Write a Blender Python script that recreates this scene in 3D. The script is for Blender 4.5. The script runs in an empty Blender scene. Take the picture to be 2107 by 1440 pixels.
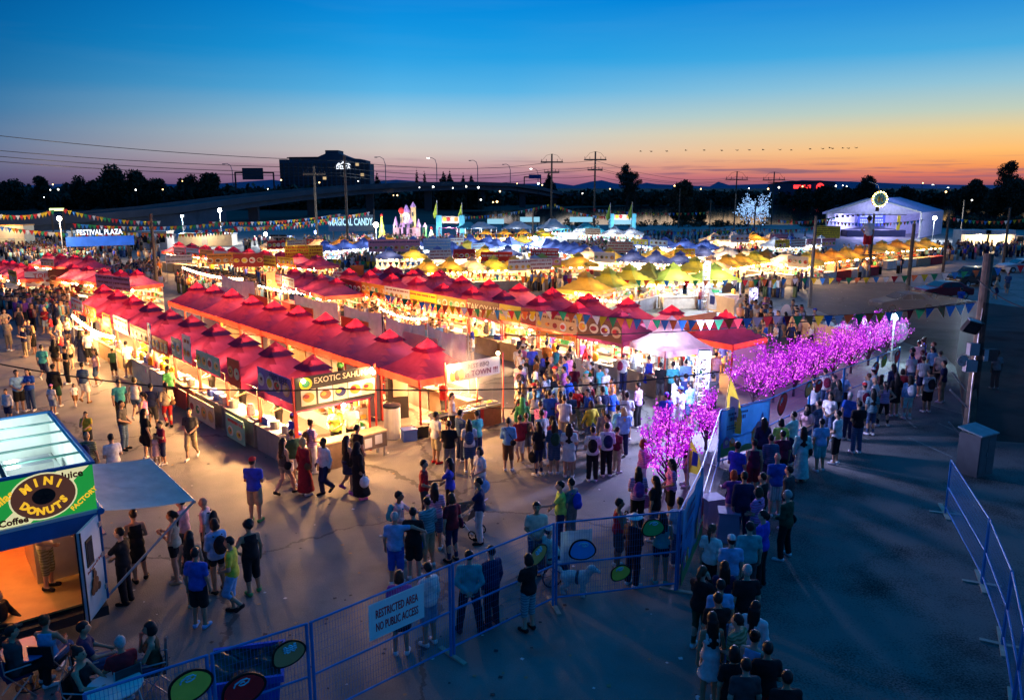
import bpy, math, random
import numpy as np
from mathutils import Vector, Matrix
R = random.Random(7)
PI = math.pi
scene = bpy.context.scene
COL = scene.collection
def srgb(r, g, b):
 f = lambda c: (c / 255) / 12.92 if c <= 10 else (((c / 255) + 0.055) / 1.055) ** 2.4
 return (f(r), f(g), f(b))
# ------------------------------------------------------------------ camera
CAM_H, FPX = 9.0, 1635.0
PITCH = math.atan(335 / FPX)
cam_data = bpy.data.cameras.new("camera")
cam_data.sensor_width = 36.0
cam_data.lens = 36.0 * FPX / 2107
cam_data.clip_start = 0.2
cam_data.clip_end = 9000
cam = bpy.data.objects.new("camera", cam_data)
COL.objects.link(cam)
cam.location = (0, 0, CAM_H)
cam.rotation_euler = (PI / 2 - PITCH, 0, 0)
scene.camera = cam
scene.view_settings.view_transform = 'Standard'
scene.view_settings.look = 'None'
scene.view_settings.exposure = 0.5
scene.view_settings.gamma = 1.0
scene.view_settings.use_curve_mapping = False
scene.render.film_transparent = False
try:
 scene.cycles.use_denoising = True
 scene.cycles.max_bounces = 6
 scene.cycles.diffuse_bounces = 2
 scene.cycles.glossy_bounces = 2
 scene.cycles.transmission_bounces = 3
 scene.cycles.transparent_max_bounces = 12
 scene.cycles.sample_clamp_indirect = 3.0
 scene.cycles.caustics_reflective = False
 scene.cycles.caustics_refractive = False
except Exception:
 pass
def ray(px, py):
 u = (px - 1053.5) / FPX
 v = (720 - py) / FPX
 return u, math.cos(PITCH) + v * math.sin(PITCH), -math.sin(PITCH) + v * math.cos(PITCH)
def G(px, py, z=0.0):                       # the point of the place at height z seen at a pixel of the photograph
 u, y, d = ray(px, py)
 t = (z - CAM_H) / d
 return Vector((u * t, y * t, z))
def D(px, py, dist):                        # the point seen at a pixel, at a distance along +Y
 u, y, d = ray(px, py)
 t = dist / y
 return Vector((u * t, dist, CAM_H + d * t))
def ON(px, py, P, Q):                       # the point of the vertical plane through P and Q
 u, y, d = ray(px, py)
 n = Vector((-(Q.y - P.y), Q.x - P.x))
 t = (n.x * P.x + n.y * P.y) / (n.x * u + n.y * y)
 return Vector((u * t, y * t, CAM_H + d * t))
# ------------------------------------------------------------------ sky (dusk)
world = bpy.data.worlds.new("World")
scene.world = world
world.use_nodes = True
wn, wl = world.node_tree.nodes, world.node_tree.links
wn.clear()
def N(nt, typ, **kw):
 n = nt.nodes.new(typ)
 for k, v in kw.items():
  if k.startswith('i_'):
   n.inputs[k[2:].replace('_', ' ')].default_value = v
  else:
   setattr(n, k, v)
 return n
wt = world.node_tree
def wmath(op, a, b=None, c=None, clamp=False):
 n = wt.nodes.new('ShaderNodeMath'); n.operation = op; n.use_clamp = clamp
 for i, s in enumerate((a, b, c)):
  if s is None: continue
  if isinstance(s, (int, float)): n.inputs[i].default_value = s
  else: wl.new(s, n.inputs[i])
 return n.outputs[0]
tc = N(wt, 'ShaderNodeTexCoord')
sep = N(wt, 'ShaderNodeSeparateXYZ'); wl.new(tc.outputs['Generated'], sep.inputs[0])
X, Y, Z = sep.outputs
hl = wmath('SQRT', wmath('ADD', wmath('MULTIPLY', X, X), wmath('MULTIPLY', Y, Y)))
az = math.radians(42)
cosd = wmath('DIVIDE', wmath('ADD', wmath('MULTIPLY', X, math.sin(az)), wmath('MULTIPLY', Y, math.cos(az))), wmath('MAXIMUM', hl, 0.001))
def wramp(stops):
 n = wt.nodes.new('ShaderNodeValToRGB')
 els = n.color_ramp.elements
 while len(els) > 1: els.remove(els[-1])
 n.color_ramp.interpolation = 'B_SPLINE' if False else 'EASE'
 n.color_ramp.interpolation = 'LINEAR'
 for i, (p, c) in enumerate(stops):
  e = els[0] if i == 0 else els.new(p)
  e.position = p
  e.color = (*srgb(*c), 1)
 wl.new(fac, n.inputs[0])
 return n.outputs[0]
# elevation in degrees mapped so that 0..14 degrees takes 0..0.7 of the ramp
elev = wmath('MULTIPLY', wmath('ARCSINE', wmath('MINIMUM', wmath('MAXIMUM', Z, -1.0), 1.0)), 180 / PI)
fac = wmath('ADD', wmath('MULTIPLY', wmath('MINIMUM', wmath('MAXIMUM', elev, 0.0), 14.0), 0.05), wmath('MULTIPLY', wmath('MAXIMUM', wmath('SUBTRACT', elev, 14.0), 0.0), 0.3 / 76), clamp=True)
k = 0.05
left = wramp([(0, (46, 52, 84)), (.6 * k, (72, 76, 108)), (1.6 * k, (82, 98, 132)), (3 * k, (58, 98, 140)), (4.6 * k, (18, 95, 145)), (7 * k, (4, 88, 143)), (9.5 * k, (0, 78, 138)), (12.2 * k, (0, 64, 125)), (.75, (0, 66, 126)), (1, (0, 66, 126))])
mid = wramp([(0, (118, 80, 118)), (.7 * k, (156, 112, 138)), (1.4 * k, (184, 146, 150)), (2.4 * k, (196, 184, 178)), (3.6 * k, (180, 192, 194)), (4.8 * k, (144, 186, 206)), (6.4 * k, (84, 168, 214)), (8.6 * k, (28, 148, 212)), (12.2 * k, (0, 126, 204)), (.75, (0, 122, 200)), (1, (0, 120, 198))])
right = wramp([(0, (112, 68, 92)), (.7 * k, (206, 104, 84)), (1.3 * k, (230, 142, 84)), (2.2 * k, (240, 178, 104)), (3.4 * k, (220, 192, 138)), (4.6 * k, (180, 192, 176)), (6.2 * k, (136, 182, 200)), (8.2 * k, (66, 158, 208)), (12.2 * k, (0, 118, 198)), (.75, (0, 118, 198)), (1, (0, 120, 198))])
f1 = wmath('DIVIDE', wmath('SUBTRACT', cosd, 0.22), 0.42, clamp=True)
f2 = wmath('DIVIDE', wmath('SUBTRACT', cosd, 0.74), 0.24, clamp=True)
def wmix(f, a, b):
 n = wt.nodes.new('ShaderNodeMix'); n.data_type = 'RGBA'
 if isinstance(f, (int, float)): n.inputs[0].default_value = f
 else: wl.new(f, n.inputs[0])
 for s, i in ((a, 6), (b, 7)):
  if isinstance(s, tuple): n.inputs[i].default_value = (*s, 1)
  else: wl.new(s, n.inputs[i])
 return n.outputs[2]
sky = wmix(f2, wmix(f1, left, mid), right)
# thin mauve cloud streaks low over the sunset
mp = N(wt, 'ShaderNodeMapping'); mp.inputs['Scale'].default_value = (7, 7, 150)
wl.new(tc.outputs['Generated'], mp.inputs[0])
nz = N(wt, 'ShaderNodeTexNoise'); nz.inputs['Scale'].default_value = 1.6; nz.inputs['Detail'].default_value = 5
wl.new(mp.outputs[0], nz.inputs[0])
cl = wmath('MULTIPLY', wmath('SUBTRACT', nz.outputs[0], 0.5), 6.0, clamp=True)
band = wmath('MULTIPLY', wmath('SUBTRACT', 1.0, wmath('DIVIDE', wmath('ABSOLUTE', wmath('SUBTRACT', elev, 1.0)), 1.1), clamp=True), f1)
sky = wmix(wmath('MULTIPLY', wmath('MULTIPLY', cl, band), 0.8), sky, srgb(112, 84, 108))
mp2 = N(wt, 'ShaderNodeMapping'); mp2.inputs['Scale'].default_value = (2.2, 2.2, 26)
wl.new(tc.outputs['Generated'], mp2.inputs[0])
nz2 = N(wt, 'ShaderNodeTexNoise'); nz2.inputs['Scale'].default_value = 1.5; nz2.inputs['Detail'].default_value = 6
wl.new(mp2.outputs[0], nz2.inputs[0])
veil = wmath('MULTIPLY', wmath('SUBTRACT', nz2.outputs[0], 0.48), 0.9, clamp=True)
sky = wmix(wmath('MULTIPLY', veil, 0.12), sky, srgb(160, 185, 200))
bg = N(wt, 'ShaderNodeBackground'); wl.new(sky, bg.inputs[0]); bg.inputs[1].default_value = 0.84
wo = N(wt, 'ShaderNodeOutputWorld'); wl.new(bg.outputs[0], wo.inputs[0])
# ------------------------------------------------------------------ materials
MATS = {}
def mat(name, c, rough=0.7, var=0.18, scale=6.0, metal=0.0, bump=0.0, emit=None, es=0.0, spec=0.3):
 if name in MATS: return MATS[name]
 m = bpy.data.materials.new(name); MATS[name] = m
 m.use_nodes = True
 nt = m.node_tree
 b = nt.nodes['Principled BSDF']
 b.inputs['Roughness'].default_value = rough
 b.inputs['Metallic'].default_value = metal
 b.inputs['Specular IOR Level'].default_value = spec
 t = N(nt, 'ShaderNodeTexCoord')
 n = N(nt, 'ShaderNodeTexNoise'); n.inputs['Scale'].default_value = scale; n.inputs['Detail'].default_value = 5
 nt.links.new(t.outputs['Object'], n.inputs[0])
 r = N(nt, 'ShaderNodeValToRGB')
 r.color_ramp.elements[0].position = 0.3; r.color_ramp.elements[1].position = 0.7
 r.color_ramp.elements[0].color = (*[x * (1 - var) for x in c], 1)
 r.color_ramp.elements[1].color = (*[min(1, x * (1 + var)) for x in c], 1)
 nt.links.new(n.outputs[0], r.inputs[0]); nt.links.new(r.outputs[0], b.inputs['Base Color'])
 if bump:
  bp = N(nt, 'ShaderNodeBump'); bp.inputs['Strength'].default_value = bump
  nt.links.new(n.outputs[0], bp.inputs['Height']); nt.links.new(bp.outputs[0], b.inputs['Normal'])
 if emit is not None:
  b.inputs['Emission Color'].default_value = (*emit, 1)
  b.inputs['Emission Strength'].default_value = es
  try: m.cycles.emission_sampling = 'NONE'
  except Exception: pass
 return m
def glow(name, c, s):
 return mat(name, (0.02, 0.02, 0.02), emit=c, es=s)
def fabric(name, c, trans=0.3, cmul=1.0):
 """woven tent cloth that lets some of the lamp under it through"""
 if name in MATS: return MATS[name]
 m = bpy.data.materials.new(name); MATS[name] = m
 m.use_nodes = True
 nt = m.node_tree; nt.nodes.clear()
 t = N(nt, 'ShaderNodeTexCoord')
 n = N(nt, 'ShaderNodeTexNoise'); n.inputs['Scale'].default_value = 2.2; n.inputs['Detail'].default_value = 6
 nt.links.new(t.outputs['Object'], n.inputs[0])
 r = N(nt, 'ShaderNodeValToRGB')
 r.color_ramp.elements[0].position = 0.3; r.color_ramp.elements[1].position = 0.75
 r.color_ramp.elements[0].color = (*[x * .8 for x in c], 1)
 r.color_ramp.elements[1].color = (*[min(1, x * 1.15 + .012) for x in c], 1)
 nt.links.new(n.outputs[0], r.inputs[0])
 bp = N(nt, 'ShaderNodeBump'); bp.inputs['Strength'].default_value = 0.35; bp.inputs['Distance'].default_value = 0.06
 nt.links.new(n.outputs[0], bp.inputs['Height'])
 d = N(nt, 'ShaderNodeBsdfDiffuse'); tr = N(nt, 'ShaderNodeBsdfTranslucent'); gl = N(nt, 'ShaderNodeBsdfGlossy')
 gl.inputs['Roughness'].default_value = .45
 for s in (d, tr, gl): nt.links.new(bp.outputs[0], s.inputs['Normal'])
 for s in (d, tr): nt.links.new(r.outputs[0], s.inputs['Color'])
 mx = N(nt, 'ShaderNodeMixShader'); mx.inputs[0].default_value = trans
 nt.links.new(d.outputs[0], mx.inputs[1]); nt.links.new(tr.outputs[0], mx.inputs[2])
 m2 = N(nt, 'ShaderNodeMixShader'); m2.inputs[0].default_value = .05
 nt.links.new(mx.outputs[0], m2.inputs[1]); nt.links.new(gl.outputs[0], m2.inputs[2])
 o = N(nt, 'ShaderNodeOutputMaterial'); nt.links.new(m2.outputs[0], o.inputs[0])
 return m
# ------------------------------------------------------------------ mesh helpers
class MB:
 def __init__(s): s.v, s.f, s.m, s.cur = [], [], [], 0
 def add(s, vs, fs):
  b = len(s.v)
  s.v += [tuple(x) for x in vs]
  s.f += [tuple(b + i for i in f) for f in fs]
  s.m += [s.cur] * len(fs)
  return s
 def box(s, x0, y0, z0, x1, y1, z1, M=None):
  vs = [Vector((x, y, z)) for z in (z0, z1) for y in (y0, y1) for x in (x0, x1)]
  if M is not None: vs = [M @ v for v in vs]
  return s.add(vs, [(0, 2, 3, 1), (4, 5, 7, 6), (0, 1, 5, 4), (2, 6, 7, 3), (0, 4, 6, 2), (1, 3, 7, 5)])
 def bar(s, a, b, w, h=None, up=(0, 0, 1)):
  a, b = Vector(a), Vector(b); h = h or w
  d = (b - a); L = d.length; d.normalize()
  u = Vector(up)
  if abs(d.dot(u)) > .98: u = Vector((0, 1, 0))
  x = d.cross(u).normalized(); y = x.cross(d)
  c = [a + x * sx * w / 2 + y * sy * h / 2 for sx, sy in ((-1, -1), (1, -1), (1, 1), (-1, 1))]
  c += [p + d * L for p in c]
  return s.add(c, [(0, 1, 2, 3), (7, 6, 5, 4), (0, 4, 5, 1), (1, 5, 6, 2), (2, 6, 7, 3), (3, 7, 4, 0)])
 def tube(s, pts, r, n=8, cap=True):
  pts = [Vector(p) for p in pts]
  rs = r if isinstance(r, (list, tuple)) else [r] * len(pts)
  vs, fs = [], []
  for i, p in enumerate(pts):
   d = (pts[min(i + 1, len(pts) - 1)] - pts[max(i - 1, 0)]).normalized()
   u = Vector((0, 0, 1)) if abs(d.z) < .95 else Vector((0, 1, 0))
   x = d.cross(u).normalized(); y = x.cross(d)
   vs += [p + (x * math.cos(2 * PI * k / n) + y * math.sin(2 * PI * k / n)) * rs[i] for k in range(n)]
  for i in range(len(pts) - 1):
   for k in range(n):
    fs.append((i * n + k, i * n + (k + 1) % n, (i + 1) * n + (k + 1) % n, (i + 1) * n + k))
  if cap:
   fs.append(tuple(range(n - 1, -1, -1))); fs.append(tuple(range((len(pts) - 1) * n, len(pts) * n)))
  return s.add(vs, fs)
 def lathe(s, prof, n=16, c=(0, 0, 0), M=None):
  vs = [Vector((c[0] + r * math.cos(2 * PI * k / n), c[1] + r * math.sin(2 * PI * k / n), c[2] + z)) for r, z in prof for k in range(n)]
  if M is not None: vs = [M @ v for v in vs]
  fs = [(i * n + k, i * n + (k + 1) % n, (i + 1) * n + (k + 1) % n, (i + 1) * n + k) for i in range(len(prof) - 1) for k in range(n)]
  fs.append(tuple(range(n - 1, -1, -1))); fs.append(tuple(range((len(prof) - 1) * n, len(prof) * n)))
  return s.add(vs, fs)
 def ball(s, c, r, n=8, sq=(1, 1, 1)):
  return s.lathe([(max(.001, r * math.sin(PI * i / n)) * sq[0], -r * math.cos(PI * i / n) * sq[2]) for i in range(n + 1)], n * 2 if n > 5 else 8, c)
 def prism(s, poly, M, t):
  """polygon in the local xy plane, given thickness t along local z"""
  n = len(poly)
  vs = [M @ Vector((x, y, z)) for z in (0, t) for x, y in poly]
  return s.add(vs, [tuple(range(n - 1, -1, -1)), tuple(range(n, 2 * n))] + [(i, (i + 1) % n, n + (i + 1) % n, n + i) for i in range(n)])
 def quad(s, a, b, c, d): return s.add([a, b, c, d], [(0, 1, 2, 3)])
 def mesh(s, name, smooth=False):
  me = bpy.data.meshes.new(name)
  me.from_pydata(s.v, [], s.f)
  if smooth: me.polygons.foreach_set('use_smooth', [True] * len(me.polygons))
  if any(s.m): me.polygons.foreach_set('material_index', s.m)
  me.update()
  return me
 def build(s, name, m, parent=None, smooth=False, kind=None, loc=None, rz=None):
  me = s.mesh(name, smooth)
  for x in (m if isinstance(m, (list, tuple)) else [m]): me.materials.append(x)
  return link(name, me, parent, kind, loc, rz)
def link(name, data, parent=None, kind=None, loc=None, rz=None):
 o = bpy.data.objects.new(name, data); COL.objects.link(o)
 if parent is not None: o.parent = parent
 if kind: o['kind'] = kind
 if loc is not None: o.location = loc
 if rz is not None: o.rotation_euler = (0, 0, rz)
 return o
def inst(name, me, m, parent=None, loc=None, rz=None, scale=None):
 """one more object on a shared mesh, with a material of its own"""
 if not me.materials: me.materials.append(None)
 o = link(name, me, parent, None, loc, rz)
 if m is not None:
  o.material_slots[0].link = 'OBJECT'
  o.material_slots[0].material = m
 if scale is not None: o.scale = scale if not isinstance(scale, (int, float)) else (scale,) * 3
 return o
LABELS = set()
def tag(o, label=None, cat=None, group=None, kind=None):
 if label: o['label'] = label; LABELS.add(label)
 if cat: o['category'] = cat
 if group: o['group'] = group
 if kind: o['kind'] = kind
 return o
def thing(name, label, cat, loc=(0, 0, 0), rz=0.0, group=None):
 return tag(link(name, None, loc=loc, rz=rz), label, cat, group)
def lamp(loc, power, c, r=0.08, parent=None):
 L = bpy.data.lights.new("lamp", 'POINT'); L.energy = power * 3.4; L.color = c; L.shadow_soft_size = r
 o = bpy.data.objects.new("lamp", L); COL.objects.link(o); o.location = loc
 if parent is not None: o.parent = parent
 return o
FONT = {}
def text(body, size, m, parent, M, name='lettering', ext=0.004, align='CENTER', spacing=1.0, bold=0.0, label=None, width=None):
 c = bpy.data.curves.new(name, 'FONT'); c.body = body; c.size = size; c.extrude = ext
 c.align_x = align; c.align_y = 'CENTER'; c.space_character = spacing; c.offset = bold; c.resolution_u = 2
 c.materials.append(m)
 o = link(name, c, parent)
 o.matrix_local = M
 if width:
  w = 0.62 * size * len(body)
  o.scale.x = width / w
 if label: o['label'] = label
 TEXTS.append(o)
 return o
TEXTS = []
def finish_texts():
 bpy.context.view_layer.update()
 dg = bpy.context.evaluated_depsgraph_get()
 for o in TEXTS:
  me = bpy.data.meshes.new_from_object(o.evaluated_get(dg))
  n = link('lettering', me, o.parent); n.name = o.name
  n.matrix_local = o.matrix_local.copy(); n.scale = o.scale
  if o.get('label'): n['label'] = o['label']
  nm = o.name; bpy.data.objects.remove(o); n.name = nm
def frame(o, x, y, z=None):
 """matrix with given origin and local x / y axes"""
 x, y = Vector(x).normalized(), Vector(y).normalized()
 z = x.cross(y)
 return Matrix(((x.x, y.x, z.x, o[0]), (x.y, y.y, z.y, o[1]), (x.z, y.z, z.z, o[2]), (0, 0, 0, 1)))
UP = Vector((0, 0, 1))
WARM, WARMW, COOL, CYAN = (1.0, .5, .17), (1.0, .72, .42), (.75, .88, 1.0), (.45, .8, 1.0)
# ================================================================== the setting
def ground_mat(name, c1, c2, rough, fine, patch, bump, crack=False):
 m = bpy.data.materials.new(name); m.use_nodes = True
 nt = m.node_tree; b = nt.nodes['Principled BSDF']; L = nt.links.new
 t = N(nt, 'ShaderNodeTexCoord')
 n1 = N(nt, 'ShaderNodeTexNoise'); n1.inputs['Scale'].default_value = patch; n1.inputs['Detail'].default_value = 8 if crack else 2; n1.inputs['Roughness'].default_value = .65
 n2 = N(nt, 'ShaderNodeTexNoise'); n2.inputs['Scale'].default_value = fine; n2.inputs['Detail'].default_value = 4
 L(t.outputs['Object'], n1.inputs[0]); L(t.outputs['Object'], n2.inputs[0])
 mx = N(nt, 'ShaderNodeMath', operation='MULTIPLY_ADD'); L(n2.outputs[0], mx.inputs[0]); mx.inputs[1].default_value = .45 if crack else .9; L(n1.outputs[0], mx.inputs[2])
 r = N(nt, 'ShaderNodeValToRGB'); r.color_ramp.elements[0].position = .5 if crack else .66; r.color_ramp.elements[1].position = .88 if crack else 1.0
 r.color_ramp.elements[0].color = (*c1, 1); r.color_ramp.elements[1].color = (*c2, 1)
 L(mx.outputs[0], r.inputs[0])
 out = r.outputs[0]
 if crack:                                    # tar-filled cracks and oil stains
  v = N(nt, 'ShaderNodeTexVoronoi'); v.feature = 'DISTANCE_TO_EDGE'; v.inputs['Scale'].default_value = .13
  wv = N(nt, 'ShaderNodeMapping'); ad = N(nt, 'ShaderNodeVectorMath', operation='MULTIPLY_ADD')
  L(n1.outputs['Color'], ad.inputs[0]); ad.inputs[1].default_value = (2.5, 2.5, 0); L(t.outputs['Object'], ad.inputs[2]); L(ad.outputs[0], v.inputs[0])
  lt = N(nt, 'ShaderNodeMath', operation='LESS_THAN'); L(v.outputs['Distance'], lt.inputs[0]); lt.inputs[1].default_value = .006
  ml = N(nt, 'ShaderNodeMath', operation='MULTIPLY'); L(lt.outputs[0], ml.inputs[0]); ml.inputs[1].default_value = .6
  mix = N(nt, 'ShaderNodeMix', data_type='RGBA'); L(ml.outputs[0], mix.inputs[0]); L(out, mix.inputs[6]); mix.inputs[7].default_value = (.02, .02, .02, 1)
  n3 = N(nt, 'ShaderNodeTexNoise'); n3.inputs['Scale'].default_value = .55; n3.inputs['Detail'].default_value = 3; L(t.outputs['Object'], n3.inputs[0])
  st = N(nt, 'ShaderNodeMapRange'); L(n3.outputs[0], st.inputs[0]); st.inputs[1].default_value = .62; st.inputs[2].default_value = .72; st.inputs[4].default_value = .5
  mix2 = N(nt, 'ShaderNodeMix', data_type='RGBA'); L(st.outputs[0], mix2.inputs[0]); L(mix.outputs[2], mix2.inputs[6]); mix2.inputs[7].default_value = (.08, .078, .075, 1)
  out = mix2.outputs[2]
 L(out, b.inputs['Base Color'])
 b.inputs['Roughness'].default_value = rough; b.inputs['Specular IOR Level'].default_value = .3 if crack else .08
 bp = N(nt, 'ShaderNodeBump'); bp.inputs['Strength'].default_value = bump; bp.inputs['Distance'].default_value = .02
 L(n2.outputs[0], bp.inputs['Height']); L(bp.outputs[0], b.inputs['Normal'])
 return m
M_ASPH = ground_mat("asphalt", (.125, .118, .112), (.25, .232, .215), .68, 34, .35, .5, True)
M_LAND = mat("dark_soil", (.03, .035, .025), .95, .4, .05)
MB().quad((-2500, -60, -.25), (2500, -60, -.25), (2500, 7000, -.25), (-2500, 7000, -.25)).build("ground", M_LAND, kind='structure')
MB().quad((-160, -40, 0), (150, -40, 0), (150, 196, 0), (-160, 196, 0)).build("paved_yard", M_ASPH, kind='structure')
M_GRAVEL = ground_mat("gravel", (.035, .034, .033), (.2, .185, .17), .95, 26, .5, 1.0)
edge = [G(1415, 1225), G(1490, 1300), G(1560, 1400), G(1600, 1500), Vector((3.6, 4, 0))]
poly = [(3.9, 17.1), (5.2, 20.2), (6.9, 24.5), (9.0, 26.0), (12, 29), (16.5, 34), (18.5, 37), (22, 52), (40, 48), (48, 20), (30, 3)] + [(p.x, p.y) for p in reversed(edge)]
MB().prism(poly, Matrix.Translation((0, 0, .0)), .008).build("gravel_lot", M_GRAVEL, kind='structure')
# painted bay lines worn into the lot
M_LINE = mat("worn_paint", (.22, .22, .2), .8, .5, 9)
b = MB()
for a, c in (((1600, 905), (1700, 920)), ((1700, 870), (1790, 905)), ((1845, 845), (1885, 880)), ((1905, 830), (1980, 850)), ((1930, 870), (2010, 905)), ((1870, 900), (1960, 940)), ((1960, 1050), (1990, 1062))):
 p, q = G(*a, .012), G(*c, .012); d = (q - p).normalized(); n = Vector((-d.y, d.x, 0)) * .05
 b.quad(p - n, q - n, q + n, p + n)
b.build("road_marking", M_LINE, kind='structure')
# river beyond the market with the sunset in it
mw = bpy.data.materials.new("river_water"); mw.use_nodes = True
nt = mw.node_tree; b_ = nt.nodes['Principled BSDF']
b_.inputs['Base Color'].default_value = (.012, .02, .028, 1); b_.inputs['Roughness'].default_value = .06; b_.inputs['IOR'].default_value = 1.33
t_ = N(nt, 'ShaderNodeTexCoord'); mp_ = N(nt, 'ShaderNodeMapping'); mp_.inputs['Scale'].default_value = (.35, .9, 1)
n_ = N(nt, 'ShaderNodeTexNoise'); n_.inputs['Scale'].default_value = 1.0; n_.inputs['Detail'].default_value = 6
nt.links.new(t_.outputs['Object'], mp_.inputs[0]); nt.links.new(mp_.outputs[0], n_.inputs[0])
bp_ = N(nt, 'ShaderNodeBump'); bp_.inputs['Strength'].default_value = .12; bp_.inputs['Distance'].default_value = .05
nt.links.new(n_.outputs[0], bp_.inputs['Height']); nt.links.new(bp_.outputs[0], b_.inputs['Normal'])
MB().prism([(0, 198), (330, 180), (520, 395), (230, 400), (60, 400), (-20, 300)], Matrix.Translation((0, 0, -.2)), .06).build("river", mw, kind='structure')
# hills on the horizon
M_HILL = mat("hazy_hills", (.22, .42, .68), .95, .06, .002)  # blue of distant haze put into the base colour
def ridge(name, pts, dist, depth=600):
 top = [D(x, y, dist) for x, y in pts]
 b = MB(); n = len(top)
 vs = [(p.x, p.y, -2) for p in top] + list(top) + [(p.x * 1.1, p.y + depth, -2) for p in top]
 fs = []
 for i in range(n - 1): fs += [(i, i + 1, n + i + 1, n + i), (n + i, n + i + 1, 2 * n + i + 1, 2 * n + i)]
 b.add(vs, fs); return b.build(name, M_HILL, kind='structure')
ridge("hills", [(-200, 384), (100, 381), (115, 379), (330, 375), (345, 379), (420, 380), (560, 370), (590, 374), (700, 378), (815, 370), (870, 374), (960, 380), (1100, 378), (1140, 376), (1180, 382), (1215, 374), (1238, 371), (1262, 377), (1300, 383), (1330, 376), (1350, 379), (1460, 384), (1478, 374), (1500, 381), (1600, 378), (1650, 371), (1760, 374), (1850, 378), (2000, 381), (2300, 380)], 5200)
# ------------------------------------------------------------------ trees
def leaf_cloud(name, blobs, n, size, m, parent, seed, flat=1.0, kind=None):
 rr = np.random.default_rng(seed)
 w = np.array([b[3] ** 2 for b in blobs]); w = w / w.sum()
 idx = rr.choice(len(blobs), n, p=w)
 bl = np.array(blobs)[idx]
 d = rr.normal(size=(n, 3)); d /= np.linalg.norm(d, axis=1)[:, None]
 rad = bl[:, 3:4] * (rr.random((n, 1)) ** .45)
 c = bl[:, :3] + d * rad * np.array([1, 1, flat])
 a = rr.normal(size=(n, 3)); a /= np.linalg.norm(a, axis=1)[:, None]
 q = rr.normal(size=(n, 3)); q -= (q * a).sum(1)[:, None] * a; q /= np.linalg.norm(q, axis=1)[:, None]
 s = size * (.6 + .8 * rr.random((n, 1)))
 v = np.stack([c - a * s - q * s * .5, c + a * s - q * s * .3, c + a * s * .8 + q * s * .6, c - a * s * .7 + q * s * .5], 1).reshape(-1, 3)
 me = bpy.data.meshes.new(name)
 me.vertices.add(4 * n); me.vertices.foreach_set('co', v.ravel())
 me.loops.add(4 * n); me.loops.foreach_set('vertex_index', np.arange(4 * n))
 me.polygons.add(n); me.polygons.foreach_set('loop_start', np.arange(n) * 4); me.polygons.foreach_set('loop_total', np.full(n, 4))
 me.update(); me.validate()
 me.materials.append(m)
 return link(name, me, parent, kind)
M_LEAF = mat("dark_foliage", (.035, .05, .03), .8, .5, .6)
M_CONIFER = mat("conifer_foliage", (.022, .036, .028), .85, .4, .8)
M_BARK = mat("bark", (.06, .045, .035), .9, .3, 3)
def tree(px, top, dist, width_px, kind, label, seed, trunk_px=None):
 rr = random.Random(seed)
 t = D(px, top, dist); s = dist / FPX
 H, W = t.z + .25, width_px * s
 o = thing("conifer_tree" if kind == 'c' else "broadleaf_tree", label, "tree", (t.x, dist, -.25), group="trees along the far bank")
 tb = MB(); tb.tube([(0, 0, 0), (W * .01, 0, H * .4), (-W * .01, 0, H * .9)], [W * .045, W * .03, W * .006], 7)
 blobs = []
 if kind == 'c':
  for i in range(16):
   f = i / 15; blobs.append((rr.uniform(-.1, .1) * W * (1 - f), rr.uniform(-.1, .1) * W, H * (.12 + .87 * f), W * .5 * (1 - f) * rr.uniform(.75, 1.15) + W * .025))
  n, sz = 4200, W * .045
 else:
  lo = .42 if kind == 'b' else .12
  for i in range(26):
   a = rr.uniform(0, 2 * PI); r = rr.uniform(0, .38) * W; f = rr.uniform(lo, .93)
   k = math.sin(PI * min(1, max(0.05, (f - lo + .1) / (1.02 - lo))))
   blobs.append((math.cos(a) * r * (.45 + .55 * k), math.sin(a) * r * k, H * f, W * rr.uniform(.09, .17) * (1 if kind == 'b' else 1.5)))
   if i % 3 == 0: tb.tube([(0, 0, H * f * .55), (math.cos(a) * r * .6, math.sin(a) * r * .5, H * f * .85), blobs[-1][:3]], [W * .02, W * .012, W * .004], 5)
  n, sz = (5200, W * .02) if kind == 'b' else (6500, W * .034)
 tb.build("trunk", M_BARK, o)
 leaf_cloud("crown", blobs, n, sz, M_CONIFER if kind == 'c' else M_LEAF, o, seed)
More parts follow.
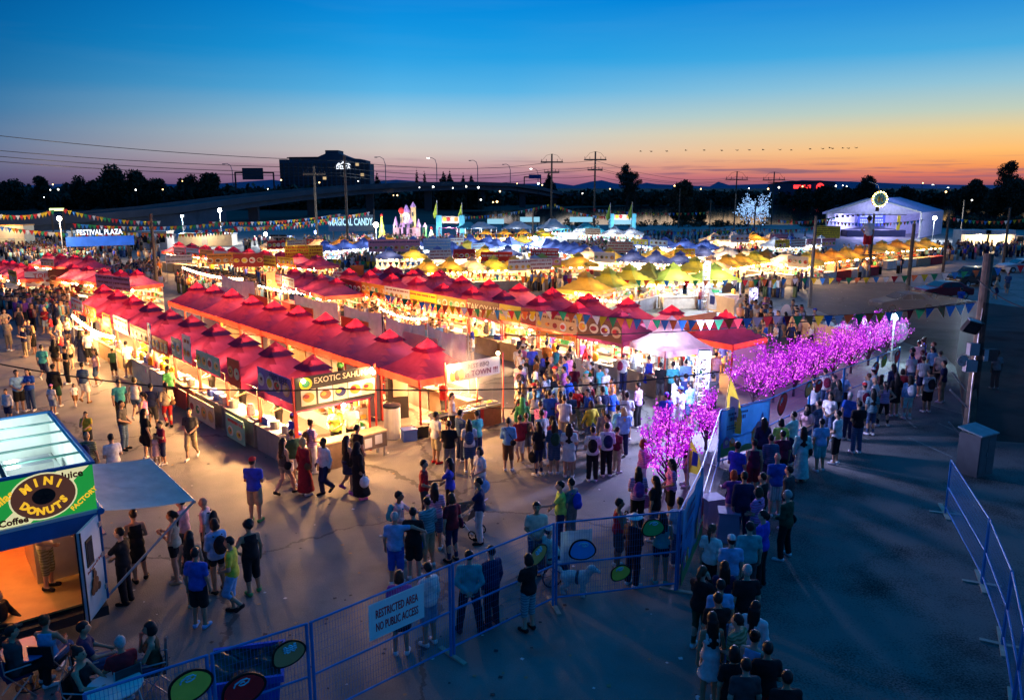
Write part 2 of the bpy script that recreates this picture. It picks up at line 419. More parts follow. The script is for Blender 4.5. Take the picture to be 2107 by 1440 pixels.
for i, a in enumerate([
 (25, 372, 330, 70, 'l', "squat dark tree at the far left edge of the horizon"),
 (80, 366, 330, 46, 'l', "rounded dark tree just left of the dip in the left treeline"),
 (172, 358, 330, 62, 'l', "bushy dark tree at the left end of the long hump of trees"),
 (225, 351, 330, 76, 'l', "tallest rounded tree of the long dark hump on the left"),
 (278, 354, 330, 62, 'l', "dark tree on the right shoulder of the long hump"),
 (318, 374, 330, 60, 'l', "low sloping tree at the right end of the long hump"),
 (385, 364, 340, 60, 'l', "dark tree right of the gap beside the long hump"),
 (430, 362, 340, 60, 'l', "dark rounded tree left of the curved street lamp and sign gantry"),
 (775, 353, 360, 30, 'c', "small dense conifer right beside the hotel tower"),
 (857, 346, 420, 20, 'c', "narrow pointed conifer above the bridge, left one of a pair"),
 (873, 348, 420, 20, 'c', "narrow pointed conifer above the bridge, right one of a pair"),
 (912, 354, 420, 40, 'c', "broad conifer clump above the crest of the bridge"),
 (925, 349, 420, 30, 'c', "tallest conifer in the clump over the bridge crest"),
 (953, 356, 420, 26, 'c', "short conifer between two bridge lamps"),
 (970, 357, 420, 32, 'c', "low wide conifer before the third bridge lamp"),
 (1130, 354, 430, 42, 'c', "dark conifer behind the first pole with crossarms"),
 (1292, 337, 300, 62, 'b', "tall airy tree with gaps in its crown against the orange sky"),
 (1308, 352, 290, 40, 'b', "smaller airy tree leaning out of the tall one's right side"),
 (1410, 373, 215, 66, 'l', "massive dark rounded tree standing on the river bank"),
 (1440, 400, 222, 44, 'l', "lower dark tree on the right side of the massive bank tree"),
 (1788, 366, 330, 62, 'l', "dark domed tree behind the stage tent's round sign"),
 (1868, 386, 330, 50, 'l', "low dark tree above the stage tent's roof ridge"),
 (1700, 388, 330, 60, 'l', "dark tree left of the stage tent under the red lit stand"),
 (1650, 392, 330, 60, 'l', "low dark tree in front of the red lit stand"),
 (1745, 386, 330, 46, 'l', "dark tree between the red lit stand and the domed tree"),
 (2015, 374, 300, 62, 'l', "dark tree sloping up to the tall tree at the right edge"),
 (1990, 385, 310, 50, 'l', "low dark tree right of the bare pole behind the stage"),
 (2082, 332, 270, 76, 'b', "tall open-crowned tree at the right edge against the sunset"),
 (2095, 372, 262, 70, 'l', "dense dark tree at the foot of the tall right-edge tree"),
 (2050, 388, 270, 60, 'l', "low dark tree left of the tall right-edge tree"),
]): tree(*a, seed=100 + i)
# the far bank's wood, one dark mass
rr_ = random.Random(3)
bl = []
for i in range(620):
 px = rr_.uniform(-60, 2170)
 dist = rr_.uniform(400, 480) if px > 1000 else rr_.uniform(330, 430)
 base = D(px, 400, dist)
 hgt = rr_.uniform(5, 8.2) if px > 1000 else rr_.uniform(6, 10.5)
 bl.append((base.x, dist, hgt * .55, hgt * .42)); bl.append((base.x + rr_.uniform(-3, 3), dist, hgt * .25, hgt * .45))
leaf_cloud("far_wood", bl, 60000, 1.15, M_LEAF, None, 5)
bpy.data.objects['far_wood']['kind'] = 'stuff'
bl = []
for i in range(90):
 p = G(rr_.uniform(1130, 2120), 466); bl.append((p.x, p.y + rr_.uniform(-3, 5), rr_.uniform(.0, .6), rr_.uniform(.7, 1.4)))
for i in range(60):
 p = G(rr_.uniform(1955, 2110), 470); bl.append((p.x, p.y + rr_.uniform(-6, 5), rr_.uniform(.3, 1.6), rr_.uniform(1, 2)))
leaf_cloud("bank_shrubbery", bl, 9000, .28, M_LEAF, None, 6)
bpy.data.objects['bank_shrubbery']['kind'] = 'stuff'
# ------------------------------------------------------------------ bridge, hotel, far structures
M_CONC = mat("bridge_concrete", (.1, .095, .11), .85, .15, .2)
M_DARK = mat("dark_metal", (.03, .03, .035), .6, .2, 2)
br = thing("bridge", "long curved concrete road bridge rising over the river behind the market", "bridge", D(950, 385, 330) * Vector((1, 1, 0)) if False else (0, 0, 0))
path = [(-40, 450, 150), (150, 440, 165), (330, 424, 185), (480, 405, 220), (600, 392, 255), (720, 382, 285), (840, 376, 310), (950, 374, 335), (1040, 377, 360), (1100, 386, 385), (1150, 398, 410), (1250, 404, 440), (1450, 406, 470), (1700, 404, 500), (2200, 404, 540)]
top = [D(*p) for p in path]
def ribbon(b, pts, w, z0, z1, off=0.0):
 n = len(pts); L = []
 for i, p in enumerate(pts):
  d = (pts[min(i + 1, n - 1)] - pts[max(i - 1, 0)]); nn = Vector((-d.y, d.x, 0)).normalized()
  c = p + nn * off
  L.append([c - nn * w / 2 + UP * z0, c + nn * w / 2 + UP * z0, c + nn * w / 2 + UP * z1, c - nn * w / 2 + UP * z1])
 vs = [v for q in L for v in q]
 fs = [(i * 4 + k, i * 4 + (k + 1) % 4, i * 4 + 4 + (k + 1) % 4, i * 4 + 4 + k) for i in range(n - 1) for k in range(4)]
 fs += [(0, 1, 2, 3), (n * 4 - 1, n * 4 - 2, n * 4 - 3, n * 4 - 4)]
 b.add(vs, fs)
b = MB(); ribbon(b, top, 10, -1.5, -.9); b.build("deck", M_CONC, br)
b = MB(); ribbon(b, top, 6, -3.2, -1.5); b.build("girder", mat("girder_steel", (.09, .12, .17), .7, .1, .2), br)
for s in (-4.9, 4.9):
 b = MB(); ribbon(b, top, .25, -.9, 0, s); b.build("parapet", M_CONC, br)
for px, py, dd in ((520, 400, 230), (640, 388, 266), (760, 379, 294), (880, 375, 320), (990, 375, 346), (1075, 381, 374), (1140, 395, 404), (1380, 405, 460), (1560, 405, 485), (1760, 404, 510)):
 p = D(px, py, dd)
 MB().box(-1.4, -.8, -.25, 1.4, .8, p.z - 3.1).build("pier", M_CONC, br, loc=(p.x, p.y, 0))
# solid embankment of the near ramp
b = MB(); ribbon(b, [D(-60, 452, 150), D(150, 441, 166), D(330, 425.5, 186), D(430, 413, 207)], 9, -9, -1.6); b.build("ramp_wall", mat("ramp_stone", (.09, .1, .13), .9, .3, .3), br)
M_LAMP_OFF = mat("lamp_steel", (.28, .28, .3), .4, .1, 2, metal=.6)
M_LAMPW = glow("lamp_white", (1, .95, .85), 6)
M_LAMPO = glow("lamp_orange", (1, .55, .2), 6)
def street_lamp(px, ytop, ybase, dist, label, lit=False, face=-1):
 a, c = D(px, ybase, dist), D(px, ytop, dist); h = c.z - a.z; s = dist / FPX
 o = thing("street_lamp", label, "street lamp", a, group="street lamps along the bridge")
 b = MB(); w = .12 + s * .3
 b.tube([(0, 0, 0), (0, 0, h * .72), (face * h * .06, 0, h * .92), (face * h * .2, 0, h), (face * h * .34, 0, h * .985)], [w, w * .8, w * .7, w * .6, w * .6], 6)
 b.build("pole", M_LAMP_OFF, o)
 MB().box(face * h * .34 - .6, -.25, h * .965, face * h * .34 + .4, .25, h * 1.0).build("lamp_head", M_LAMPW if lit else M_LAMP_OFF, o)
for a in [(480, 337, 385, 300, "tall curved street lamp between the left trees and the sign gantry"), (794, 323, 378, 300, "curved bridge lamp nearest the hotel"),
          (899, 325, 374, 325, "curved bridge lamp above the middle of the bridge, left of the conifer clump", True), (983, 330, 376, 345, "curved bridge lamp right of the conifers"), (1050, 338, 380, 365, "curved bridge lamp on the falling right side of the bridge"),
          (1107, 347, 390, 390, "small far bridge lamp beside the dark road sign", True), (1925, 380, 402, 500, "far lit road lamp right of the stage roof", True), (1955, 386, 404, 500, "far road lamp with two dim heads near the bare pole", True)]:
 street_lamp(*a)
# a car's or truck's silhouettes are too far to see; the sign gantries show
def gantry(x0, x1, yt, yb, bx0, bx1, byt, byb, dist, label, c):
 P = D((x0 + x1) / 2, yb, dist); s = dist / FPX
 o = thing("sign_gantry", label, "road sign", P)
 X_ = lambda px: (px - (x0 + x1) / 2) * s * D(0, 385, dist).y / dist; Z_ = lambda py: (yb - py) * s
 for x in (x0, x1): MB().box(X_(x) - .25, -.2, 0, X_(x) + .25, .2, Z_(yt)).build("post", M_DARK, o)
 MB().box(X_(x0), -.15, Z_(yt) - .5, X_(x1), .15, Z_(yt) + .1).build("beam", M_DARK, o)
 MB().box(X_(bx0), -.35, Z_(byb), X_(bx1), -.18, Z_(byt)).build("sign_board", c, o)
gantry(487, 564, 356, 395, 502, 544, 348, 371, 300, "dark overhead road sign gantry seen from behind, left of the hotel", mat("sign_back", (.05, .06, .08), .6))
gantry(1079, 1112, 365, 395, 1088, 1113, 361, 369, 380, "small blue road sign gantry at the right end of the bridge", mat("sign_blue", (.03, .08, .3), .5))
# hotel
M_HOTEL = mat("hotel_wall", (.1, .11, .14), .8, .12, .05)
hd = 450; s = hd / FPX
ho = thing("hotel", "dark stepped hotel block with glowing white rooftop sign on the horizon", "hotel", D(670, 400, hd) * Vector((1, 1, 0)))
hx = lambda px: (px - 670) * s
hz = lambda py: 9 + (385 - py) * s * 1.02
prof = [(580, 332), (594, 332), (594, 336), (600, 336), (600, 327.5), (658, 327), (673, 321), (673, 314.5), (699, 314.5), (699, 320), (712, 325), (726, 330), (742, 331), (754, 334), (754, 340), (761, 340), (761, 400), (580, 400)]
MB().prism([(hx(x), hz(y)) for x, y in prof], frame((0, 14, 0), (1, 0, 0), (0, 0, 1)), 14).build("wall", M_HOTEL, ho)
MB().box(hx(596), -.4, hz(330), hx(660), -.02, hz(328)).build("cornice", M_DARK, ho)
M_WIN = mat("dark_window", (.015, .02, .03), .15, .1, 2, spec=.5); M_WINLIT = glow("lit_window", (1, .7, .35), .5)
wm = MB().box(-.9, -.12, 0, .9, -.01, 1.5).mesh("window")
lit = {(9, 2), (16, 6), (17, 3)}
for i in range(19):
 for j in range(7):
  x = 584 + i * 9.5
  zt = hz(384 - j * 6.6)
  if zt > hz(340): continue
  inst("window", wm, M_WINLIT if (i, j) in lit else M_WIN, ho, (hx(x), 0, zt))
M_SIGNW = glow("sign_white", (.85, .92, 1), 1.6)
sg = MB().prism([(-4, 0), (-2.6, 1.2), (-1.6, .5), (0, 2.2), (1.8, .6), (2.6, 1.1), (4, 0), (2.4, .35), (0, 1.2), (-2, .2)], frame((hx(709), -.3, hz(343)), (1, 0, 0), (0, 0, 1)), .15).build("sign_emblem", M_SIGNW, ho)
text("DELTA", 2.6, M_SIGNW, ho, frame((hx(708), -.3, hz(347.5)), (1, 0, 0), (0, 0, 1)), bold=.03)
# red-lit stand across the river and small far lights
st = thing("grandstand", "low dark grandstand with a red lit sign across the river", "grandstand", D(1655, 400, 430) * Vector((1, 1, 0)))
s4 = 430 / FPX
MB().prism([(-17, 0), (17, 0), (16, 11.5), (8, 12.4), (-8, 12.2), (-17, 10.5)], frame((0, 8, 0), (1, 0, 0), (0, 0, 1)), 8).build("wall", mat("stand_wall", (.06, .09, .15), .7), st)
MB().box(-17.2, -.3, 11.2, 16.2, 8.2, 11.6).build("roof_edge", M_DARK, st)
M_RED = glow("sign_red", (1, .03, .03), 2.2)
MB().box(-6, -.2, 8.2, 3, -.03, 10).build("sign_board", M_RED, st)
MB().lathe([(2, -.1), (2, .1)], 14, M=frame((8, -.3, 9), (1, 0, 0), (0, 0, 1))).build("round_sign", M_RED, st)
lights = [(118, 380, 'o'), (113, 391, 'w'), (129, 390, 'w'), (100, 406, 'w'), (287, 391, 'w'), (342, 390, 'o'), (382, 373, 'o'), (583, 371, 'o'), (556, 389, 'w'), (661, 376, 'o'), (740, 373, 'w'), (812, 402, 'o'), (820, 402, 'o'), (893, 385, 'w'), (865, 386, 'w'), (933, 387, 'w'), (960, 384, 'w'), (985, 386, 'w'), (1029, 394, 'o'), (1015, 416, 'o'), (1023, 415, 'o'), (1064, 378, 'o'), (1107, 378, 'w'), (1115, 381, 'o'), (1197, 398, 'w'), (1253, 389, 'o'), (1438, 389, 'o'), (1385, 383, 'o'), (1536, 388, 'w'), (1575, 389, 'o'), (1597, 386, 'w'), (1645, 384, 'o'), (1713, 383, 'w'), (1727, 382, 'w'), (1735, 384, 'w'), (1890, 377, 'o'), (1937, 395, 'o'), (1990, 412, 'w'), (2040, 420, 'w'), (990, 411, 'w'), (715, 390, 'w')]
lm = MB().ball((0, 0, 0), 1, 4).mesh("lamp_head")
for i, (px, py, c) in enumerate(lights):
 dd = 300 if px < 1000 else 285
 p = D(px, py, dd)
 o = tag(inst("distant_lamp", lm, M_LAMPO if c == 'o' else M_LAMPW, None, (p.x, p.y - 3, p.z), scale=.16 + .22 * R.random()), None, "lamp", "distant lamps along the far road and bridge")
 o['label'] = (f"tiny {'amber' if c == 'o' else 'white'} lamp glowing {next(t for a, t in ((110, 'at the far left edge'), (320, 'under the long hump of trees'), (450, 'left of the sign gantry'), (600, 'beside the sign gantry'), (800, 'below the hotel'), (900, 'under the bridge by the two conifers'), (975, 'under the crest of the bridge'), (1050, 'under the bridge right of its crest'), (1180, 'by the first crossarm pole'), (1420, 'by the tall airy tree'), (1560, 'between the far power poles'), (1660, 'beside the red lit stand'), (1800, 'right of the red lit stand'), (9999, 'right of the stage tent')) if px < a)}")
 q = MB().tube([(0, 0, 0), (0, 0, p.z + .2)], .07, 5).mesh("pole")
 po = inst("pole", q, M_DARK, o); po.matrix_local = Matrix.Diagonal((1 / o.scale.x,) * 3).to_4x4() @ Matrix.Translation((0, .3, -p.z - .2))
# ------------------------------------------------------------------ utility poles and wires
M_WOOD = mat("pole_wood", (.16, .12, .09), .85, .3, 5)
M_WIRE = mat("wire", (.015, .015, .018), .6)
M_INSUL = mat("insulator", (.07, .07, .08), .3)
POLES = {}
def pole(key, px, ytop, ybase, label, r=.16, dist=None, arms=0, lean=0.0):
 b_ = G(px, ybase) if dist is None else D(px, ybase, dist) * Vector((1, 1, 0))
 t_ = D(px, ytop, b_.y)
 o = thing("utility_pole", label, "pole", (b_.x, b_.y, 0))
 h = t_.z
 MB().tube([(0, 0, 0), (lean * .5, 0, h * .5), (lean, 0, h)], [r, r * .88, r * .75], 9).build("post", M_WOOD, o, smooth=False)
 s = b_.y / FPX
 for a in range(arms):
  w = (22 if a == 0 else 15) * s; z = h - (16 + 20 * a) * s
  MB().box(-w, -.12, z - .14, w, .12, z + .14).build("crossarm", M_WOOD, o)
  for x in (-w * .95, -w * .5, w * .5, w * .95):
   MB().tube([(x, 0, z + .14), (x, 0, z + 6 * s)], .5 * s, 5).build("insulator", M_INSUL, o)
  if a == 0:
   for sx in (-1, 1):
    MB().tube([(0, 0, h), (sx * w * .5, 0, h - 3 * s), (sx * w * 1.05, 0, z - s)], .25 * s, 4).build("jumper_wire", M_WIRE, o)
 POLES[key] = (o, h)
 return o
pole('d1', 1134, 317, 480, "tall utility pole with two crossarms, left one of a pair above the market", .22, 160, 2)
pole('d2', 1222, 312, 470, "tall utility pole with two crossarms, right one of a pair above the market", .22, 168, 2)
pole('h1', 716, 320, 505, "tall bare wooden pole in front of the hotel and lit candy sign", .2, 112)
pole('h2', 653, 342, 495, "wooden pole with a short crossarm left of the lit candy sign", .2, 125, 1)
pole('f1', 1512, 353, 440, "far power pole with transformer cans above the dark bank", .25, 260, 1)
pole('f2', 1588, 354, 440, "far cluster-armed power pole left of the red lit stand", .25, 260, 1)
pole('m1', 1096, 430, 545, "dark wooden pole rising from the blue tents in the middle", .13, 105)
pole('l1', 325, 440, 612, "dark wooden pole in the left aisle beside the maroon tents", .15)
pole('r1', 1665, 445, 633, "wooden pole at the left end of the brown mesh screen", .14)
pole('r2', 1865, 460, 622, "wooden pole behind the mesh screen near the red car", .17)
pole('r3', 1787, 440, 572, "wooden pole carrying the round lit sign", .15)
pole('r4', 1940, 432, 560, "dark wooden pole right of the white stage tent", .15)
pole('r5', 1975, 412, 500, "thin wooden pole between the stage tent and the food trucks", .13, 135)
pole('r6', 2064, 427, 545, "wooden pole near the right edge by the yellow flag", .15)
pole('b1', 1396, 388, 470, "grey pole in front of the massive bank tree", .13, 180)
pole('b2', 1460, 411, 470, "grey pole over the river right of the massive bank tree", .12, 180)
pole('b3', 1510, 398, 475, "tall grey pole left of the white glowing tree", .15, 172)
pole('b4', 1550, 419, 500, "pole standing in front of the white glowing tree", .15, 140)
pole('b5', 1137, 445, 470, "short pole left of the wave-roofed white tents", .12, 150)
pole('k1', 772, 430, 510, "dark pole carrying a white lamp before the candy castle", .12, 118)
def wires(name, label, spans, r=.02, sag=.02):
 b = MB()
 for a, c, s in spans:
  a, c = Vector(a), Vector(c); L = (c - a).length
  b.tube([a + (c - a) * t - UP * (4 * t * (1 - t)) * L * s for t in [i / 16 for i in range(17)]], r, 4)
 return tag(b.build(name, M_WIRE), label, "cable")
d1t, d2t = D(1134, 330, 160), D(1222, 326, 168)
h1t = D(716, 330, 112)
for i, (ya, yb_, yc) in enumerate(((281, 331, 334), (313, 345, 348), (325, 356, 352), (336, 362, 366))):
 wires("power_line", ["topmost long power line crossing the sky to the pole by the hotel", "second power line from the top, left half of the sky", "third power line from the top, left half of the sky", "lowest power line skimming the left treeline"][i],
          [(D(-60, ya - 8, 90), D(700, yb_, 112), .012), (D(700, yb_, 112), D(1134, yc, 160), .02), (D(1134, yc, 160), D(1222, yc - 4, 168), .02), (D(1222, yc - 4, 168), D(1512, 365 + i * 2, 260), .02)], .035)
wires("power_line", "far wires between the two power poles over the dark bank", [(D(1512, 364, 260), D(1588, 366, 260), .02), (D(1512, 370, 260), D(1588, 372, 260), .03), (D(1588, 366, 260), D(1780, 370, 300), .02)], .04)
# birds in a line
M_BIRD = mat("bird_dark", (.02, .02, .025), .8)
bm_ = MB()
bm_.tube([(-.28, 0, 0), (-.1, 0, .02), (.15, 0, .03), (.4, 0, .06)], [.02, .09, .08, .02], 6)
bm_.add([(-.12, 0, .05), (.12, 0, .05), (.0, .75, .28), (-.2, .75, .26)], [(0, 1, 2, 3)]); bm_.add([(-.12, 0, .05), (.12, 0, .05), (.0, -.75, .2), (-.2, -.75, .2)], [(3, 2, 1, 0)])
bme = bm_.mesh("bird")
BX = [(1318, 312), (1340, 312.5), (1372, 312), (1411, 310), (1449, 310), (1485, 310.5), (1517, 310), (1542, 309.5), (1570, 309), (1605, 309), (1628, 309.5), (1667, 307.5), (1693, 307), (1707, 305), (1713, 306.5), (1734, 305.5), (1746, 306), (1762, 305)]
for i, (px, py) in enumerate(BX):
 p = D(px, py, 210)
 o = tag(inst("bird", bme, M_BIRD, None, p, R.uniform(-.4, .4)), None, "bird", "birds flying in a line over the sunset")
 o.scale = (1.0, 1.0, 1.0)
 o['label'] = "foremost bird at the right end of the flying line" if i == 17 else "trailing bird at the left end of the flying line" if i == 0 else f"bird {i + 1}{'nd' if i == 1 else 'rd' if i == 2 else 'th'} from the left in the line over the sunset"
# ================================================================== people: bodies grown from one distance field each
def surface_nets(Dv, org, h):
 nx, ny, nz = Dv.shape
 offs = [(i, j, k) for i in (0, 1) for j in (0, 1) for k in (0, 1)]
 C = [Dv[i:nx - 1 + i, j:ny - 1 + j, k:nz - 1 + k] for i, j, k in offs]
 neg = sum((c < 0).astype(np.int8) for c in C)
 mask = (neg > 0) & (neg < 8)
 idx = -np.ones(mask.shape, np.int64); idx[mask] = np.arange(mask.sum())
 cell = np.argwhere(mask).astype(float)
 vals = [c[mask] for c in C]
 acc = np.zeros_like(cell); cnt = np.zeros(len(cell))
 for a in range(8):
  for ax in range(3):
   if offs[a][ax] == 0:
    b = a + (4, 2, 1)[ax]
    va, vb = vals[a], vals[b]
    cr = (va < 0) != (vb < 0)
    t = np.where(cr, va / np.where(cr, va - vb, 1), 0)
    p = np.array(offs[a], float)[None] + np.eye(3)[ax][None] * t[:, None]
    acc[cr] += p[cr]; cnt[cr] += 1
 V = (cell + acc / cnt[:, None]) * h + np.array(org)
 F = []
 for ax in range(3):
  s0 = [slice(1, -1)] * 3; s1 = [slice(1, -1)] * 3
  s0[ax] = slice(0, -1); s1[ax] = slice(1, None)
  A, B = Dv[tuple(s0)], Dv[tuple(s1)]
  cr = (A < 0) != (B < 0)
  ii = np.argwhere(cr)
  off = np.ones(3, int); off[ax] = 0
  ii = ii + off
  u, v = [(1, 2), (2, 0), (0, 1)][ax]
  du = np.zeros(3, int); du[u] = 1; dv = np.zeros(3, int); dv[v] = 1
  q = [idx[tuple((ii - du - dv).T)], idx[tuple((ii - dv).T)], idx[tuple(ii.T)], idx[tuple((ii - du).T)]]
  q = np.stack(q, 1)
  flip = ~(A < 0)[cr]
  q[flip] = q[flip][:, ::-1]
  F.append(q)
 F = np.concatenate(F)
 F = F[(F >= 0).all(1)]
 return V, F
def field(prims, lo, hi, h, k=.025, cut=None, noise=0.0, seed=0):
 ax = [np.arange(lo[i], hi[i] + h, h) for i in range(3)]
 P = np.stack(np.meshgrid(*ax, indexing='ij'), -1)
 d = None
 for p in prims:
  if p[0] == 'e':
   q = (P - np.array(p[1])); r = np.array(p[2])
   k0 = np.linalg.norm(q / r, axis=-1); k1 = np.linalg.norm(q / (r * r), axis=-1)
   e = k0 * (k0 - 1) / np.maximum(k1, 1e-6)
  else:
   a, b = np.array(p[1], float), np.array(p[2], float); ba = b - a
   t = np.clip(((P - a) @ ba) / max(ba @ ba, 1e-9), 0, 1)
   e = np.linalg.norm(P - a - t[..., None] * ba, axis=-1) - (p[3] + (p[4] - p[3]) * t)
  if d is None: d = e
  else:
   m = np.maximum(k - np.abs(d - e), 0) / k
   d = np.minimum(d, e) - m * m * k * .25
 if noise:
  d = d + noise * (np.sin(P[..., 2] * 38 + 5 * np.sin(P[..., 0] * 9 + seed)) * np.sin(P[..., 0] * 21 + seed * 2 + P[..., 2] * 9) + .6 * np.sin(P[..., 1] * 30 + P[..., 2] * 17 + seed))
 if cut is not None: d = np.maximum(d, cut(P))
 d[0], d[-1] = 1, 1; d[:, 0], d[:, -1] = 1, 1; d[:, :, 0], d[:, :, -1] = 1, 1
 return surface_nets(d, lo, h)
def np_mesh(name, V, F, extra=None, mi=None):
 me = bpy.data.meshes.new(name)
 V, F = np.asarray(V, float), np.asarray(F)
 n = len(F)
 me.vertices.add(len(V)); me.vertices.foreach_set('co', V.ravel())
 me.loops.add(4 * n); me.loops.foreach_set('vertex_index', F.ravel())
 me.polygons.add(n); me.polygons.foreach_set('loop_start', np.arange(n) * 4); me.polygons.foreach_set('loop_total', np.full(n, 4))
 me.polygons.foreach_set('use_smooth', np.ones(n, bool))
 if mi is not None: me.polygons.foreach_set('material_index', np.asarray(mi))
 me.update()
 return me
V3 = lambda *a: np.array(a, float)
ARM = {  # elbow, wrist for the right arm
 'down': ((.235, -.015, 1.13), (.245, .05, .89)), 'down2': ((.24, -.04, 1.13), (.235, .0, .88)),
 'crossA': ((.225, .05, 1.14), (-.04, .20, 1.17)), 'crossB': ((.225, .05, 1.14), (-.02, .17, 1.21)),
 'phone': ((.22, .03, 1.13), (.07, .27, 1.25)), 'hold': ((.225, .0, 1.13), (.09, .21, 1.02)),
 'hip': ((.36, -.08, 1.18), (.18, .03, 1.02)), 'behind': ((.25, -.09, 1.14), (.04, -.165, .95)),
 'reach': ((.22, .2, 1.22), (.15, .46, 1.16)), 'drink': ((.24, .1, 1.16), (.08, .18, 1.49)),
 'over': ((.39, .02, 1.43), (.62, -.04, 1.38)), 'fwd': ((.225, .1, 1.14), (.22, .24, .93)), 'back': ((.235, -.13, 1.14), (.24, -.17, .9)),
 'bag': ((.235, -.02, 1.13), (.26, .02, .87)), 'table': ((.24, .14, 1.16), (.12, .36, 1.1)), 'chin': ((.2, .2, 1.14), (.06, .16, 1.5))}
ARMS = {'down': ('down2', 'down'), 'cross': ('crossA', 'crossB'), 'phone': ('phone', 'phone'), 'hold': ('hold', 'hold'), 'hip': ('hip', 'down'), 'hips': ('hip', 'hip'), 'behind': ('behind', 'behind'),
  'reach': ('reach', 'hold'), 'drink': ('down', 'drink'), 'over': ('down', 'over'), 'swing': ('fwd', 'back'), 'swing2': ('back', 'fwd'), 'holdone': ('down2', 'hold'), 'reach1': ('down', 'reach'),
  'table': ('table', 'table'), 'chin': ('table', 'chin')}
LEGS = {  # knee, ankle, toe for right / left
 'stand': (((.10, .02, .50), (.11, -.02, .085), (.135, .12, .035)), ((.10, .02, .50), (.11, -.02, .085), (.135, .12, .035))),
 'relax': (((.12, .06, .50), (.16, .06, .085), (.22, .18, .035)), ((.09, .0, .50), (.09, -.04, .085), (.10, .10, .035))),
 'walk': (((.10, .19, .53), (.10, .25, .11), (.11, .39, .07)), ((.10, .0, .49), (.10, -.27, .17), (.105, -.17, .04))),
 'walk2': (((.10, .08, .50), (.105, .04, .085), (.12, .18, .035)), ((.10, .13, .54), (.10, -.16, .27), (.105, -.08, .12))),
 'wide': (((.16, .03, .50), (.21, -.02, .085), (.26, .11, .035)), ((.16, .03, .50), (.21, -.02, .085), (.26, .11, .035))),
 'sit': (((.12, .44, .52), (.12, .42, .085), (.14, .56, .035)), ((.12, .44, .52), (.12, .42, .085), (.14, .56, .035)))}
SITDZ = -.40
HEADC = V3(0, .02, 1.655)
CACHE = {}
def mir(p): return (-p[0], p[1], p[2])
def skel(arms, legs):
 dz = SITDZ if legs == 'sit' else 0
 la, ra = ARMS[arms]
 up = lambda p: (p[0], p[1], p[2] + dz)
 return {'dz': dz, 'ra': [up((.175, 0, 1.405))] + [up(p) for p in ARM[ra]], 'la': [up((-.175, 0, 1.405))] + [up(mir(p)) for p in ARM[la]],
   'rl': [up((.088, 0, .93))] + list(LEGS[legs][0]), 'll': [up((-.088, 0, .93))] + [mir(p) for p in LEGS[legs][1]]}
def torso(sex, g, dz):
 f = sex == 'f'
 P = [('e', (0, -.005, 1.29 + dz), ((.155 if f else .18) + g, .108 + g, .2 + g)), ('e', (0, 0, 1.11 + dz), ((.128 if f else .152) + g, .098 + g, .19 + g)),
         ('e', (0, -.005, .97 + dz), ((.168 if f else .158) + g, .118 + g, .125 + g)),
         ('c', (.06, -.01, 1.415 + dz), (.155 if f else .178, 0, 1.395 + dz), .06 + g, .05 + g), ('c', (-.06, -.01, 1.415 + dz), (-.155 if f else -.178, 0, 1.395 + dz), .06 + g, .05 + g)]
 if f: P += [('e', (.07, .085, 1.29 + dz), (.062 + g, .05 + g, .06 + g)), ('e', (-.07, .085, 1.29 + dz), (.062 + g, .05 + g, .06 + g))]
 return P
def arms_p(S, g, upto=2.0, thin=1.0):
 P = []
 for k in ('ra', 'la'):
  s, e, w = [V3(*p) for p in S[k]]
  if upto <= 1: P.append(('c', s, s + (e - s) * upto, .052 + g, .045 + g * 1.25))
  else:
   P += [('c', s, e, .052 * thin + g, .041 * thin + g), ('c', e, e + (w - e) * (upto - 1), .042 * thin + g, .028 * thin + g)]
 return P
def legs_p(S, g, upto=2.0, sex='m', flare=0.0):
 P = []
 for k in ('rl', 'll'):
  h, kn, an, to = [V3(*p) for p in S[k]]
  if upto <= 1: P.append(('c', h, h + (kn - h) * upto, .09 + g, .068 + g + flare))
  else: P += [('c', h, kn, .09 + g, .056 + g + flare * .5), ('c', kn, kn + (an - kn) * (upto - 1), .058 + g + flare * .5, .04 + g + flare)]
 return P
def bounds(P, m=.08):
 lo, hi = np.full(3, 9.), np.full(3, -9.)
 for p in P:
  if p[0] == 'e': a, b = V3(*p[1]) - V3(*p[2]), V3(*p[1]) + V3(*p[2])
  else:
   r = max(p[3], p[4]); a, b = np.minimum(p[1], p[2]) - r, np.maximum(p[1], p[2]) + r
  lo, hi = np.minimum(lo, a), np.maximum(hi, b)
 return lo - m, hi + m
def tube_np(pts, rs, n=5):
 vs, fs = [], []
 pts = [V3(*p) for p in pts]
 for i, p in enumerate(pts):
  d = pts[min(i + 1, len(pts) - 1)] - pts[max(i - 1, 0)]; d = d / np.linalg.norm(d)
  u = V3(0, 0, 1) if abs(d[2]) < .9 else V3(0, 1, 0)
  x = np.cross(d, u); x /= np.linalg.norm(x); y = np.cross(x, d)
  vs += [p + (x * math.cos(2 * PI * k / n) + y * math.sin(2 * PI * k / n)) * rs[i] for k in range(n)]
 for i in range(len(pts) - 1):
  fs += [(i * n + k, i * n + (k + 1) % n, (i + 1) * n + (k + 1) % n, (i + 1) * n + k) for k in range(n)]
 e = (len(pts) - 1) * n
 fs += [(e, e + 1, e + 2, e + 4 if n > 4 else e + 3)]
 return vs, fs
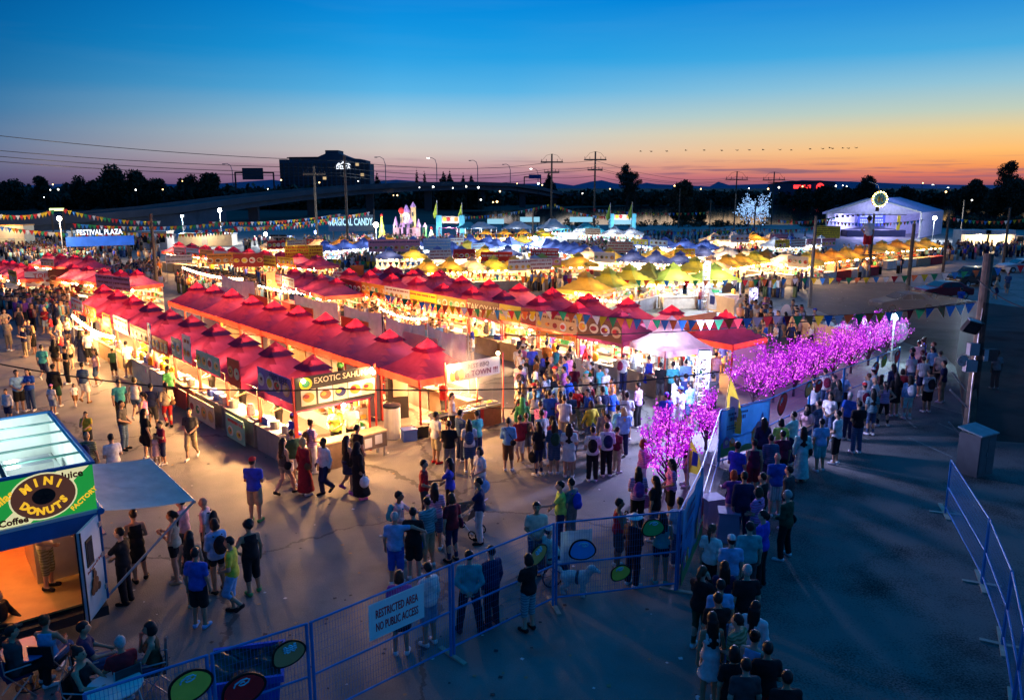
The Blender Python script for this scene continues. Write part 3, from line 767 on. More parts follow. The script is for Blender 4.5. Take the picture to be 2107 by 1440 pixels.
def body_mesh(sex, arms, legs):
 key = ('body', sex, arms, legs)
 if key in CACHE: return CACHE[key]
 S = skel(arms, legs); dz = S['dz']
 P = torso(sex, 0, dz)
 P += [('c', (0, -.01, 1.43 + dz), (0, .012, 1.57 + dz), .054, .05)]
 P += [('e', (0, .015, 1.665 + dz), (.074, .095, .112)), ('e', (0, .05, 1.60 + dz), (.054, .062, .062)), ('c', (0, .105, 1.665 + dz), (0, .128, 1.638 + dz), .013, .017),
          ('e', (.077, .008, 1.65 + dz), (.014, .026, .034)), ('e', (-.077, .008, 1.65 + dz), (.014, .026, .034)), ('e', (0, .095, 1.602 + dz), (.028, .02, .012))]
 P += arms_p(S, 0, 2.0, .88 if sex == 'f' else 1.0) + legs_p(S, 0, 2.0, sex)
 fingers = []
 for k, sg in (('ra', 1), ('la', -1)):
  s, e, w = [V3(*p) for p in S[k]]
  d = (w - e) / np.linalg.norm(w - e); palm = w + d * .075
  P.append(('c', w, palm, .027, .034))
  side = np.cross(d, V3(sg, 0, 0)); side = side / (np.linalg.norm(side) + 1e-6)
  curl = V3(-sg, 0, 0) - d * (V3(-sg, 0, 0) @ d); curl /= (np.linalg.norm(curl) + 1e-6)
  for j, L in enumerate((.062, .075, .08, .07)):
   b = palm + side * (j - 1.5) * .018
   fingers.append(([b, b + d * L * .5 + curl * .006, b + d * L * .8 + curl * .028, b + d * L * .85 + curl * .05], [.010, .0095, .009, .006]))
  b = w + d * .03 + side * -.03
  fingers.append(([b, b + d * .03 - side * .022, b + d * .06 - side * .02 + curl * .015], [.012, .011, .007]))
 for k in ('rl', 'll'):
  h, kn, an, to = [V3(*p) for p in S[k]]
  P += [('c', an, to, .042, .034), ('e', tuple((kn + (an - kn) * .3) + V3(0, -.02, 0)), (.05, .05, .13))]
 lo, hi = bounds(P, .05)
 V, F = field(P, lo, hi, .019, k=.03)
 F = list(map(tuple, F)); V = list(V); mi = [0] * len(F)
 for pts, rs in fingers:
  vs, fs = tube_np(pts, rs); b = len(V)
  V += vs; F += [tuple(b + i for i in f) for f in fs]; mi += [0] * len(fs)
 for ex in (.031, -.031):                       # eyes and brows
  for (cx, cy, cz, r, hgt, m) in ((ex, .099, 1.668, .013, .009, 1), (ex, .101, 1.69, .02, .005, 1)):
   vs, fs = tube_np([(cx - r, cy, cz + dz), (cx, cy + .006, cz + dz + .002), (cx + r, cy, cz + dz)], [hgt * .5, hgt, hgt * .5], 4)
   b = len(V); V += vs; F += [tuple(b + i for i in f) for f in fs[:-1]]; mi += [m] * (len(fs) - 1)
 vs, fs = tube_np([(-.022, .112, 1.603 + dz), (0, .118, 1.602 + dz), (.022, .112, 1.603 + dz)], [.003, .006, .003], 4)
 b = len(V); V += vs; F += [tuple(b + i for i in f) for f in fs[:-1]]; mi += [2] * (len(fs) - 1)
 me = np_mesh("body", V, F, mi=mi)
 me.materials.append(None); me.materials.append(M_EYE); me.materials.append(M_LIP)
 CACHE[key] = me; return me
M_EYE = mat("eye_dark", (.02, .015, .012), .3); M_LIP = mat("lips", (.28, .1, .09), .5)
def cloth_mesh(kind, sex, arms, legs):
 armsk = arms if kind in ('tshirt', 'shirt', 'hoodie', 'tank', 'dress', 'longdress', 'jacket') else '-'
 legsk = legs if kind in ('shorts', 'trousers', 'skirt', 'longskirt', 'leggings', 'dress', 'longdress', 'longshorts', 'hotpants') or legs == 'sit' else '-'
 key = (kind, sex, armsk, legsk)
 if key in CACHE: return CACHE[key]
 S = skel(arms, legs); dz = S['dz']
 seed = len(CACHE)
 if kind in ('tshirt', 'shirt', 'tank', 'hoodie', 'jacket'):
  g = {'tshirt': .02, 'shirt': .02, 'tank': .014, 'hoodie': .034, 'jacket': .03}[kind]
  P = torso(sex, g, dz)
  hem = {'tshirt': .89, 'shirt': .9, 'tank': .93, 'hoodie': .86, 'jacket': .85}[kind] + dz
  P += [('e', (0, -.004, .965 + dz), ((.176 if sex == 'f' else .17) + g, .124 + g, .24))]
  if kind == 'tshirt': P += arms_p(S, .014, .62)
  elif kind in ('hoodie', 'jacket', 'shirt'): P += arms_p(S, .012, 1.9)
  P += [('c', (0, -.01, 1.43 + dz), (0, 0, 1.49 + dz), .066, .062)]
  neck = 1.475 + dz if kind != 'tank' else 1.43 + dz
  def cut(P_):
   c = np.maximum(hem - P_[..., 2], 0 * P_[..., 2] - 1)
   top = P_[..., 2] - neck - np.clip(-P_[..., 1], 0, .1) * .4
   c = np.maximum(c, top)
   if kind == 'tank': c = np.maximum(c, np.where(P_[..., 2] > 1.3 + dz, np.abs(P_[..., 0]) - .135, -1))
   # the hem only cuts the trunk, not hanging hands
   return np.where((P_[..., 2] < 1.02 + dz) & (np.hypot(P_[..., 0], P_[..., 1] * 1.3) > .2 + g), np.minimum(c, -1e-3) if kind in ('hoodie', 'jacket', 'shirt') else c, c)
  lo, hi = bounds(P, .05)
  if kind == 'hoodie': P += [('e', (0, -.09, 1.47 + dz), (.1, .06, .06))]
  V, F = field(P, lo, hi, .02, k=.03, cut=cut, noise=.004, seed=seed)
 elif kind in ('shorts', 'longshorts', 'trousers', 'leggings', 'hotpants'):
  up = {'shorts': .88, 'longshorts': 1.25, 'trousers': 1.93, 'leggings': 1.9, 'hotpants': .45}[kind]
  g = .006 if kind == 'leggings' else .018
  P = [p for p in torso(sex, g, dz) if p[1][2] < 1.2 + dz] + legs_p(S, g, up, sex, .02 if kind in ('shorts', 'longshorts') else .012 if kind == 'trousers' else 0)
  wst = 1.03 + dz
  lo, hi = bounds(P, .05)
  V, F = field(P, lo, hi, .02, k=.025, cut=lambda P_: P_[..., 2] - wst, noise=.003, seed=seed)
 else:
  low = {'skirt': .58, 'longskirt': .2, 'dress': .55, 'longdress': .14}[kind]
  P = [p for p in torso(sex, .016, dz) if 'dress' in kind or p[1][2] < 1.2 + dz]
  if legs == 'sit':
   P += legs_p(S, .035, .95 if low > .4 else 1.6, sex)
   hem = -1
  else:
   (kr, ar), (kl, al) = (LEGS[legs][0][0], LEGS[legs][0][1]), (mir(LEGS[legs][1][0]), mir(LEGS[legs][1][1]))
   my = (kr[1] + kl[1]) / 2; sp = abs(ar[1] - al[1]) * .35
   P += [('c', (0, 0, 1.0), (0, my, low + .02), .15, .2 + (.05 if low < .3 else 0)), ('c', (0, 0, 1.0), (.05, my + sp, low + .02), .13, .15), ('c', (0, 0, 1.0), (-.05, my - sp, low + .02), .13, .15)]
   hem = low
  wst = 1.04 + dz if 'skirt' in kind else 1.43 + dz
  if kind == 'longdress': P += arms_p(S, .02, 1.9); wst = 1.47
  lo, hi = bounds(P, .05)
  lo[2] = max(lo[2], hem - .06)
  def cut(P_):
   c = np.maximum(P_[..., 2] - wst, hem - P_[..., 2])
   if kind == 'dress': c = np.maximum(c, np.where(P_[..., 2] > 1.3 + dz, np.abs(P_[..., 0]) - .13, -1))
   return c
  V, F = field(P, lo, hi, .021, k=.04, cut=cut, noise=.005, seed=seed)
 me = np_mesh(kind, V, F); me.materials.append(None)
 CACHE[key] = me; return me
def hair_mesh(style):
 key = ('hair', style)
 if key in CACHE: return CACHE[key]
 if style in ('cap', 'beanie', 'sunhat'):
  P = [('e', (0, .012, 1.70), (.089, .108, .092))]
  if style == 'cap': P += [('c', (-.035, .12, 1.70), (.035, .12, 1.70), .012, .012), ('e', (0, .13, 1.703), (.065, .07, .012))]
  if style == 'sunhat': P += [('e', (0, .012, 1.695), (.19, .2, .018))]
  cut = lambda q: 1.685 - q[..., 2]
  lo, hi = bounds(P, .04)
  V, F = field(P, lo, hi, .014, k=.012, cut=cut)
 elif style == 'scarf':
  P = [('e', (0, .008, 1.67), (.098, .112, .128)), ('c', (0, -.02, 1.6), (0, -.01, 1.44), .085, .13)]
  cut = lambda q: np.where((q[..., 1] > .075) & (q[..., 2] < 1.72) & (q[..., 2] > 1.58) & (np.abs(q[..., 0]) < .065), 1, -1)
  lo, hi = bounds(P, .04); V, F = field(P, lo, hi, .016, k=.03, cut=cut)
 else:
  P = [('e', (0, .004, 1.682), (.088, .108, .112))]
  if style == 'bun': P += [('e', (0, -.07, 1.785), (.05, .05, .045))]
  if style == 'pony': P += [('c', (0, -.1, 1.72), (0, -.135, 1.62), .035, .038), ('c', (0, -.135, 1.62), (0, -.11, 1.38), .038, .018)]
  if style in ('long', 'verylong'):
   e = 1.22 if style == 'verylong' else 1.36
   P += [('c', (.045, -.04, 1.62), (.07, -.075, e), .062, .045), ('c', (-.045, -.04, 1.62), (-.07, -.075, e), .062, .045), ('c', (0, -.07, 1.62), (0, -.11, e - .03), .06, .045)]
  if style == 'bob': P += [('e', (.06, -.01, 1.6), (.04, .075, .08)), ('e', (-.06, -.01, 1.6), (.04, .075, .08)), ('e', (0, -.06, 1.6), (.08, .05, .08))]
  if style == 'curly': P = [('e', (0, -.01, 1.70), (.115, .125, .125))]
  if style == 'beard': P += []
  def cut(q):
   face = (q[..., 1] > .045) & (q[..., 2] < 1.715)
   low = (q[..., 2] < 1.6) & (style not in ('long', 'verylong', 'bob', 'pony', 'curly'))
   ear = (np.abs(q[..., 0]) > .06) & (q[..., 1] > -.005) & (q[..., 2] < 1.665) & (style in ('short', 'bun', 'pony'))
   return np.where(face | low | ear, .02, -1)
  lo, hi = bounds(P, .04)
  V, F = field(P, lo, hi, .015, k=.03, cut=cut, noise=.003 if style != 'curly' else .008)
 me = np_mesh(style + "_hair", V, F); me.materials.append(None)
 CACHE[key] = me; return me
def shoe_mesh(legs, side):
 key = ('shoe', legs, side)
 if key in CACHE: return CACHE[key]
 S = skel('down', legs); h, kn, an, to = [V3(*p) for p in S[side]]
 d = to - an; d[2] = 0; d /= np.linalg.norm(d)
 a = an - d * .035; a[2] = an[2] - .03
 P = [('c', a, to + d * .02, .052, .043), ('c', an, a, .047, .05)]
 lo, hi = bounds(P, .04)
 sole = min(an[2] - .09, to[2] - .04)
 V, F = field(P, lo, hi, .016, k=.02, cut=lambda q: np.maximum(q[..., 2] - an[2] - .012, sole - q[..., 2]))
 me = np_mesh("shoe", V, F); me.materials.append(None)
 CACHE[key] = me; return me
def bag_mesh(kind):
 key = ('bag', kind)
 if key in CACHE: return CACHE[key]
 if kind == 'backpack': P = [('e', (0, -.2, 1.22), (.15, .085, .22)), ('e', (0, -.27, 1.13), (.11, .05, .11)), ('c', (.1, -.13, 1.42), (.1, .12, 1.36), .02, .02), ('c', (-.1, -.13, 1.42), (-.1, .12, 1.36), .02, .02)]
 elif kind == 'shoulder': P = [('e', (.24, -.02, .98), (.06, .13, .13)), ('c', (.22, -.02, 1.1), (.17, -.02, 1.45), .012, .012)]
 elif kind == 'plastic': P = [('e', (.27, .05, .62), (.1, .15, .17)), ('c', (.26, .04, .75), (.255, .03, .88), .03, .012)]
 elif kind == 'tote': P = [('e', (-.27, .02, .66), (.06, .17, .19)), ('c', (-.26, -.05, .8), (-.25, .02, .9), .01, .01), ('c', (-.26, .09, .8), (-.25, .02, .9), .01, .01)]
 else: P = [('e', (.16, -.17, 1.0), (.1, .06, .1)), ('c', (.16, -.15, 1.08), (-.12, -.1, 1.46), .014, .014), ('c', (-.12, -.1, 1.46), (-.08, .13, 1.36), .014, .014), ('c', (-.08, .13, 1.36), (.19, .08, 1.05), .014, .014)]
 lo, hi = bounds(P, .04); V, F = field(P, lo, hi, .018, k=.02, noise=.003)
 me = np_mesh(kind, V, F); me.materials.append(None)
 CACHE[key] = me; return me
CC = {'white': (.72, .72, .74), 'black': (.013, .013, .016), 'navy': (.015, .025, .09), 'blue': (.02, .1, .5), 'light blue': (.22, .45, .75), 'royal blue': (.03, .06, .55), 'grey': (.2, .2, .21), 'dark grey': (.06, .06, .065),
      'red': (.5, .02, .03), 'dark red': (.28, .015, .03), 'pink': (.75, .13, .38), 'pale pink': (.75, .45, .48), 'teal': (.06, .4, .42), 'mint': (.35, .72, .68), 'green': (.05, .28, .09), 'lime green': (.45, .7, .12), 'dark green': (.02, .07, .04),
      'yellow': (.75, .58, .05), 'orange': (.8, .25, .04), 'beige': (.5, .4, .28), 'khaki': (.4, .32, .2), 'brown': (.16, .08, .04), 'purple': (.22, .06, .35), 'mauve': (.35, .2, .38), 'denim': (.07, .13, .27), 'pale denim': (.25, .34, .48), 'maroon': (.2, .015, .05), 'cream': (.72, .64, .5), 'olive': (.14, .15, .06), 'plaid teal': (.1, .22, .26), 'silver': (.5, .5, .53)}
def cmat(c):
 nm = "cloth_" + c.replace(' ', '_'); new = nm not in MATS
 m = mat(nm, CC[c], .88, .22, 9, bump=.3)
 if new and c in ('plaid teal', 'olive', 'pink', 'mauve', 'denim', 'silver'):      # woven stripes
  nt = m.node_tree; b = nt.nodes['Principled BSDF']; src = b.inputs['Base Color'].links[0].from_socket
  t = N(nt, 'ShaderNodeTexCoord'); w = N(nt, 'ShaderNodeTexWave'); w.bands_direction = 'Z' if c != 'silver' else 'X'; w.inputs['Scale'].default_value = 5; w.inputs['Distortion'].default_value = 6 if c in ('olive', 'plaid teal') else .3
  nt.links.new(t.outputs['Object'], w.inputs[0]); mx = N(nt, 'ShaderNodeMix', data_type='RGBA'); nt.links.new(w.outputs['Fac'], mx.inputs[0]); nt.links.new(src, mx.inputs[6]); mx.inputs[7].default_value = (*[min(.8, x * 1.5 + .12) for x in CC[c]], 1) if c != 'denim' else (*[x * .6 for x in CC[c]], 1)
  nt.links.new(mx.outputs[2], b.inputs['Base Color'])
 return m
SKINS = [mat("skin_" + n, c, .55, .08, 7, spec=.35) for n, c in (('fair', (.58, .36, .26)), ('tan', (.48, .28, .18)), ('olive', (.42, .25, .15)), ('brown', (.24, .12, .07)), ('deep', (.12, .06, .035)))]
HAIRC = {'black': mat("hair_black", (.012, .01, .01), .45, .3, 30, bump=.3), 'brown': mat("hair_brown", (.07, .035, .018), .5, .3, 30, bump=.3), 'blonde': mat("hair_blonde", (.5, .34, .14), .5, .3, 30, bump=.3), 'grey': mat("hair_grey", (.4, .4, .4), .6, .2, 30, bump=.3), 'red': mat("hair_red", (.35, .05, .03), .5, .3, 30)}
NP = [0]
SEEN_FEET = []
BAGTXT = {'backpack': 'backpack', 'shoulder': 'shoulder bag', 'plastic': 'plastic carrier bag', 'tote': 'tote bag', 'sling': 'sling bag'}
def person(p, rz, sex, arms, legs, top, bot, hair, where, h=1.0, shoes='white', skin=None, bag=None, detail=True, group=None, extra='', print_=None):
 """p: the spot of the feet; top/bot: (kind, colour); hair: (style, colour)"""
 sk = SKINS[skin if skin is not None else R.choice((0, 0, 1, 1, 1, 2))]
 o = link("person", body_mesh(sex, arms, legs))
 o.location = p; o.rotation_euler = (0, 0, rz); o.scale = (h * R.uniform(.97, 1.06), h * R.uniform(.97, 1.06), h)
 o.material_slots[0].link = 'OBJECT'; o.material_slots[0].material = sk
 dz = SITDZ if legs == 'sit' else 0
 hs = inst("hat" if hair[0] in ('sunhat',) else "cap" if hair[0] in ('cap', 'beanie') else "headscarf" if hair[0] == 'scarf' else "hair", hair_mesh(hair[0]), cmat(hair[1]) if hair[0] in ('cap', 'beanie', 'sunhat', 'scarf') else HAIRC[hair[1]], o, (0, 0, dz)) if hair[0] != 'bald' else None
 if hair[0] in ('cap', 'beanie'): inst("hair", hair_mesh('short'), HAIRC['black'], o, (0, -.002, dz - .012), scale=(.97, .97, 1))
 if top: inst({'tshirt': 'shirt', 'tank': 'tank_top'}.get(top[0], top[0]).replace('longdress', 'dress'), cloth_mesh(top[0], sex, arms, legs), cmat(top[1]), o)
 if bot: inst({'longshorts': 'shorts', 'hotpants': 'shorts', 'longskirt': 'skirt', 'longdress': 'dress'}.get(bot[0], bot[0]), cloth_mesh(bot[0], sex, arms, legs), cmat(bot[1]), o)
 if detail and shoes:
  for s in ('rl', 'll'): inst("shoe", shoe_mesh(legs, s), cmat(shoes), o)
 tn = {'tshirt': 'T-shirt', 'tank': 'tank top', 'hotpants': 'short shorts', 'longshorts': 'long shorts', 'longskirt': 'long skirt', 'longdress': 'long dress'}
 hn = {'short': '', 'bald': 'bald ', 'cap': 'cap-wearing ', 'sunhat': 'hat-wearing ', 'scarf': 'headscarfed ', 'long': 'long-haired ', 'verylong': 'long-haired ', 'pony': 'ponytailed ', 'bun': 'bun-haired ', 'bob': 'bob-haired ', 'curly': 'curly-haired ', 'beanie': 'beanie-wearing '}[hair[0]]
 w = []
 if top: w.append(top[1] + ' ' + tn.get(top[0], top[0]))
 if bot: w.append(bot[1] + ' ' + tn.get(bot[0], bot[0]))
 L = f"person in {' and '.join(w)}{', ' if extra else ' '}{extra}{' ' if extra else ''}{where}"
 if hn and len(L.split()) < 15: L = hn + L
 if len(L.split()) > 16 or detail is False and len(w) > 1 and bag is None: L = f"{hn}person in {w[0]}, {extra}{where}"
 if len(L.split()) > 16: L = ' '.join(L.split()[:16])
 tag(o, L, "person", group or "people at the night market")
 if bag:
  bo = inst("backpack" if bag[0] == 'backpack' else "bag", bag_mesh(bag[0]), cmat(bag[1]), None, o.location, rz)
  bo.scale = o.scale
  if legs == 'sit': bo.location.z += dz
  tag(bo, f"{bag[1]} {BAGTXT[bag[0]]} carried by the {hn}person in {w[0]} {where}", "backpack" if bag[0] == 'backpack' else "bag", "bags carried by visitors")
  if len(bo['label'].split()) > 16: bo['label'] = f"{bag[1]} {BAGTXT[bag[0]]} on the person in {w[0]} {where}"
  if len(bo['label'].split()) > 16: bo['label'] = ' '.join(bo['label'].split()[:16])
 NP[0] += 1
 SEEN_FEET.append((p[0], p[1]))
 return o
# ================================================================== market stalls
HALF, EAVE, PEAK = 1.40, 2.12, 3.3
def canopy_mesh(name, half, eave, peak, cap=False, n=10, e=2.4):
 b = MB()
 rng = [-1 + 2 * i / n for i in range(n + 1)]
 def h(u, v):
  r = max(abs(u), abs(v)); q = 1 - r
  ridge = min(abs(u), abs(v)) / max(r, 1e-4)
  return eave + (peak - eave) * (.62 * q + .38 * q ** e) - .05 * math.sin(PI * r) * (1 - ridge)
 if not cap:
  vs = [(u * half, v * half, h(u, v)) for v in rng for u in rng]
 else:
  vs = [(u * half * .36, v * half * .36, peak + .1 - (peak - eave) * .44 * max(abs(u), abs(v)) ** .9 + .03 * min(abs(u), abs(v))) for v in rng for u in rng]
 fs = [(j * (n + 1) + i, j * (n + 1) + i + 1, (j + 1) * (n + 1) + i + 1, (j + 1) * (n + 1) + i) for j in range(n) for i in range(n) if cap or max(abs(rng[i] + 1 / n), abs(rng[j] + 1 / n)) > .2]
 b.add(vs, fs)
 return b.mesh(name)
def valance_mesh(half, eave, drop):
 b = MB(); n = 12
 c = [(-half, -half), (half, -half), (half, half), (-half, half)]
 for k in range(4):
  a, d = c[k], c[(k + 1) % 4]
  vs = []
  for i in range(n + 1):
   t = i / n; x, y = a[0] + (d[0] - a[0]) * t, a[1] + (d[1] - a[1]) * t
   o = .02 * math.sin(i * 2.1 + k)
   nx, ny = ((0, -1), (1, 0), (0, 1), (-1, 0))[k]
   vs += [(x + nx * .01, y + ny * .01, eave + .01), (x + nx * (.03 + o), y + ny * (.03 + o), eave - drop + .012 * (i % 2))]
  b.add(vs, [(2 * i, 2 * i + 1, 2 * i + 3, 2 * i + 2) for i in range(n)])
 return b.mesh("valance")
CAN = canopy_mesh("canopy", HALF, EAVE, PEAK)
CANF = canopy_mesh("canopy", HALF, EAVE, 3.02)
CAP = canopy_mesh("vent_cap", HALF, EAVE, PEAK, True, 6, 1.2)
CAPF = canopy_mesh("vent_cap", HALF, EAVE, 3.02, True, 6, 1.2)
VAL = valance_mesh(HALF, EAVE, .26)
LEG = MB().box(-.03, -.03, 0, .03, .03, EAVE + .02).mesh("leg")
CTR = MB().box(-1.32, -.38, 0, 1.32, .3, .9).box(-1.36, -.42, .9, 1.36, .36, .94).mesh("counter")
BACK = MB().box(-1.36, -.015, .02, 1.36, .015, 1.9).mesh("back_panel")
BULB = MB().ball((0, 0, 0), .075, 5).mesh("light_bulb")
BULBF = MB().ball((0, 0, 0), .12, 4).mesh("light_bulb")
FAB = {k: fabric("tent_" + k, c, t) for k, c, t in (('red', (.36, .03, .1), .1), ('red3', (.26, .04, .13), .1), ('val', (.8, .07, .05), .55), ('redcap', (.66, .015, .08), .45), ('red2', (.46, .05, .14), .12), ('maroon', (.26, .025, .1), .1), ('mcap', (.3, .02, .08), .3), ('pinkred', (.62, .13, .26), .2), ('pale', (.72, .42, .5), .3), ('blue', (.09, .13, .38), .1), ('yellow', (.66, .46, .06), .14), ('orange', (.7, .36, .04), .16), ('white', (.6, .57, .6), .14), ('lime', (.52, .54, .06), .16), ('teal', (.05, .3, .36), .3), ('tan', (.5, .4, .3), .35))}  # sky's purple put into red canopy colours, lamp glow into caps and valances
M_LEGR = mat("leg_red", (.5, .05, .03), .5); M_LEGW = mat("leg_steel", (.45, .45, .46), .35, metal=.5)
M_BULBW = glow("bulb_warm", (1.0, .72, .36), 26); M_BULBC = glow("bulb_cool", (.85, .93, 1.0), 26)
M_STEEL_ = mat("shelf_steel", (.3, .3, .3), .5)
CLOTHS = [mat("counter_" + n, c, .7, .15, 3) for n, c in (('board', (.38, .28, .18)), ('white', (.7, .68, .64)), ('grey', (.26, .25, .27)), ('red', (.4, .03, .04)), ('steel', (.5, .5, .5)), ('ply', (.5, .34, .18)))]
PANELM = [mat("panel_" + n, c, .75, .1, 2) for n, c in (('white', (.7, .68, .66)), ('cream', (.68, .56, .4)), ('grey', (.4, .4, .42)))]
SIGNC = {k: mat("print_" + k.replace(' ', '_'), c, .5, .08, 3) for k, c in {'white': (.75, .73, .7), 'yellow': (.8, .6, .03), 'red': (.6, .03, .03), 'orange': (.8, .3, .05), 'brown': (.17, .07, .035), 'tan': (.62, .4, .2), 'black': (.03, .03, .03), 'blue': (.06, .12, .5), 'sky': (.25, .5, .75), 'green': (.05, .3, .12), 'mint': (.25, .55, .45), 'pink': (.75, .3, .4), 'purple': (.2, .15, .45), 'cream': (.75, .65, .45), 'dark red': (.3, .02, .03), 'olive': (.3, .3, .12), 'navy': (.03, .04, .15), 'gold': (.75, .45, .08)}.items()}
FOODC = ['orange', 'red', 'brown', 'gold', 'cream', 'dark red', 'yellow', 'green']
def disc(parent, x, z, rx, rz, c, y, name='picture', n=14, M=None):
 b = MB(); b.prism([(rx * math.cos(2 * PI * i / n), rz * math.sin(2 * PI * i / n)) for i in range(n)], M or frame((x, y, z), (-1, 0, 0), (0, 0, 1)), .012)
 return b.build(name, SIGNC[c] if isinstance(c, str) else c, parent)
def sign(parent, x0, x1, z0, z1, y, base, style='food', words=None, ink='dark red', rr=R, wsize=None, name='sign_board'):
 """a printed board facing local +y: board > picture, lettering"""
 s = MB().box(x0, y - .03, z0, x1, y, z1).build(name, SIGNC[base], parent)
 W, Hh = x1 - x0, z1 - z0
 yy = y + .004
 if style in ('food', 'foodtext'):
  n = max(2, int(W / .55))
  for i in range(n):
   cx = x0 + W * (i + .5) / n + rr.uniform(-.05, .05)
   cz = z0 + Hh * (.34 if style == 'foodtext' else .5)
   r = min(W / n * .42, Hh * (.28 if style == 'foodtext' else .4))
   disc(s, cx, cz, r, r * rr.uniform(.7, 1), rr.choice(['white', 'cream', 'tan']), yy)
   disc(s, cx + r * .1, cz, r * .7, r * rr.uniform(.4, .65), rr.choice(FOODC), yy + .012)
   disc(s, cx - r * .3, cz + r * .15, r * .28, r * .22, rr.choice(FOODC), yy + .024, n=8)
 if words:
  for i, (t, cx, cz, sz, c) in enumerate(words):
   text(t, sz, SIGNC[c], s, frame((x0 + W * cx, yy + .014, z0 + Hh * cz), (-1, 0, 0), (0, 0, 1)), bold=.008 * sz)
 elif style in ('foodtext', 'lines'):
  b = MB(); rows = 1 if style == 'foodtext' else max(2, int(Hh / .28))
  for r_ in range(rows):
   z = z0 + Hh * (.78 if style == 'foodtext' else (r_ + .5) / rows); x = x0 + .1
   hgt = min(.16, Hh * .14)
   while x < x1 - .15:
    w = rr.uniform(.05, .13)
    b.box(x, yy, z - hgt * rr.uniform(.7, 1) * .5, min(x + w, x1 - .05), yy + .008, z + hgt * .5); x += w + rr.choice((.03, .03, .03, .1))
  b.build("printed_line", SIGNC[ink], s, kind='stuff')
 return s
STALLS = []
GOODS = []
for q in range(4):
 b = MB(); rg = random.Random(q + 40)
 for z in (.75, 1.15, 1.55):
  b.cur = 0; b.box(-1.3, 0, z - .03, 1.3, .3, z); x = -1.28
  while x < 1.15:
   w = rg.uniform(.06, .26); hh = rg.uniform(.08, .3); b.cur = rg.randrange(1, 9)
   if rg.random() < .85: b.box(x, .04, z + .002, x + w, rg.uniform(.15, .28), z + hh)
   x += w + rg.uniform(.01, .08)
 g_ = b.mesh("goods")
 for m_ in [M_STEEL_] + [SIGNC[c] for c in ('white', 'orange', 'red', 'gold', 'sky', 'cream', 'green', 'brown')]: g_.materials.append(m_)
 GOODS.append(g_)
def ordn(i): return ORD[i] if i < 12 else f"{i + 1}{'st' if i == 20 else 'nd' if i == 21 else 'th'}"
def stall(p, rz, color, label, group, near=True, lampw=0, lampc=WARM, bulbs=2, signs=(), legc=None, ctr=None, back=True, rr=R, half=1.0, bulbm=None, backm=None, counter=True):
 o = thing("market_stall", label, "market stall", (p[0], p[1], 0), rz, group)
 if half != 1.0: o.scale = (half, half, 1)
 f = FAB[color if color != 'red' else rr.choice(('red', 'red', 'red2', 'red3'))]
 hj, tw = rr.uniform(.93, 1.05), rr.uniform(-.03, .03)
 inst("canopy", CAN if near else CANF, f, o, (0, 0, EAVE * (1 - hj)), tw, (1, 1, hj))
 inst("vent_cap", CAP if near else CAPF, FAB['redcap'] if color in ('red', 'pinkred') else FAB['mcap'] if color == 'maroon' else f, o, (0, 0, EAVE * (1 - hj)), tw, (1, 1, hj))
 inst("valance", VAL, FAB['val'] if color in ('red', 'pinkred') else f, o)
 if near:
  for x in (-1, 1):
   for y in (-1, 1): inst("leg", LEG, legc or M_LEGR, o, (x * (HALF - .05), y * (HALF - .05), 0))
 if counter: inst("counter", CTR, ctr or rr.choice(CLOTHS), o, (0, HALF - .1, 0))
 if back: inst("back_panel", BACK, backm or rr.choice(PANELM), o, (0, -HALF + .05, 0))
 if back:
  gm = rr.choice(GOODS)
  link('goods', gm, o, 'stuff', (0, -HALF + .1, 0)) if near or rr.random() < .75 else None
 bm = bulbm or (M_BULBW if lampc[2] < .6 else M_BULBC)
 for i in range(bulbs):
  x = -1.1 + 2.2 * (i + .5) / bulbs
  inst("light_bulb", BULB if near else BULBF, bm, o, (x + rr.uniform(-.2, .2), HALF * rr.uniform(.55, .97), 1.86 if near else 1.84))
 for s in signs: sign(o, *s[:6], **s[6]) if len(s) > 6 else sign(o, *s)
 if lampw: lamp((0, .75, 1.78), lampw, lampc, .1, o)
 STALLS.append((o, label, near))
 return o
DIRX = Vector((.655, -.755, 0)); NRM = Vector((.755, .655, 0))
RZ_A = math.atan2(DIRX.y, DIRX.x) + PI          # local +y = -NRM
RZ_B = math.atan2(DIRX.y, DIRX.x)               # local +y = +NRM
def at(n, s): return NRM * n + DIRX * s
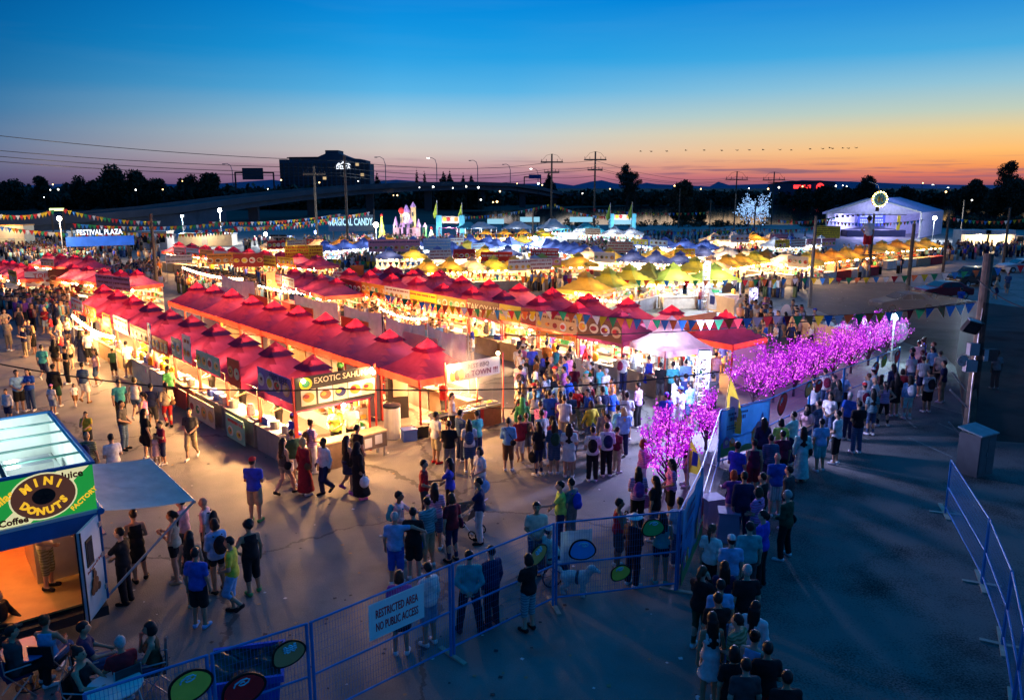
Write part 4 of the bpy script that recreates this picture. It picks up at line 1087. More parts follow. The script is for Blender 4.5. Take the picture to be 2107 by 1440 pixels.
# row A: the near maroon row, fronts to the left aisle.  s grows toward the camera
ORD = ['first', 'second', 'third', 'fourth', 'fifth', 'sixth', 'seventh', 'eighth', 'ninth', 'tenth', 'eleventh', 'twelfth']
nA = 12.3
sA0 = (at(0, 0) + Vector((-6.7, 26.8, 0))).dot(DIRX)
for i in range(10):
 c = at(nA, sA0 - i * 2.9)
 sg = []
 F, B_, LT = dict(style='food'), dict(style='foodtext'), dict(style='lines')
 if i == 0: sg = [(-1.43, 1.1, 2.2, 3.0, 1.52, 'purple', dict(style='food', words=[("100% BEEF", .35, .8, .3, 'navy')]))]
 if i == 1: sg = [(-1.2, .4, .08, .95, 1.9, 'mint', dict(style='foodtext', ink='red')), (-.2, .9, 1.9, 2.9, 1.52, 'red', dict(style='food'))]
 if i == 2: sg = [(-1.3, 1.3, .05, .9, 1.9, 'cream', dict(style='food')), (-1.2, 1.2, 2.0, 2.7, 1.52, 'mint', dict(style='food'))]
 if i == 3: sg = [(-1.3, 1.2, .1, .9, 1.9, 'dark red', dict(style='none')), (-1.1, -.2, 2.0, 3.1, 1.52, 'white', dict(style='foodtext')), (0, 1.2, 2.0, 2.8, 1.52, 'mint', dict(style='food'))]
 if i == 4: sg = [(-1.2, 1.0, 1.8, 2.5, 1.52, 'red', dict(style='food')), (1.0, 1.4, 1.6, 3.0, 1.54, 'sky', dict(style='lines'))]
 if i == 5: sg = [(-1.3, 1.3, 2.0, 2.6, 1.52, 'orange', dict(style='foodtext'))]
 if i == 6: sg = [(-1.2, 1.2, 1.95, 2.7, 1.52, 'white', dict(style='foodtext', ink='black'))]
 if i == 7: sg = [(-1.2, 0.2, 1.2, 2.6, 1.56, 'yellow', dict(style='lines', ink='red'))]
 if i == 8: sg = [(-1.2, 1.2, 2.0, 2.6, 1.52, 'orange', dict(style='food'))]
 if i == 9: sg = [(-1.2, 1.2, 2.0, 2.7, 1.52, 'white', dict(style='foodtext', ink='red'))]
 stall(c, RZ_A, 'red' if i > 6 else 'maroon', f"{'bright red' if i > 6 else 'maroon'} peaked stall, {ORD[i]} from the near end on the left aisle", "maroon stalls along the left aisle", lampw=290, bulbs=4, signs=sg)
# row B: the red row behind it, fronts to the centre aisle
nB = 17.2
sB0 = (Vector((-2.4, 30.3, 0))).dot(DIRX) - .3
for i in range(10):
 c = at(nB, sB0 - i * 2.72)
 sg = []
 if i == 0: pass
 elif i == 1: sg = [(-1.3, 1.3, 2.2, 2.9, 1.52, 'cream', dict(style='food'))]
 elif i % 2: sg = [(-1.3, 1.3, 2.2, 2.9, 1.52, R.choice(['white', 'orange', 'tan']), dict(style='foodtext'))]
 stall(c, RZ_B, 'red', f"red stall {'with steaming grills, ' if i == 0 else ''}{ORD[i]} from the near end behind the maroon row", "red stalls backing onto the maroon row", lampw=280, bulbs=4, signs=sg, half=.98, back=i % 3 == 1)
# row C: two tents deep, fronts with big menus toward the camera
nC = 28.4
sC0 = (Vector((4.9, 37.2, 0))).dot(DIRX)
CS = [('pink', 'food'), ('tan', 'food'), ('cream', 'foodtext'), ('brown', 'x'), ('orange', 'food'), ('yellow', 'lines'), ('white', 'foodtext'), ('orange', 'food'), ('red', 'foodtext'), ('white', 'food')]
for i in range(10):
 c = at(nC, sC0 - i * 2.85)
 base, sty = CS[i]
 kw = dict(style=sty)
 sg = []
 if i == 0: sg = [(-1.43, 1.3, 2.05, 3.0, 1.52, 'brown', dict(style='food'))]
 elif i == 1: sg = [(-1.43, 1.43, 2.05, 2.85, 1.52, 'tan', dict(style='foodtext', ink='brown')), (-1.4, 1.4, 1.72, 1.95, 1.54, 'orange', dict(style='food'))]
 elif i == 2: sg = [(-1.43, -.3, 2.1, 2.95, 1.52, 'dark red', dict(style='food')), (-.25, 1.43, 2.1, 2.95, 1.52, 'yellow', dict(style='food'))]
 elif i == 3: sg = [(-1.35, 1.35, 2.0, 2.95, 1.52, 'brown', dict(style='x', words=[("TAKOYAKI", .5, .52, .56, 'cream')]))]
 else: sg = [(-1.4, 1.4, 2.1, 2.85, 1.52, base, dict(style=sty))]
 stall(c, RZ_A, 'maroon' if i in (0, 3) else 'red', f"stall under {['the toothy food-picture board', 'the tan noodle board', 'the twin yellow and crimson boards', 'the brown TAKOYAKI board', 'the orange food board', 'the yellow striped board', 'the white menu board', 'a second orange food board', 'the red menu board', 'the far white food board'][i]} in the far row", "front stalls of the centre aisle's far row", lampw=190, bulbs=5, signs=sg, lampc=WARMW if i in (0, 2) else WARM)
 c2 = at(nC + 3.15, sC0 + .6 - i * 2.85)
 stall(c2, RZ_A + PI, 'red' if i % 4 else 'pinkred', f"red peaked tent, {ORD[i]} from the right in the line behind the TAKOYAKI row", "red tents behind the TAKOYAKI row", lampw=110, bulbs=1)
# end of the far row: orange banner tents by the purple trees
e1 = at(nC + 3.2, sC0 + 3.7)
stall(e1, RZ_A + PI / 2 + PI, 'red', "red stall with a large orange menu banner near the purple glowing trees", "front stalls of the centre aisle's far row", lampw=150, bulbs=2, signs=[(-1.43, 1.43, 2.0, 3.0, 1.52, 'orange', dict(style='foodtext', ink='brown'))])
e2 = at(nC - .2, sC0 + 3.2)
stall(e2, RZ_A - .25, 'pale', "pale pink dipped canopy stall beside the toothy food-picture board", "front stalls of the centre aisle's far row", lampw=90, bulbs=2, lampc=COOL, half=.92)
# further rows, by where their peaks stand
def row(p0, p1, n, cols, desc, group, lampw=130, lampc=WARM, face=1, signp=.35, near=False, half=1.0, bulbs=4, z=3.05, seed=1):
 rr = random.Random(seed)
 a, c = G(*p0, z), G(*p1, z)
 d = (c - a); d.z = 0; L = d.length; d.normalize()
 rz = math.atan2(d.y, d.x)
 fy = Vector((-math.sin(rz), math.cos(rz), 0))
 if (fy.dot(a) < 0) != (face > 0): rz += PI
 n0 = n; n = max(n, int(round(L / 2.75)) + 1); half = min(1.1, max(.85, L / max(1, n - 1) / 2.85)); lampw = lampw * .68 * max(.62, n0 / n)
 for i in range(n):
  q = a + d * L * (i / max(1, n - 1))
  col = cols[i % len(cols)]
  sg = []
  if rr.random() < signp: sg = [(-1.3, 1.3, 1.75 if rr.random() < .5 else 2.1, 2.75, 1.52, rr.choice(['white', 'orange', 'red', 'yellow', 'white', 'pink', 'cream', 'sky']), dict(style=rr.choice(['food', 'foodtext', 'lines']), rr=rr))]
  w = f"{ordn(i)} from the left of " if n > 1 else ""
  stall((q.x, q.y), rz, col, f"{'pink' if col == 'pinkred' else col} tent, {w}{desc}", group, near=near, lampw=lampw, lampc=lampc, bulbs=bulbs, signs=sg, rr=rr, half=half, legc=M_LEGW)
gF = "peaked tents in the far rows"
row((368, 499), (652, 524), 8, ['pinkred', 'maroon', 'red', 'red', 'red', 'pinkred', 'red', 'maroon'], "the long red row beyond the left aisle pole", gF, 210, face=1, signp=.8, half=None, bulbs=4, seed=2)
row((605, 553), (692, 574), 3, ['red', 'maroon', 'maroon'], "the three behind the yellow banners", gF, 150, face=1, signp=.6, seed=3)
row((8, 534), (62, 546), 3, ['red', 'red', 'pinkred'], "the trio at the left frame edge", gF, 170, signp=.8, lampc=WARM, seed=4)
row((98, 521), (182, 528), 4, ['pinkred', 'red', 'red', 'maroon'], "the cluster left of the blue lit sign's foot", gF, 120, signp=.3, seed=5)
row((150, 545), (282, 558), 5, ['pinkred', 'pinkred', 'red', 'red', 'pinkred'], "the pink row behind the TOFU banner", gF, 150, face=1, signp=.7, seed=6)
row((668, 494), (785, 487), 3, ['blue', 'blue', 'blue'], "the blue trio in front of the candy sign", gF, 190, COOL, signp=0, half=1.5, seed=7)
row((655, 487), (800, 483), 4, ['tan', 'orange', 'orange', 'yellow'], "the orange tops under the candy sign", gF, 120, WARM, signp=0, half=1.4, seed=8)
row((850, 486), (1005, 482), 3, ['blue', 'blue', 'blue'], "the blue row under the candy castle", gF, 170, COOL, signp=.3, half=1.5, seed=9)
row((800, 508), (1045, 503), 6, ['blue', 'yellow', 'blue', 'blue', 'yellow', 'blue'], "the blue and yellow row across the middle", gF, 150, WARMW, signp=.4, half=None, seed=10)
row((930, 497), (1075, 484), 4, ['blue', 'yellow', 'blue', 'blue'], "the blue tops left of the dark middle pole", gF, 150, COOL, signp=.2, half=1.3, seed=11)
row((1108, 487), (1225, 505), 4, ['blue', 'blue', 'blue', 'blue'], "the deep blue row right of the middle pole", gF, 160, COOL, signp=.1, half=None, seed=12)
row((1000, 472), (1115, 470), 4, ['yellow', 'yellow', 'yellow', 'lime'], "the yellow wave before the white pavilions", gF, 130, WARM, signp=.2, half=None, seed=13)
row((1330, 486), (1452, 492), 4, ['blue', 'blue', 'blue', 'blue'], "the blue row below the massive bank tree", gF, 150, COOL, signp=.2, half=None, seed=14)
row((1352, 505), (1490, 503), 4, ['yellow', 'orange', 'blue', 'tan'], "the mixed row below the bank tree's blue row", gF, 150, WARMW, signp=.4, half=None, seed=15)
row((1210, 509), (1400, 517), 5, ['tan', 'yellow', 'blue', 'blue', 'blue'], "the blue row across the middle right", gF, 150, WARMW, signp=.3, half=None, seed=16)
row((880, 531), (1100, 523), 6, ['yellow', 'yellow', 'tan', 'lime', 'yellow', 'white'], "the yellow row behind the red cart signs", gF, 140, WARM, signp=.4, half=None, seed=17)
row((1115, 521), (1190, 520), 2, ['lime', 'yellow'], "the lime pair above the red round sign", gF, 140, WARM, signp=.3, half=1.2, seed=18)
row((1205, 566), (1335, 545), 3, ['yellow', 'lime', 'lime'], "the yellow row above the red TAKOYAKI tents", gF, 170, WARM, signp=.3, half=None, near=True, seed=19)
row((1385, 548), (1470, 546), 2, ['lime', 'lime'], "the lime pair over the clothes racks", gF, 200, COOL, signp=0, half=1.25, near=True, seed=20)
row((730, 548), (905, 556), 5, ['red', 'red', 'pinkred', 'red', 'red'], "the red row left of the red cart signs", gF, 150, WARM, signp=.7, half=None, face=1, seed=21)
row((1500, 507), (1660, 519), 5, ['white', 'tan', 'orange', 'tan', 'yellow'], "the orange row left of the stage poles", gF, 150, WARMW, signp=.6, half=None, seed=22)
row((1430, 529), (1580, 512), 4, ['lime', 'tan', 'yellow', 'yellow'], "the tan and yellow row behind the lime pair", gF, 140, WARM, signp=.2, half=None, seed=23)
row((1680, 513), (1770, 505), 3, ['orange', 'orange', 'yellow'], "the orange trio by the figure on the pole", gF, 110, WARM, signp=0, half=1.1, seed=24)
row((1815, 495), (1905, 489), 3, ['yellow', 'orange', 'yellow'], "the yellow trio under the stage tent", gF, 80, WARM, signp=0, half=1.2, seed=25)
row((1595, 487), (1690, 484), 3, ['white', 'blue', 'white'], "the white trio left of the stage tent", gF, 170, COOL, signp=.8, half=None, seed=26)
row((1470, 478), (1590, 476), 4, ['tan', 'white', 'orange', 'tan'], "the small tops under the white glowing tree", gF, 150, WARMW, signp=.7, half=None, seed=27)
row((560, 489), (640, 486), 3, ['tan', 'yellow', 'tan'], "the mustard tops behind the long red row", gF, 120, WARMW, signp=.5, half=1.3, seed=28)
row((1130, 462), (1300, 467), 5, ['white', 'teal', 'white', 'teal', 'white'], "the pale row at the river side", gF, 130, COOL, signp=.2, half=1.5, seed=29)
# ------------------------------------------------------------------ goods on and around the near counters
M_STEEL = mat("steel", (.5, .5, .52), .3, .1, 4, metal=.8); M_CARD = mat("cardboard", (.38, .24, .12), .85, .15, 4)
TRAY = MB().box(-.25, -.17, 0, .25, .17, .015).box(-.26, -.18, 0, -.25, .18, .06).box(.25, -.18, 0, .26, .18, .06).box(-.25, -.18, 0, .25, -.17, .06).box(-.25, .17, 0, .25, .18, .06).mesh("tray")
fb = MB()
rq = random.Random(4)
for i in range(14): fb.ball((rq.uniform(-.19, .19), rq.uniform(-.12, .12), .045), rq.uniform(.035, .05), 3, (1, 1, .7))
FOODM = fb.mesh("food")
POT = MB().lathe([(.15, 0), (.16, .02), (.16, .26), (.17, .27), (.14, .28), (.05, .31), (.02, .34)], 12).mesh("pot")
BOXM = MB().box(-.2, -.15, 0, .2, .15, .26).box(-.205, -.155, .2, .205, .155, .215).mesh("storage_box")
JUG = MB().lathe([(.13, 0), (.15, .03), (.15, .3), (.1, .36), (.1, .4), (.02, .41)], 12).mesh("drink_jar")
FOODMATS = [mat("food_" + n, c, .5, .3, 14) for n, c in (('golden', (.65, .34, .07)), ('red', (.5, .07, .03)), ('brown', (.2, .08, .03)), ('green', (.2, .35, .06)), ('cream', (.75, .62, .4)))]
DRINK = [mat("drink_" + n, c, .2, .05, 4) for n, c in (('orange', (.8, .35, .03)), ('yellow', (.8, .6, .08)), ('pink', (.75, .2, .25)))]
for o, lab, near in STALLS:
 if not near: continue
 M = Matrix.Translation(o.location) @ Matrix.Rotation(o.rotation_euler.z, 4, 'Z')
 short = lab.split(',')[0] if 'from the near end' not in lab else lab
 xs = [-1.05, -.4, .3, .95]
 for x in xs:
  if R.random() < .2: continue
  k = R.choice(('tray', 'tray', 'pot', 'box', 'jar'))
  loc = M @ Vector((x, HALF - .08 + R.uniform(-.06, .06), .945))
  rz = o.rotation_euler.z + R.uniform(-.1, .1)
  if 'on the left aisle' in lab: where = f"{lab.split(', ')[1].split(' from')[0]} left aisle stall"
  elif 'behind the maroon' in lab: where = f"{[w for w in ORD if w in lab.split()][0]} red stall behind the maroon row"
  elif 'behind the TAKOYAKI' in lab: where = f"{[w for w in ORD if w in lab.split()][0]} tent behind the TAKOYAKI row"
  else: where = lab.split(' in the far')[0].replace(' tent,', '').replace('the yellow row above the red TAKOYAKI tents', 'the yellow row above the red roofs')
  side = {-1.05: 'one counter end', -.4: 'the counter middle', .3: 'the far middle', .95: 'the other counter end'}[x]
  if k == 'tray':
   c = R.choice(FOODMATS); t = inst("food_tray", TRAY, M_STEEL, None, loc, rz); inst("food", FOODM, c, t)
   tag(t, f"tray of {c.name.split('_')[1].split('.')[0]} food at {side}, {where}", "food tray", "things on the stall counters")
  elif k == 'pot': tag(inst("cooking_pot", POT, M_STEEL, None, loc, rz), f"lidded steel pot at {side}, {where}", "pot", "things on the stall counters")
  elif k == 'box': tag(inst("storage_box", BOXM, R.choice([M_CARD, PANELM[0], SIGNC['blue']]), None, loc, rz), f"lidded box at {side}, {where}", "box", "things on the stall counters")
  else:
   c = R.choice(DRINK); tag(inst("drink_jar", JUG, c, None, loc, rz), f"{c.name.split('_')[1]} drink jar at {side}, {where}", "drink jar", "things on the stall counters")
for o in list(COL.objects):
 if o.get('group') == "things on the stall counters" and len(o['label'].split()) > 16: o['label'] = ' '.join(o['label'].replace(' of the counter', '').split()[:16])
# the menu front of the near corner stall
oA = STALLS[0][0]
es = thing("menu_banner", "dark EXOTIC menu banner with food photos on the near end of the maroon row", "banner", tuple(at(nA, sA0 + HALF + .12)), RZ_A + PI / 2, "big banners on the stall ends")
ban = sign(es, -1.45, 1.45, 1.98, 3.05, .06, 'black', style='x', words=[("EXOTIC SAHUNA", .41, .83, .27, 'cream')])
disc(ban, .0 + 1.08, 2.82, .22, .2, 'yellow', .07); disc(ban, 1.08, 2.82, .14, .12, 'green', .083)
for i, (x, c) in enumerate(((1.0, 'orange'), (.4, 'brown'), (-.15, 'navy'), (-.7, 'orange'), (-1.2, 'gold'))):
 MB().box(x - .26, .064, 2.1, x + .26, .072, 2.62).build("picture", SIGNC['cream' if i % 2 == 0 else 'white'], ban)
 disc(ban, x, 2.36, .2, .16, c, .074); disc(ban, x + .08, 2.4, .1, .07, R.choice(FOODC), .087)
for x in (-1.5, 1.5): MB().box(x - .025, 0, 0, x + .025, .05, 3.1).build("pole", M_LEGR, es)
for x in (-1.3, -.2, 1.2): inst("light_bulb", BULB, M_BULBW, es, (x, .16, 2.95 if x != -.2 else 1.9))
inst("light_bulb", BULB, M_BULBW, es, (-1.35, .2, 2.85)); lamp((-1.3, .3, 2.85), 60, WARM, .1, es); lamp((.2, -.5, 1.85), 150, WARM, .1, es); lamp((0, 1.3, 1.8), 60, WARM, .1, es)  # inner and front lamps added to brighten the dim corner stall
# its counter with notices
ct = thing("serving_counter", "brown serving counter with two white notices before the dark EXOTIC banner", "counter", tuple(at(nA, sA0 + HALF + .55)), RZ_A + PI / 2)
MB().box(-1.5, -.3, .86, 1.5, .3, .92).build("top", mat("ply_top", (.5, .38, .22), .6), ct)
MB().box(-1.48, .22, .36, .1, .28, .86).build("front_panel", mat("brown_panel", (.16, .12, .1), .7), ct)
MB().box(.2, .2, .0, 1.48, .27, .86).build("side_panel", mat("brown_panel2", (.2, .13, .08), .7), ct)
for x in (-1.4, 1.4):
 for y in (-.24, .2): MB().box(x - .03, y - .03, 0, x + .03, y + .03, .86).build("leg", M_STEEL, ct)
for x, z in ((-1.15, .66), (-.75, .6)): MB().box(x - .14, .284, z - .16, x + .14, .29, z + .16).build("notice", PANELM[0], ct)
# fan and hanging bags at the corner stall
fn = thing("pedestal_fan", "round white pedestal fan inside the near corner stall", "fan", tuple(at(nA + 1.1, sA0 + 1.1)), RZ_A + PI / 2)
MB().lathe([(.2, 0), (.2, .03), (.02, .05), (.02, 1.2)], 12).build("stand", PANELM[0], fn)
MB().lathe([(.26, -.04), (.28, 0), (.26, .04)], 20, M=frame((0, .05, 1.35), (1, 0, 0), (0, 0, 1))).build("grille", mat("fan_grille", (.55, .45, .35), .5), fn)
MB().lathe([(.07, -.06), (.07, .06)], 10, M=frame((0, .05, 1.35), (1, 0, 0), (0, 0, 1))).build("hub", PANELM[0], fn)
# grill stall end banner
gb = thing("menu_banner", "white banner lettered in TOWN on the near end of the red row", "banner", tuple(at(nB + .2, sB0 + HALF + .1) + Vector((.75, .1, -.12))), RZ_B - PI / 2, "big banners on the stall ends")
b1 = sign(gb, -1.1, 1.4, 2.12, 2.8, .06, 'cream', style='x', words=[("BEST BBQ", .42, .7, .24, 'brown'), ("in TOWN !!!", .36, .28, .3, 'dark red')])
for i, x in enumerate((1.15, .95, .75)): disc(b1, x, 2.36, .13, .2, ('orange', 'red', 'gold')[i], .066 + i * .002)
for x in (-1.3, 1.45): MB().box(x - .02, 0, 0, x + .02, .04, 2.9).build("pole", M_LEGR, gb)
lamp((-.2, -.7, 1.9), 240, WARM, .1, gb); lamp((1.3, .3, 2.75), 60, WARM, .1, gb); inst("light_bulb", BULB, M_BULBW, gb, (-.9, .2, 2.95)); inst("light_bulb", BULB, M_BULBW, gb, (.6, -.5, 1.95)); inst("light_bulb", BULB, M_BULBW, gb, (-.5, -.6, 2.0))  # inner lamp added to brighten the near end of the grill stall
gt = thing("grill_table", "long grill table with orange front and small flag cloths under the steaming red tent", "grill table", tuple(at(nB + .3, sB0 + HALF + .5)), RZ_B - PI / 2)
MB().box(-1.5, -.3, .8, 1.5, .3, .88).build("top", M_STEEL, gt)
MB().box(-.2, .3, .2, .6, .33, .8).build("front_panel", mat("orange_front", (.55, .25, .05), .6), gt)
MB().box(-1.5, .3, .1, -.2, .32, .8).build("front_panel", mat("brown_front", (.3, .12, .07), .6), gt)
MB().box(-.45, .335, .25, -.3, .345, .82).build("cloth_strip", SIGNC['navy'], gt); MB().box(-.62, .335, .25, -.47, .345, .82).build("cloth_strip", SIGNC['red'], gt)
for x in (-1.4, 1.4): MB().box(x - .03, -.25, 0, x + .03, .25, .8).build("leg", M_STEEL, gt)
for i, (x, c) in enumerate(((-1.2, 0), (-.6, 1), (.1, 2), (.8, 0), (1.25, 3))):
 Mg = gt.matrix_basis if False else Matrix.Translation(gt.location) @ Matrix.Rotation(gt.rotation_euler.z, 4, 'Z')
 t = inst("food_tray", TRAY, M_STEEL, None, Mg @ Vector((x, 0, .885)), gt.rotation_euler.z); inst("food", FOODM, FOODMATS[c], t)
 tag(t, f"tray of {('golden', 'red', 'brown', 'yellow', 'green')[i]} skewers on the grill table under the steaming tent", "food tray", "things on the stall counters")
# barrel, coolers and crates between the two near row ends
wb = thing("white_barrel", "tall white barrel with black lid between the two near stall ends", "barrel", tuple(G(808, 900)))
MB().lathe([(.3, 0), (.31, .02), (.31, 1.15), (.3, 1.17)], 20).build("drum", PANELM[0], wb); MB().lathe([(.32, 1.17), (.33, 1.19), (.33, 1.25), (.1, 1.29)], 20).build("lid", M_DARK, wb)
bin_m = MB().box(-.25, -.2, 0, .25, .2, .42).box(-.27, -.22, .38, .27, .22, .44).mesh("cooler")
for px, py, c, l in ((842, 905, 'blue', "blue plastic cooler beside the white barrel"), (865, 898, 'black', "black plastic crate right of the blue cooler"), (880, 890, 'white', "white carton on the ground by the grill table")):
 tag(inst("cooler", bin_m, SIGNC[c], None, G(px, py), .4), l, "cooler", "boxes by the grill stall")
hs = thing("storage_cabinet", "dark cabinet with pale door standing between the near stall ends", "cabinet", tuple(G(812, 868) + Vector((0, .8, 0))), .3)
MB().box(-.4, -.35, 0, .4, .35, 1.75).build("body", M_DARK, hs); MB().box(-.2, -.37, .9, .38, -.352, 1.7).build("door", PANELM[1], hs)
# tarps closing the backs between rows B and C, as seen above the red roofs
M_TARP = fabric("tarp_pale", (.6, .5, .52), .3)
for i, (a, c, z1) in enumerate([((378, 610), (520, 622), 3.6), ((620, 640), (700, 665), 3.4), ((705, 668), (775, 690), 3.4), ((805, 688), (872, 712), 3.3), ((880, 712), (948, 735), 3.3)]):
 p, q = at(nB + 1.75, G(*a, 2.4).dot(DIRX)), at(nB + 1.75, G(*c, 2.4).dot(DIRX))
 d = (q - p); L = d.length
 tp = thing("wind_tarp", f"pale tarpaulin screen, {ORD[i]} from the far end behind the red row", "tarpaulin", (p.x, p.y, 0), math.atan2(d.y, d.x), "pale screens behind the red row")
 nn = 10; b = MB(); vs = []
 for k in range(nn + 1):
  x = L * k / nn; vs += [(x, .04 * math.sin(k * 1.9), 1.1), (x, .05 * math.sin(k * 2.3 + 1), z1 - .14 * math.sin(PI * k / nn))]
 b.add(vs, [(2 * k, 2 * k + 2, 2 * k + 3, 2 * k + 1) for k in range(nn)]); b.build("sheet", M_TARP, tp)
 for x in (0, L): MB().tube([(x, .05, 0), (x, .05, z1 + .05)], .025, 6).build("pole", M_LEGW, tp)
# standing signs and banners at the far fronts
def board(px, py, w, h, z0, base, lab, words=None, style='foodtext', ink='dark red', rz=None):
 p = G(px, py)
 o = thing("banner", lab, "banner", (p.x, p.y, 0), rz if rz is not None else math.atan2(p.y, p.x) + PI / 2, "printed banners on the stall fronts")
 sign(o, -w / 2, w / 2, z0, z0 + h, .03, base, style=style, words=words, ink=ink)
 for x in (-w / 2 + .04, w / 2 - .04): MB().box(x - .025, -.06, 0, x + .025, -.003, z0 + h).build("pole", M_LEGW, o)
 return o
board(95, 628, 2.4, 1.15, 1.5, 'white', "white TOFU banner at the left aisle's far corner", [("TOFU", .5, .68, .5, 'red')], 'foodtext')
board(128, 627, 1.4, 1.4, 1.4, 'brown', "brown picture banner right of the white TOFU banner", None, 'food')
board(212, 700, 1.1, 1.5, 1.2, 'yellow', "yellow hanging banner with red marks on the left aisle", None, 'lines', 'red')
board(615, 585, 2.2, 2.1, 1.5, 'yellow', "left of two bright yellow banners with red figures", [("鸡", .5, .6, .1, 'red')] if False else None, 'lines', 'red')
board(643, 583, 2.2, 2.1, 1.5, 'yellow', "right of two bright yellow banners with red figures", None, 'lines', 'dark red')
board(738, 640, 1.0, 1.8, 1.6, 'orange', "tall orange lantern-shaped banner left of the red TAKOYAKI row", None, 'food')
board(565, 640, .9, 1.4, 1.5, 'tan', "small tan poster on a pole above the red row roofs", None, 'food')
board(1022, 590, 2.9, 1.6, 1.6, 'red', "glowing red cart sign in the middle of the yellow row", None, 'foodtext', 'white')
board(1120, 586, 2.6, 1.5, 1.9, 'red', "red rounded sign right of the glowing red cart sign", None, 'lines', 'white')
board(813, 560, 5.5, 1.3, 2.2, 'pink', "long pink banner with small pictures under the candy castle", None, 'foodtext', 'navy')
board(900, 556, 3.0, 1.3, 2.2, 'sky', "blue printed banner right of the long pink banner", None, 'lines', 'white')
board(1275, 556, 2.8, 1.2, 1.9, 'cream', "round-cornered cream sign among the right blue tents", None, 'lines', 'red')
board(1700, 520, 3.2, 1.7, 2.0, 'yellow', "yellow sign at the pole foot left of the stage", None, 'lines', 'brown')
board(460, 585, 2.6, 1.0, 1.9, 'orange', "orange counter sign below the long red row", None, 'foodtext', 'brown')
board(515, 592, 2.6, 1.2, 1.9, 'dark red', "crimson sign with round motifs below the long red row", None, 'food')
board(372, 580, 2.4, .8, 1.8, 'white', "small white sign right of the dark left pole", None, 'lines', 'brown')
# bulb strings over the far counters
def bulb_string(pts, n, lab, m=None, sag=.25, r=.07):
 o = thing("light_string", lab, "string lights", tuple(pts[0]), 0, "strings of bulbs over the counters")
 a, c = pts[0], pts[-1]; d = c - a
 P = [d * t - UP * (4 * t * (1 - t) * sag) for t in [i / 20 for i in range(21)]]
 MB().tube(P, .012, 4).build("cable", M_WIRE, o)
 bm = MB().ball((0, 0, 0), r, 4).mesh("light_bulb")
 for i in range(n):
  t = (i + .5) / n; inst("light_bulb", bm, m or M_BULBW, o, d * t - UP * (4 * t * (1 - t) * sag + .09))
 for e in (P[0], P[-1]): MB().tube([(e.x, e.y, -a.z), (e.x, e.y, e.z + .05)], .025, 5).build("post", M_LEGW, o)
 for t in (.25, .75): lamp(d * t - UP * .4, 110, WARM, .1, o)
 return o
bulb_string([G(375, 548, 2.3), G(500, 572, 2.3)], 26, "bright warm bulb string under the long red row", r=.1)
bulb_string([G(148, 645, 2.2), G(235, 690, 2.2)], 20, "bright bulb string along the left aisle's orange counter", r=.09)
bulb_string([G(780, 630, 2.2), G(880, 652, 2.2)], 14, "bulb string left of the orange food boards")
bulb_string([G(1165, 592, 2.2), G(1290, 618, 2.2)], 14, "bulb string along the yellow tents above the red roofs", r=.09)
bulb_string([G(530, 585, 2.1), G(690, 600, 2.1)], 20, "bulb string before the three maroon tents", r=.09)
# ================================================================== food trailer
M_TW = mat("trailer_white", (.6, .62, .64), .35, .08, 3); M_TB = mat("trailer_blue", (.02, .16, .42), .4, .15, 3); M_GREEN = mat("sign_green", (.015, .22, .04), .45, .08, 3, emit=(.01, .2, .03), es=.9); M_YEL = mat("sign_yellow", (.85, .5, .03), .45, .06, 3, emit=(.8, .42, .02), es=.8); M_CREAMS = mat("sign_cream", (.72, .66, .4), .5, .05, 3, emit=(.7, .62, .3), es=.7)
M_CHOC = mat("sign_chocolate", (.09, .035, .02), .45, .1, 3, emit=(.08, .03, .02), es=.6); M_LTEAL = mat("trailer_inner", (.74, .8, .76), .6, .12, 2); M_RUB = mat("rubber", (.015, .015, .015), .8)
tr0 = Vector((-8.35, 15.0, 0)); TE1 = Vector((.78, .626, 0)); TE2 = Vector((-.626, .78, 0))
trl = thing("food_trailer", "white and blue food trailer with round MINI DONUTS sign and open rear door", "food trailer", tr0, math.atan2(TE1.y, TE1.x))
# local: x toward the awning side (0 = corner), y to the far end, door end faces -y
TW, TL, F0, ZT, ZP = 3.0, 4.7, .72, 2.62, 3.62
def lb(name, m, x0, y0, z0, x1, y1, z1, par=trl): return MB().box(x0, y0, z0, x1, y1, z1).build(name, m, par)
lb("chassis", M_RUB, -TW, .05, .38, 0, TL, F0 - .02)
lb("bumper", M_DARK, -TW, -.15, .42, 0, .05, .62)
for y in (1.9, 2.7):
 for x in (-TW + .1, -.3): MB().lathe([(.1, -.1), (.36, -.1), (.38, 0), (.36, .1), (.1, .1)], 16, M=frame((x + .1, y, .38), (0, 1, 0), (0, 0, 1))).build("wheel", M_RUB, trl)
lb("floor", mat("floor_tan", (.4, .24, .08), .5, .2, 2), -TW + .05, .03, F0 - .02, -.05, TL, F0 + .02)
lb("side_wall", M_TW, -.07, .0, F0, 0, 1.0, ZT); lb("side_wall", M_TW, -.07, 3.9, F0, 0, TL, ZT); lb("side_wall", M_TW, -.07, 1.0, F0, 0, 3.9, F0 + .95)
lb("side_wall", M_TW, -TW, 0, F0, -TW + .07, TL, ZT); lb("far_wall", mat("wall_red_menu", (.5, .3, .15), .6, .4, 3), -TW + .07, TL - .07, F0, -.07, TL, ZT)
lb("serving_shelf", M_STEEL, -.02, 1.0, F0 + .95, .3, 3.9, F0 + 1.0)
lb("door_jamb", M_TB, -.16, -.04, F0, 0.03, .0, ZT - .1); lb("door_header", M_TB, -TW, -.06, 2.28, .03, .0, ZT)
lb("header_light", M_TW, -TW, -.08, ZT, .03, 0, ZT + .07)
lb("corner_trim", M_TB, .001, -.04, F0, .05, .06, ZT)
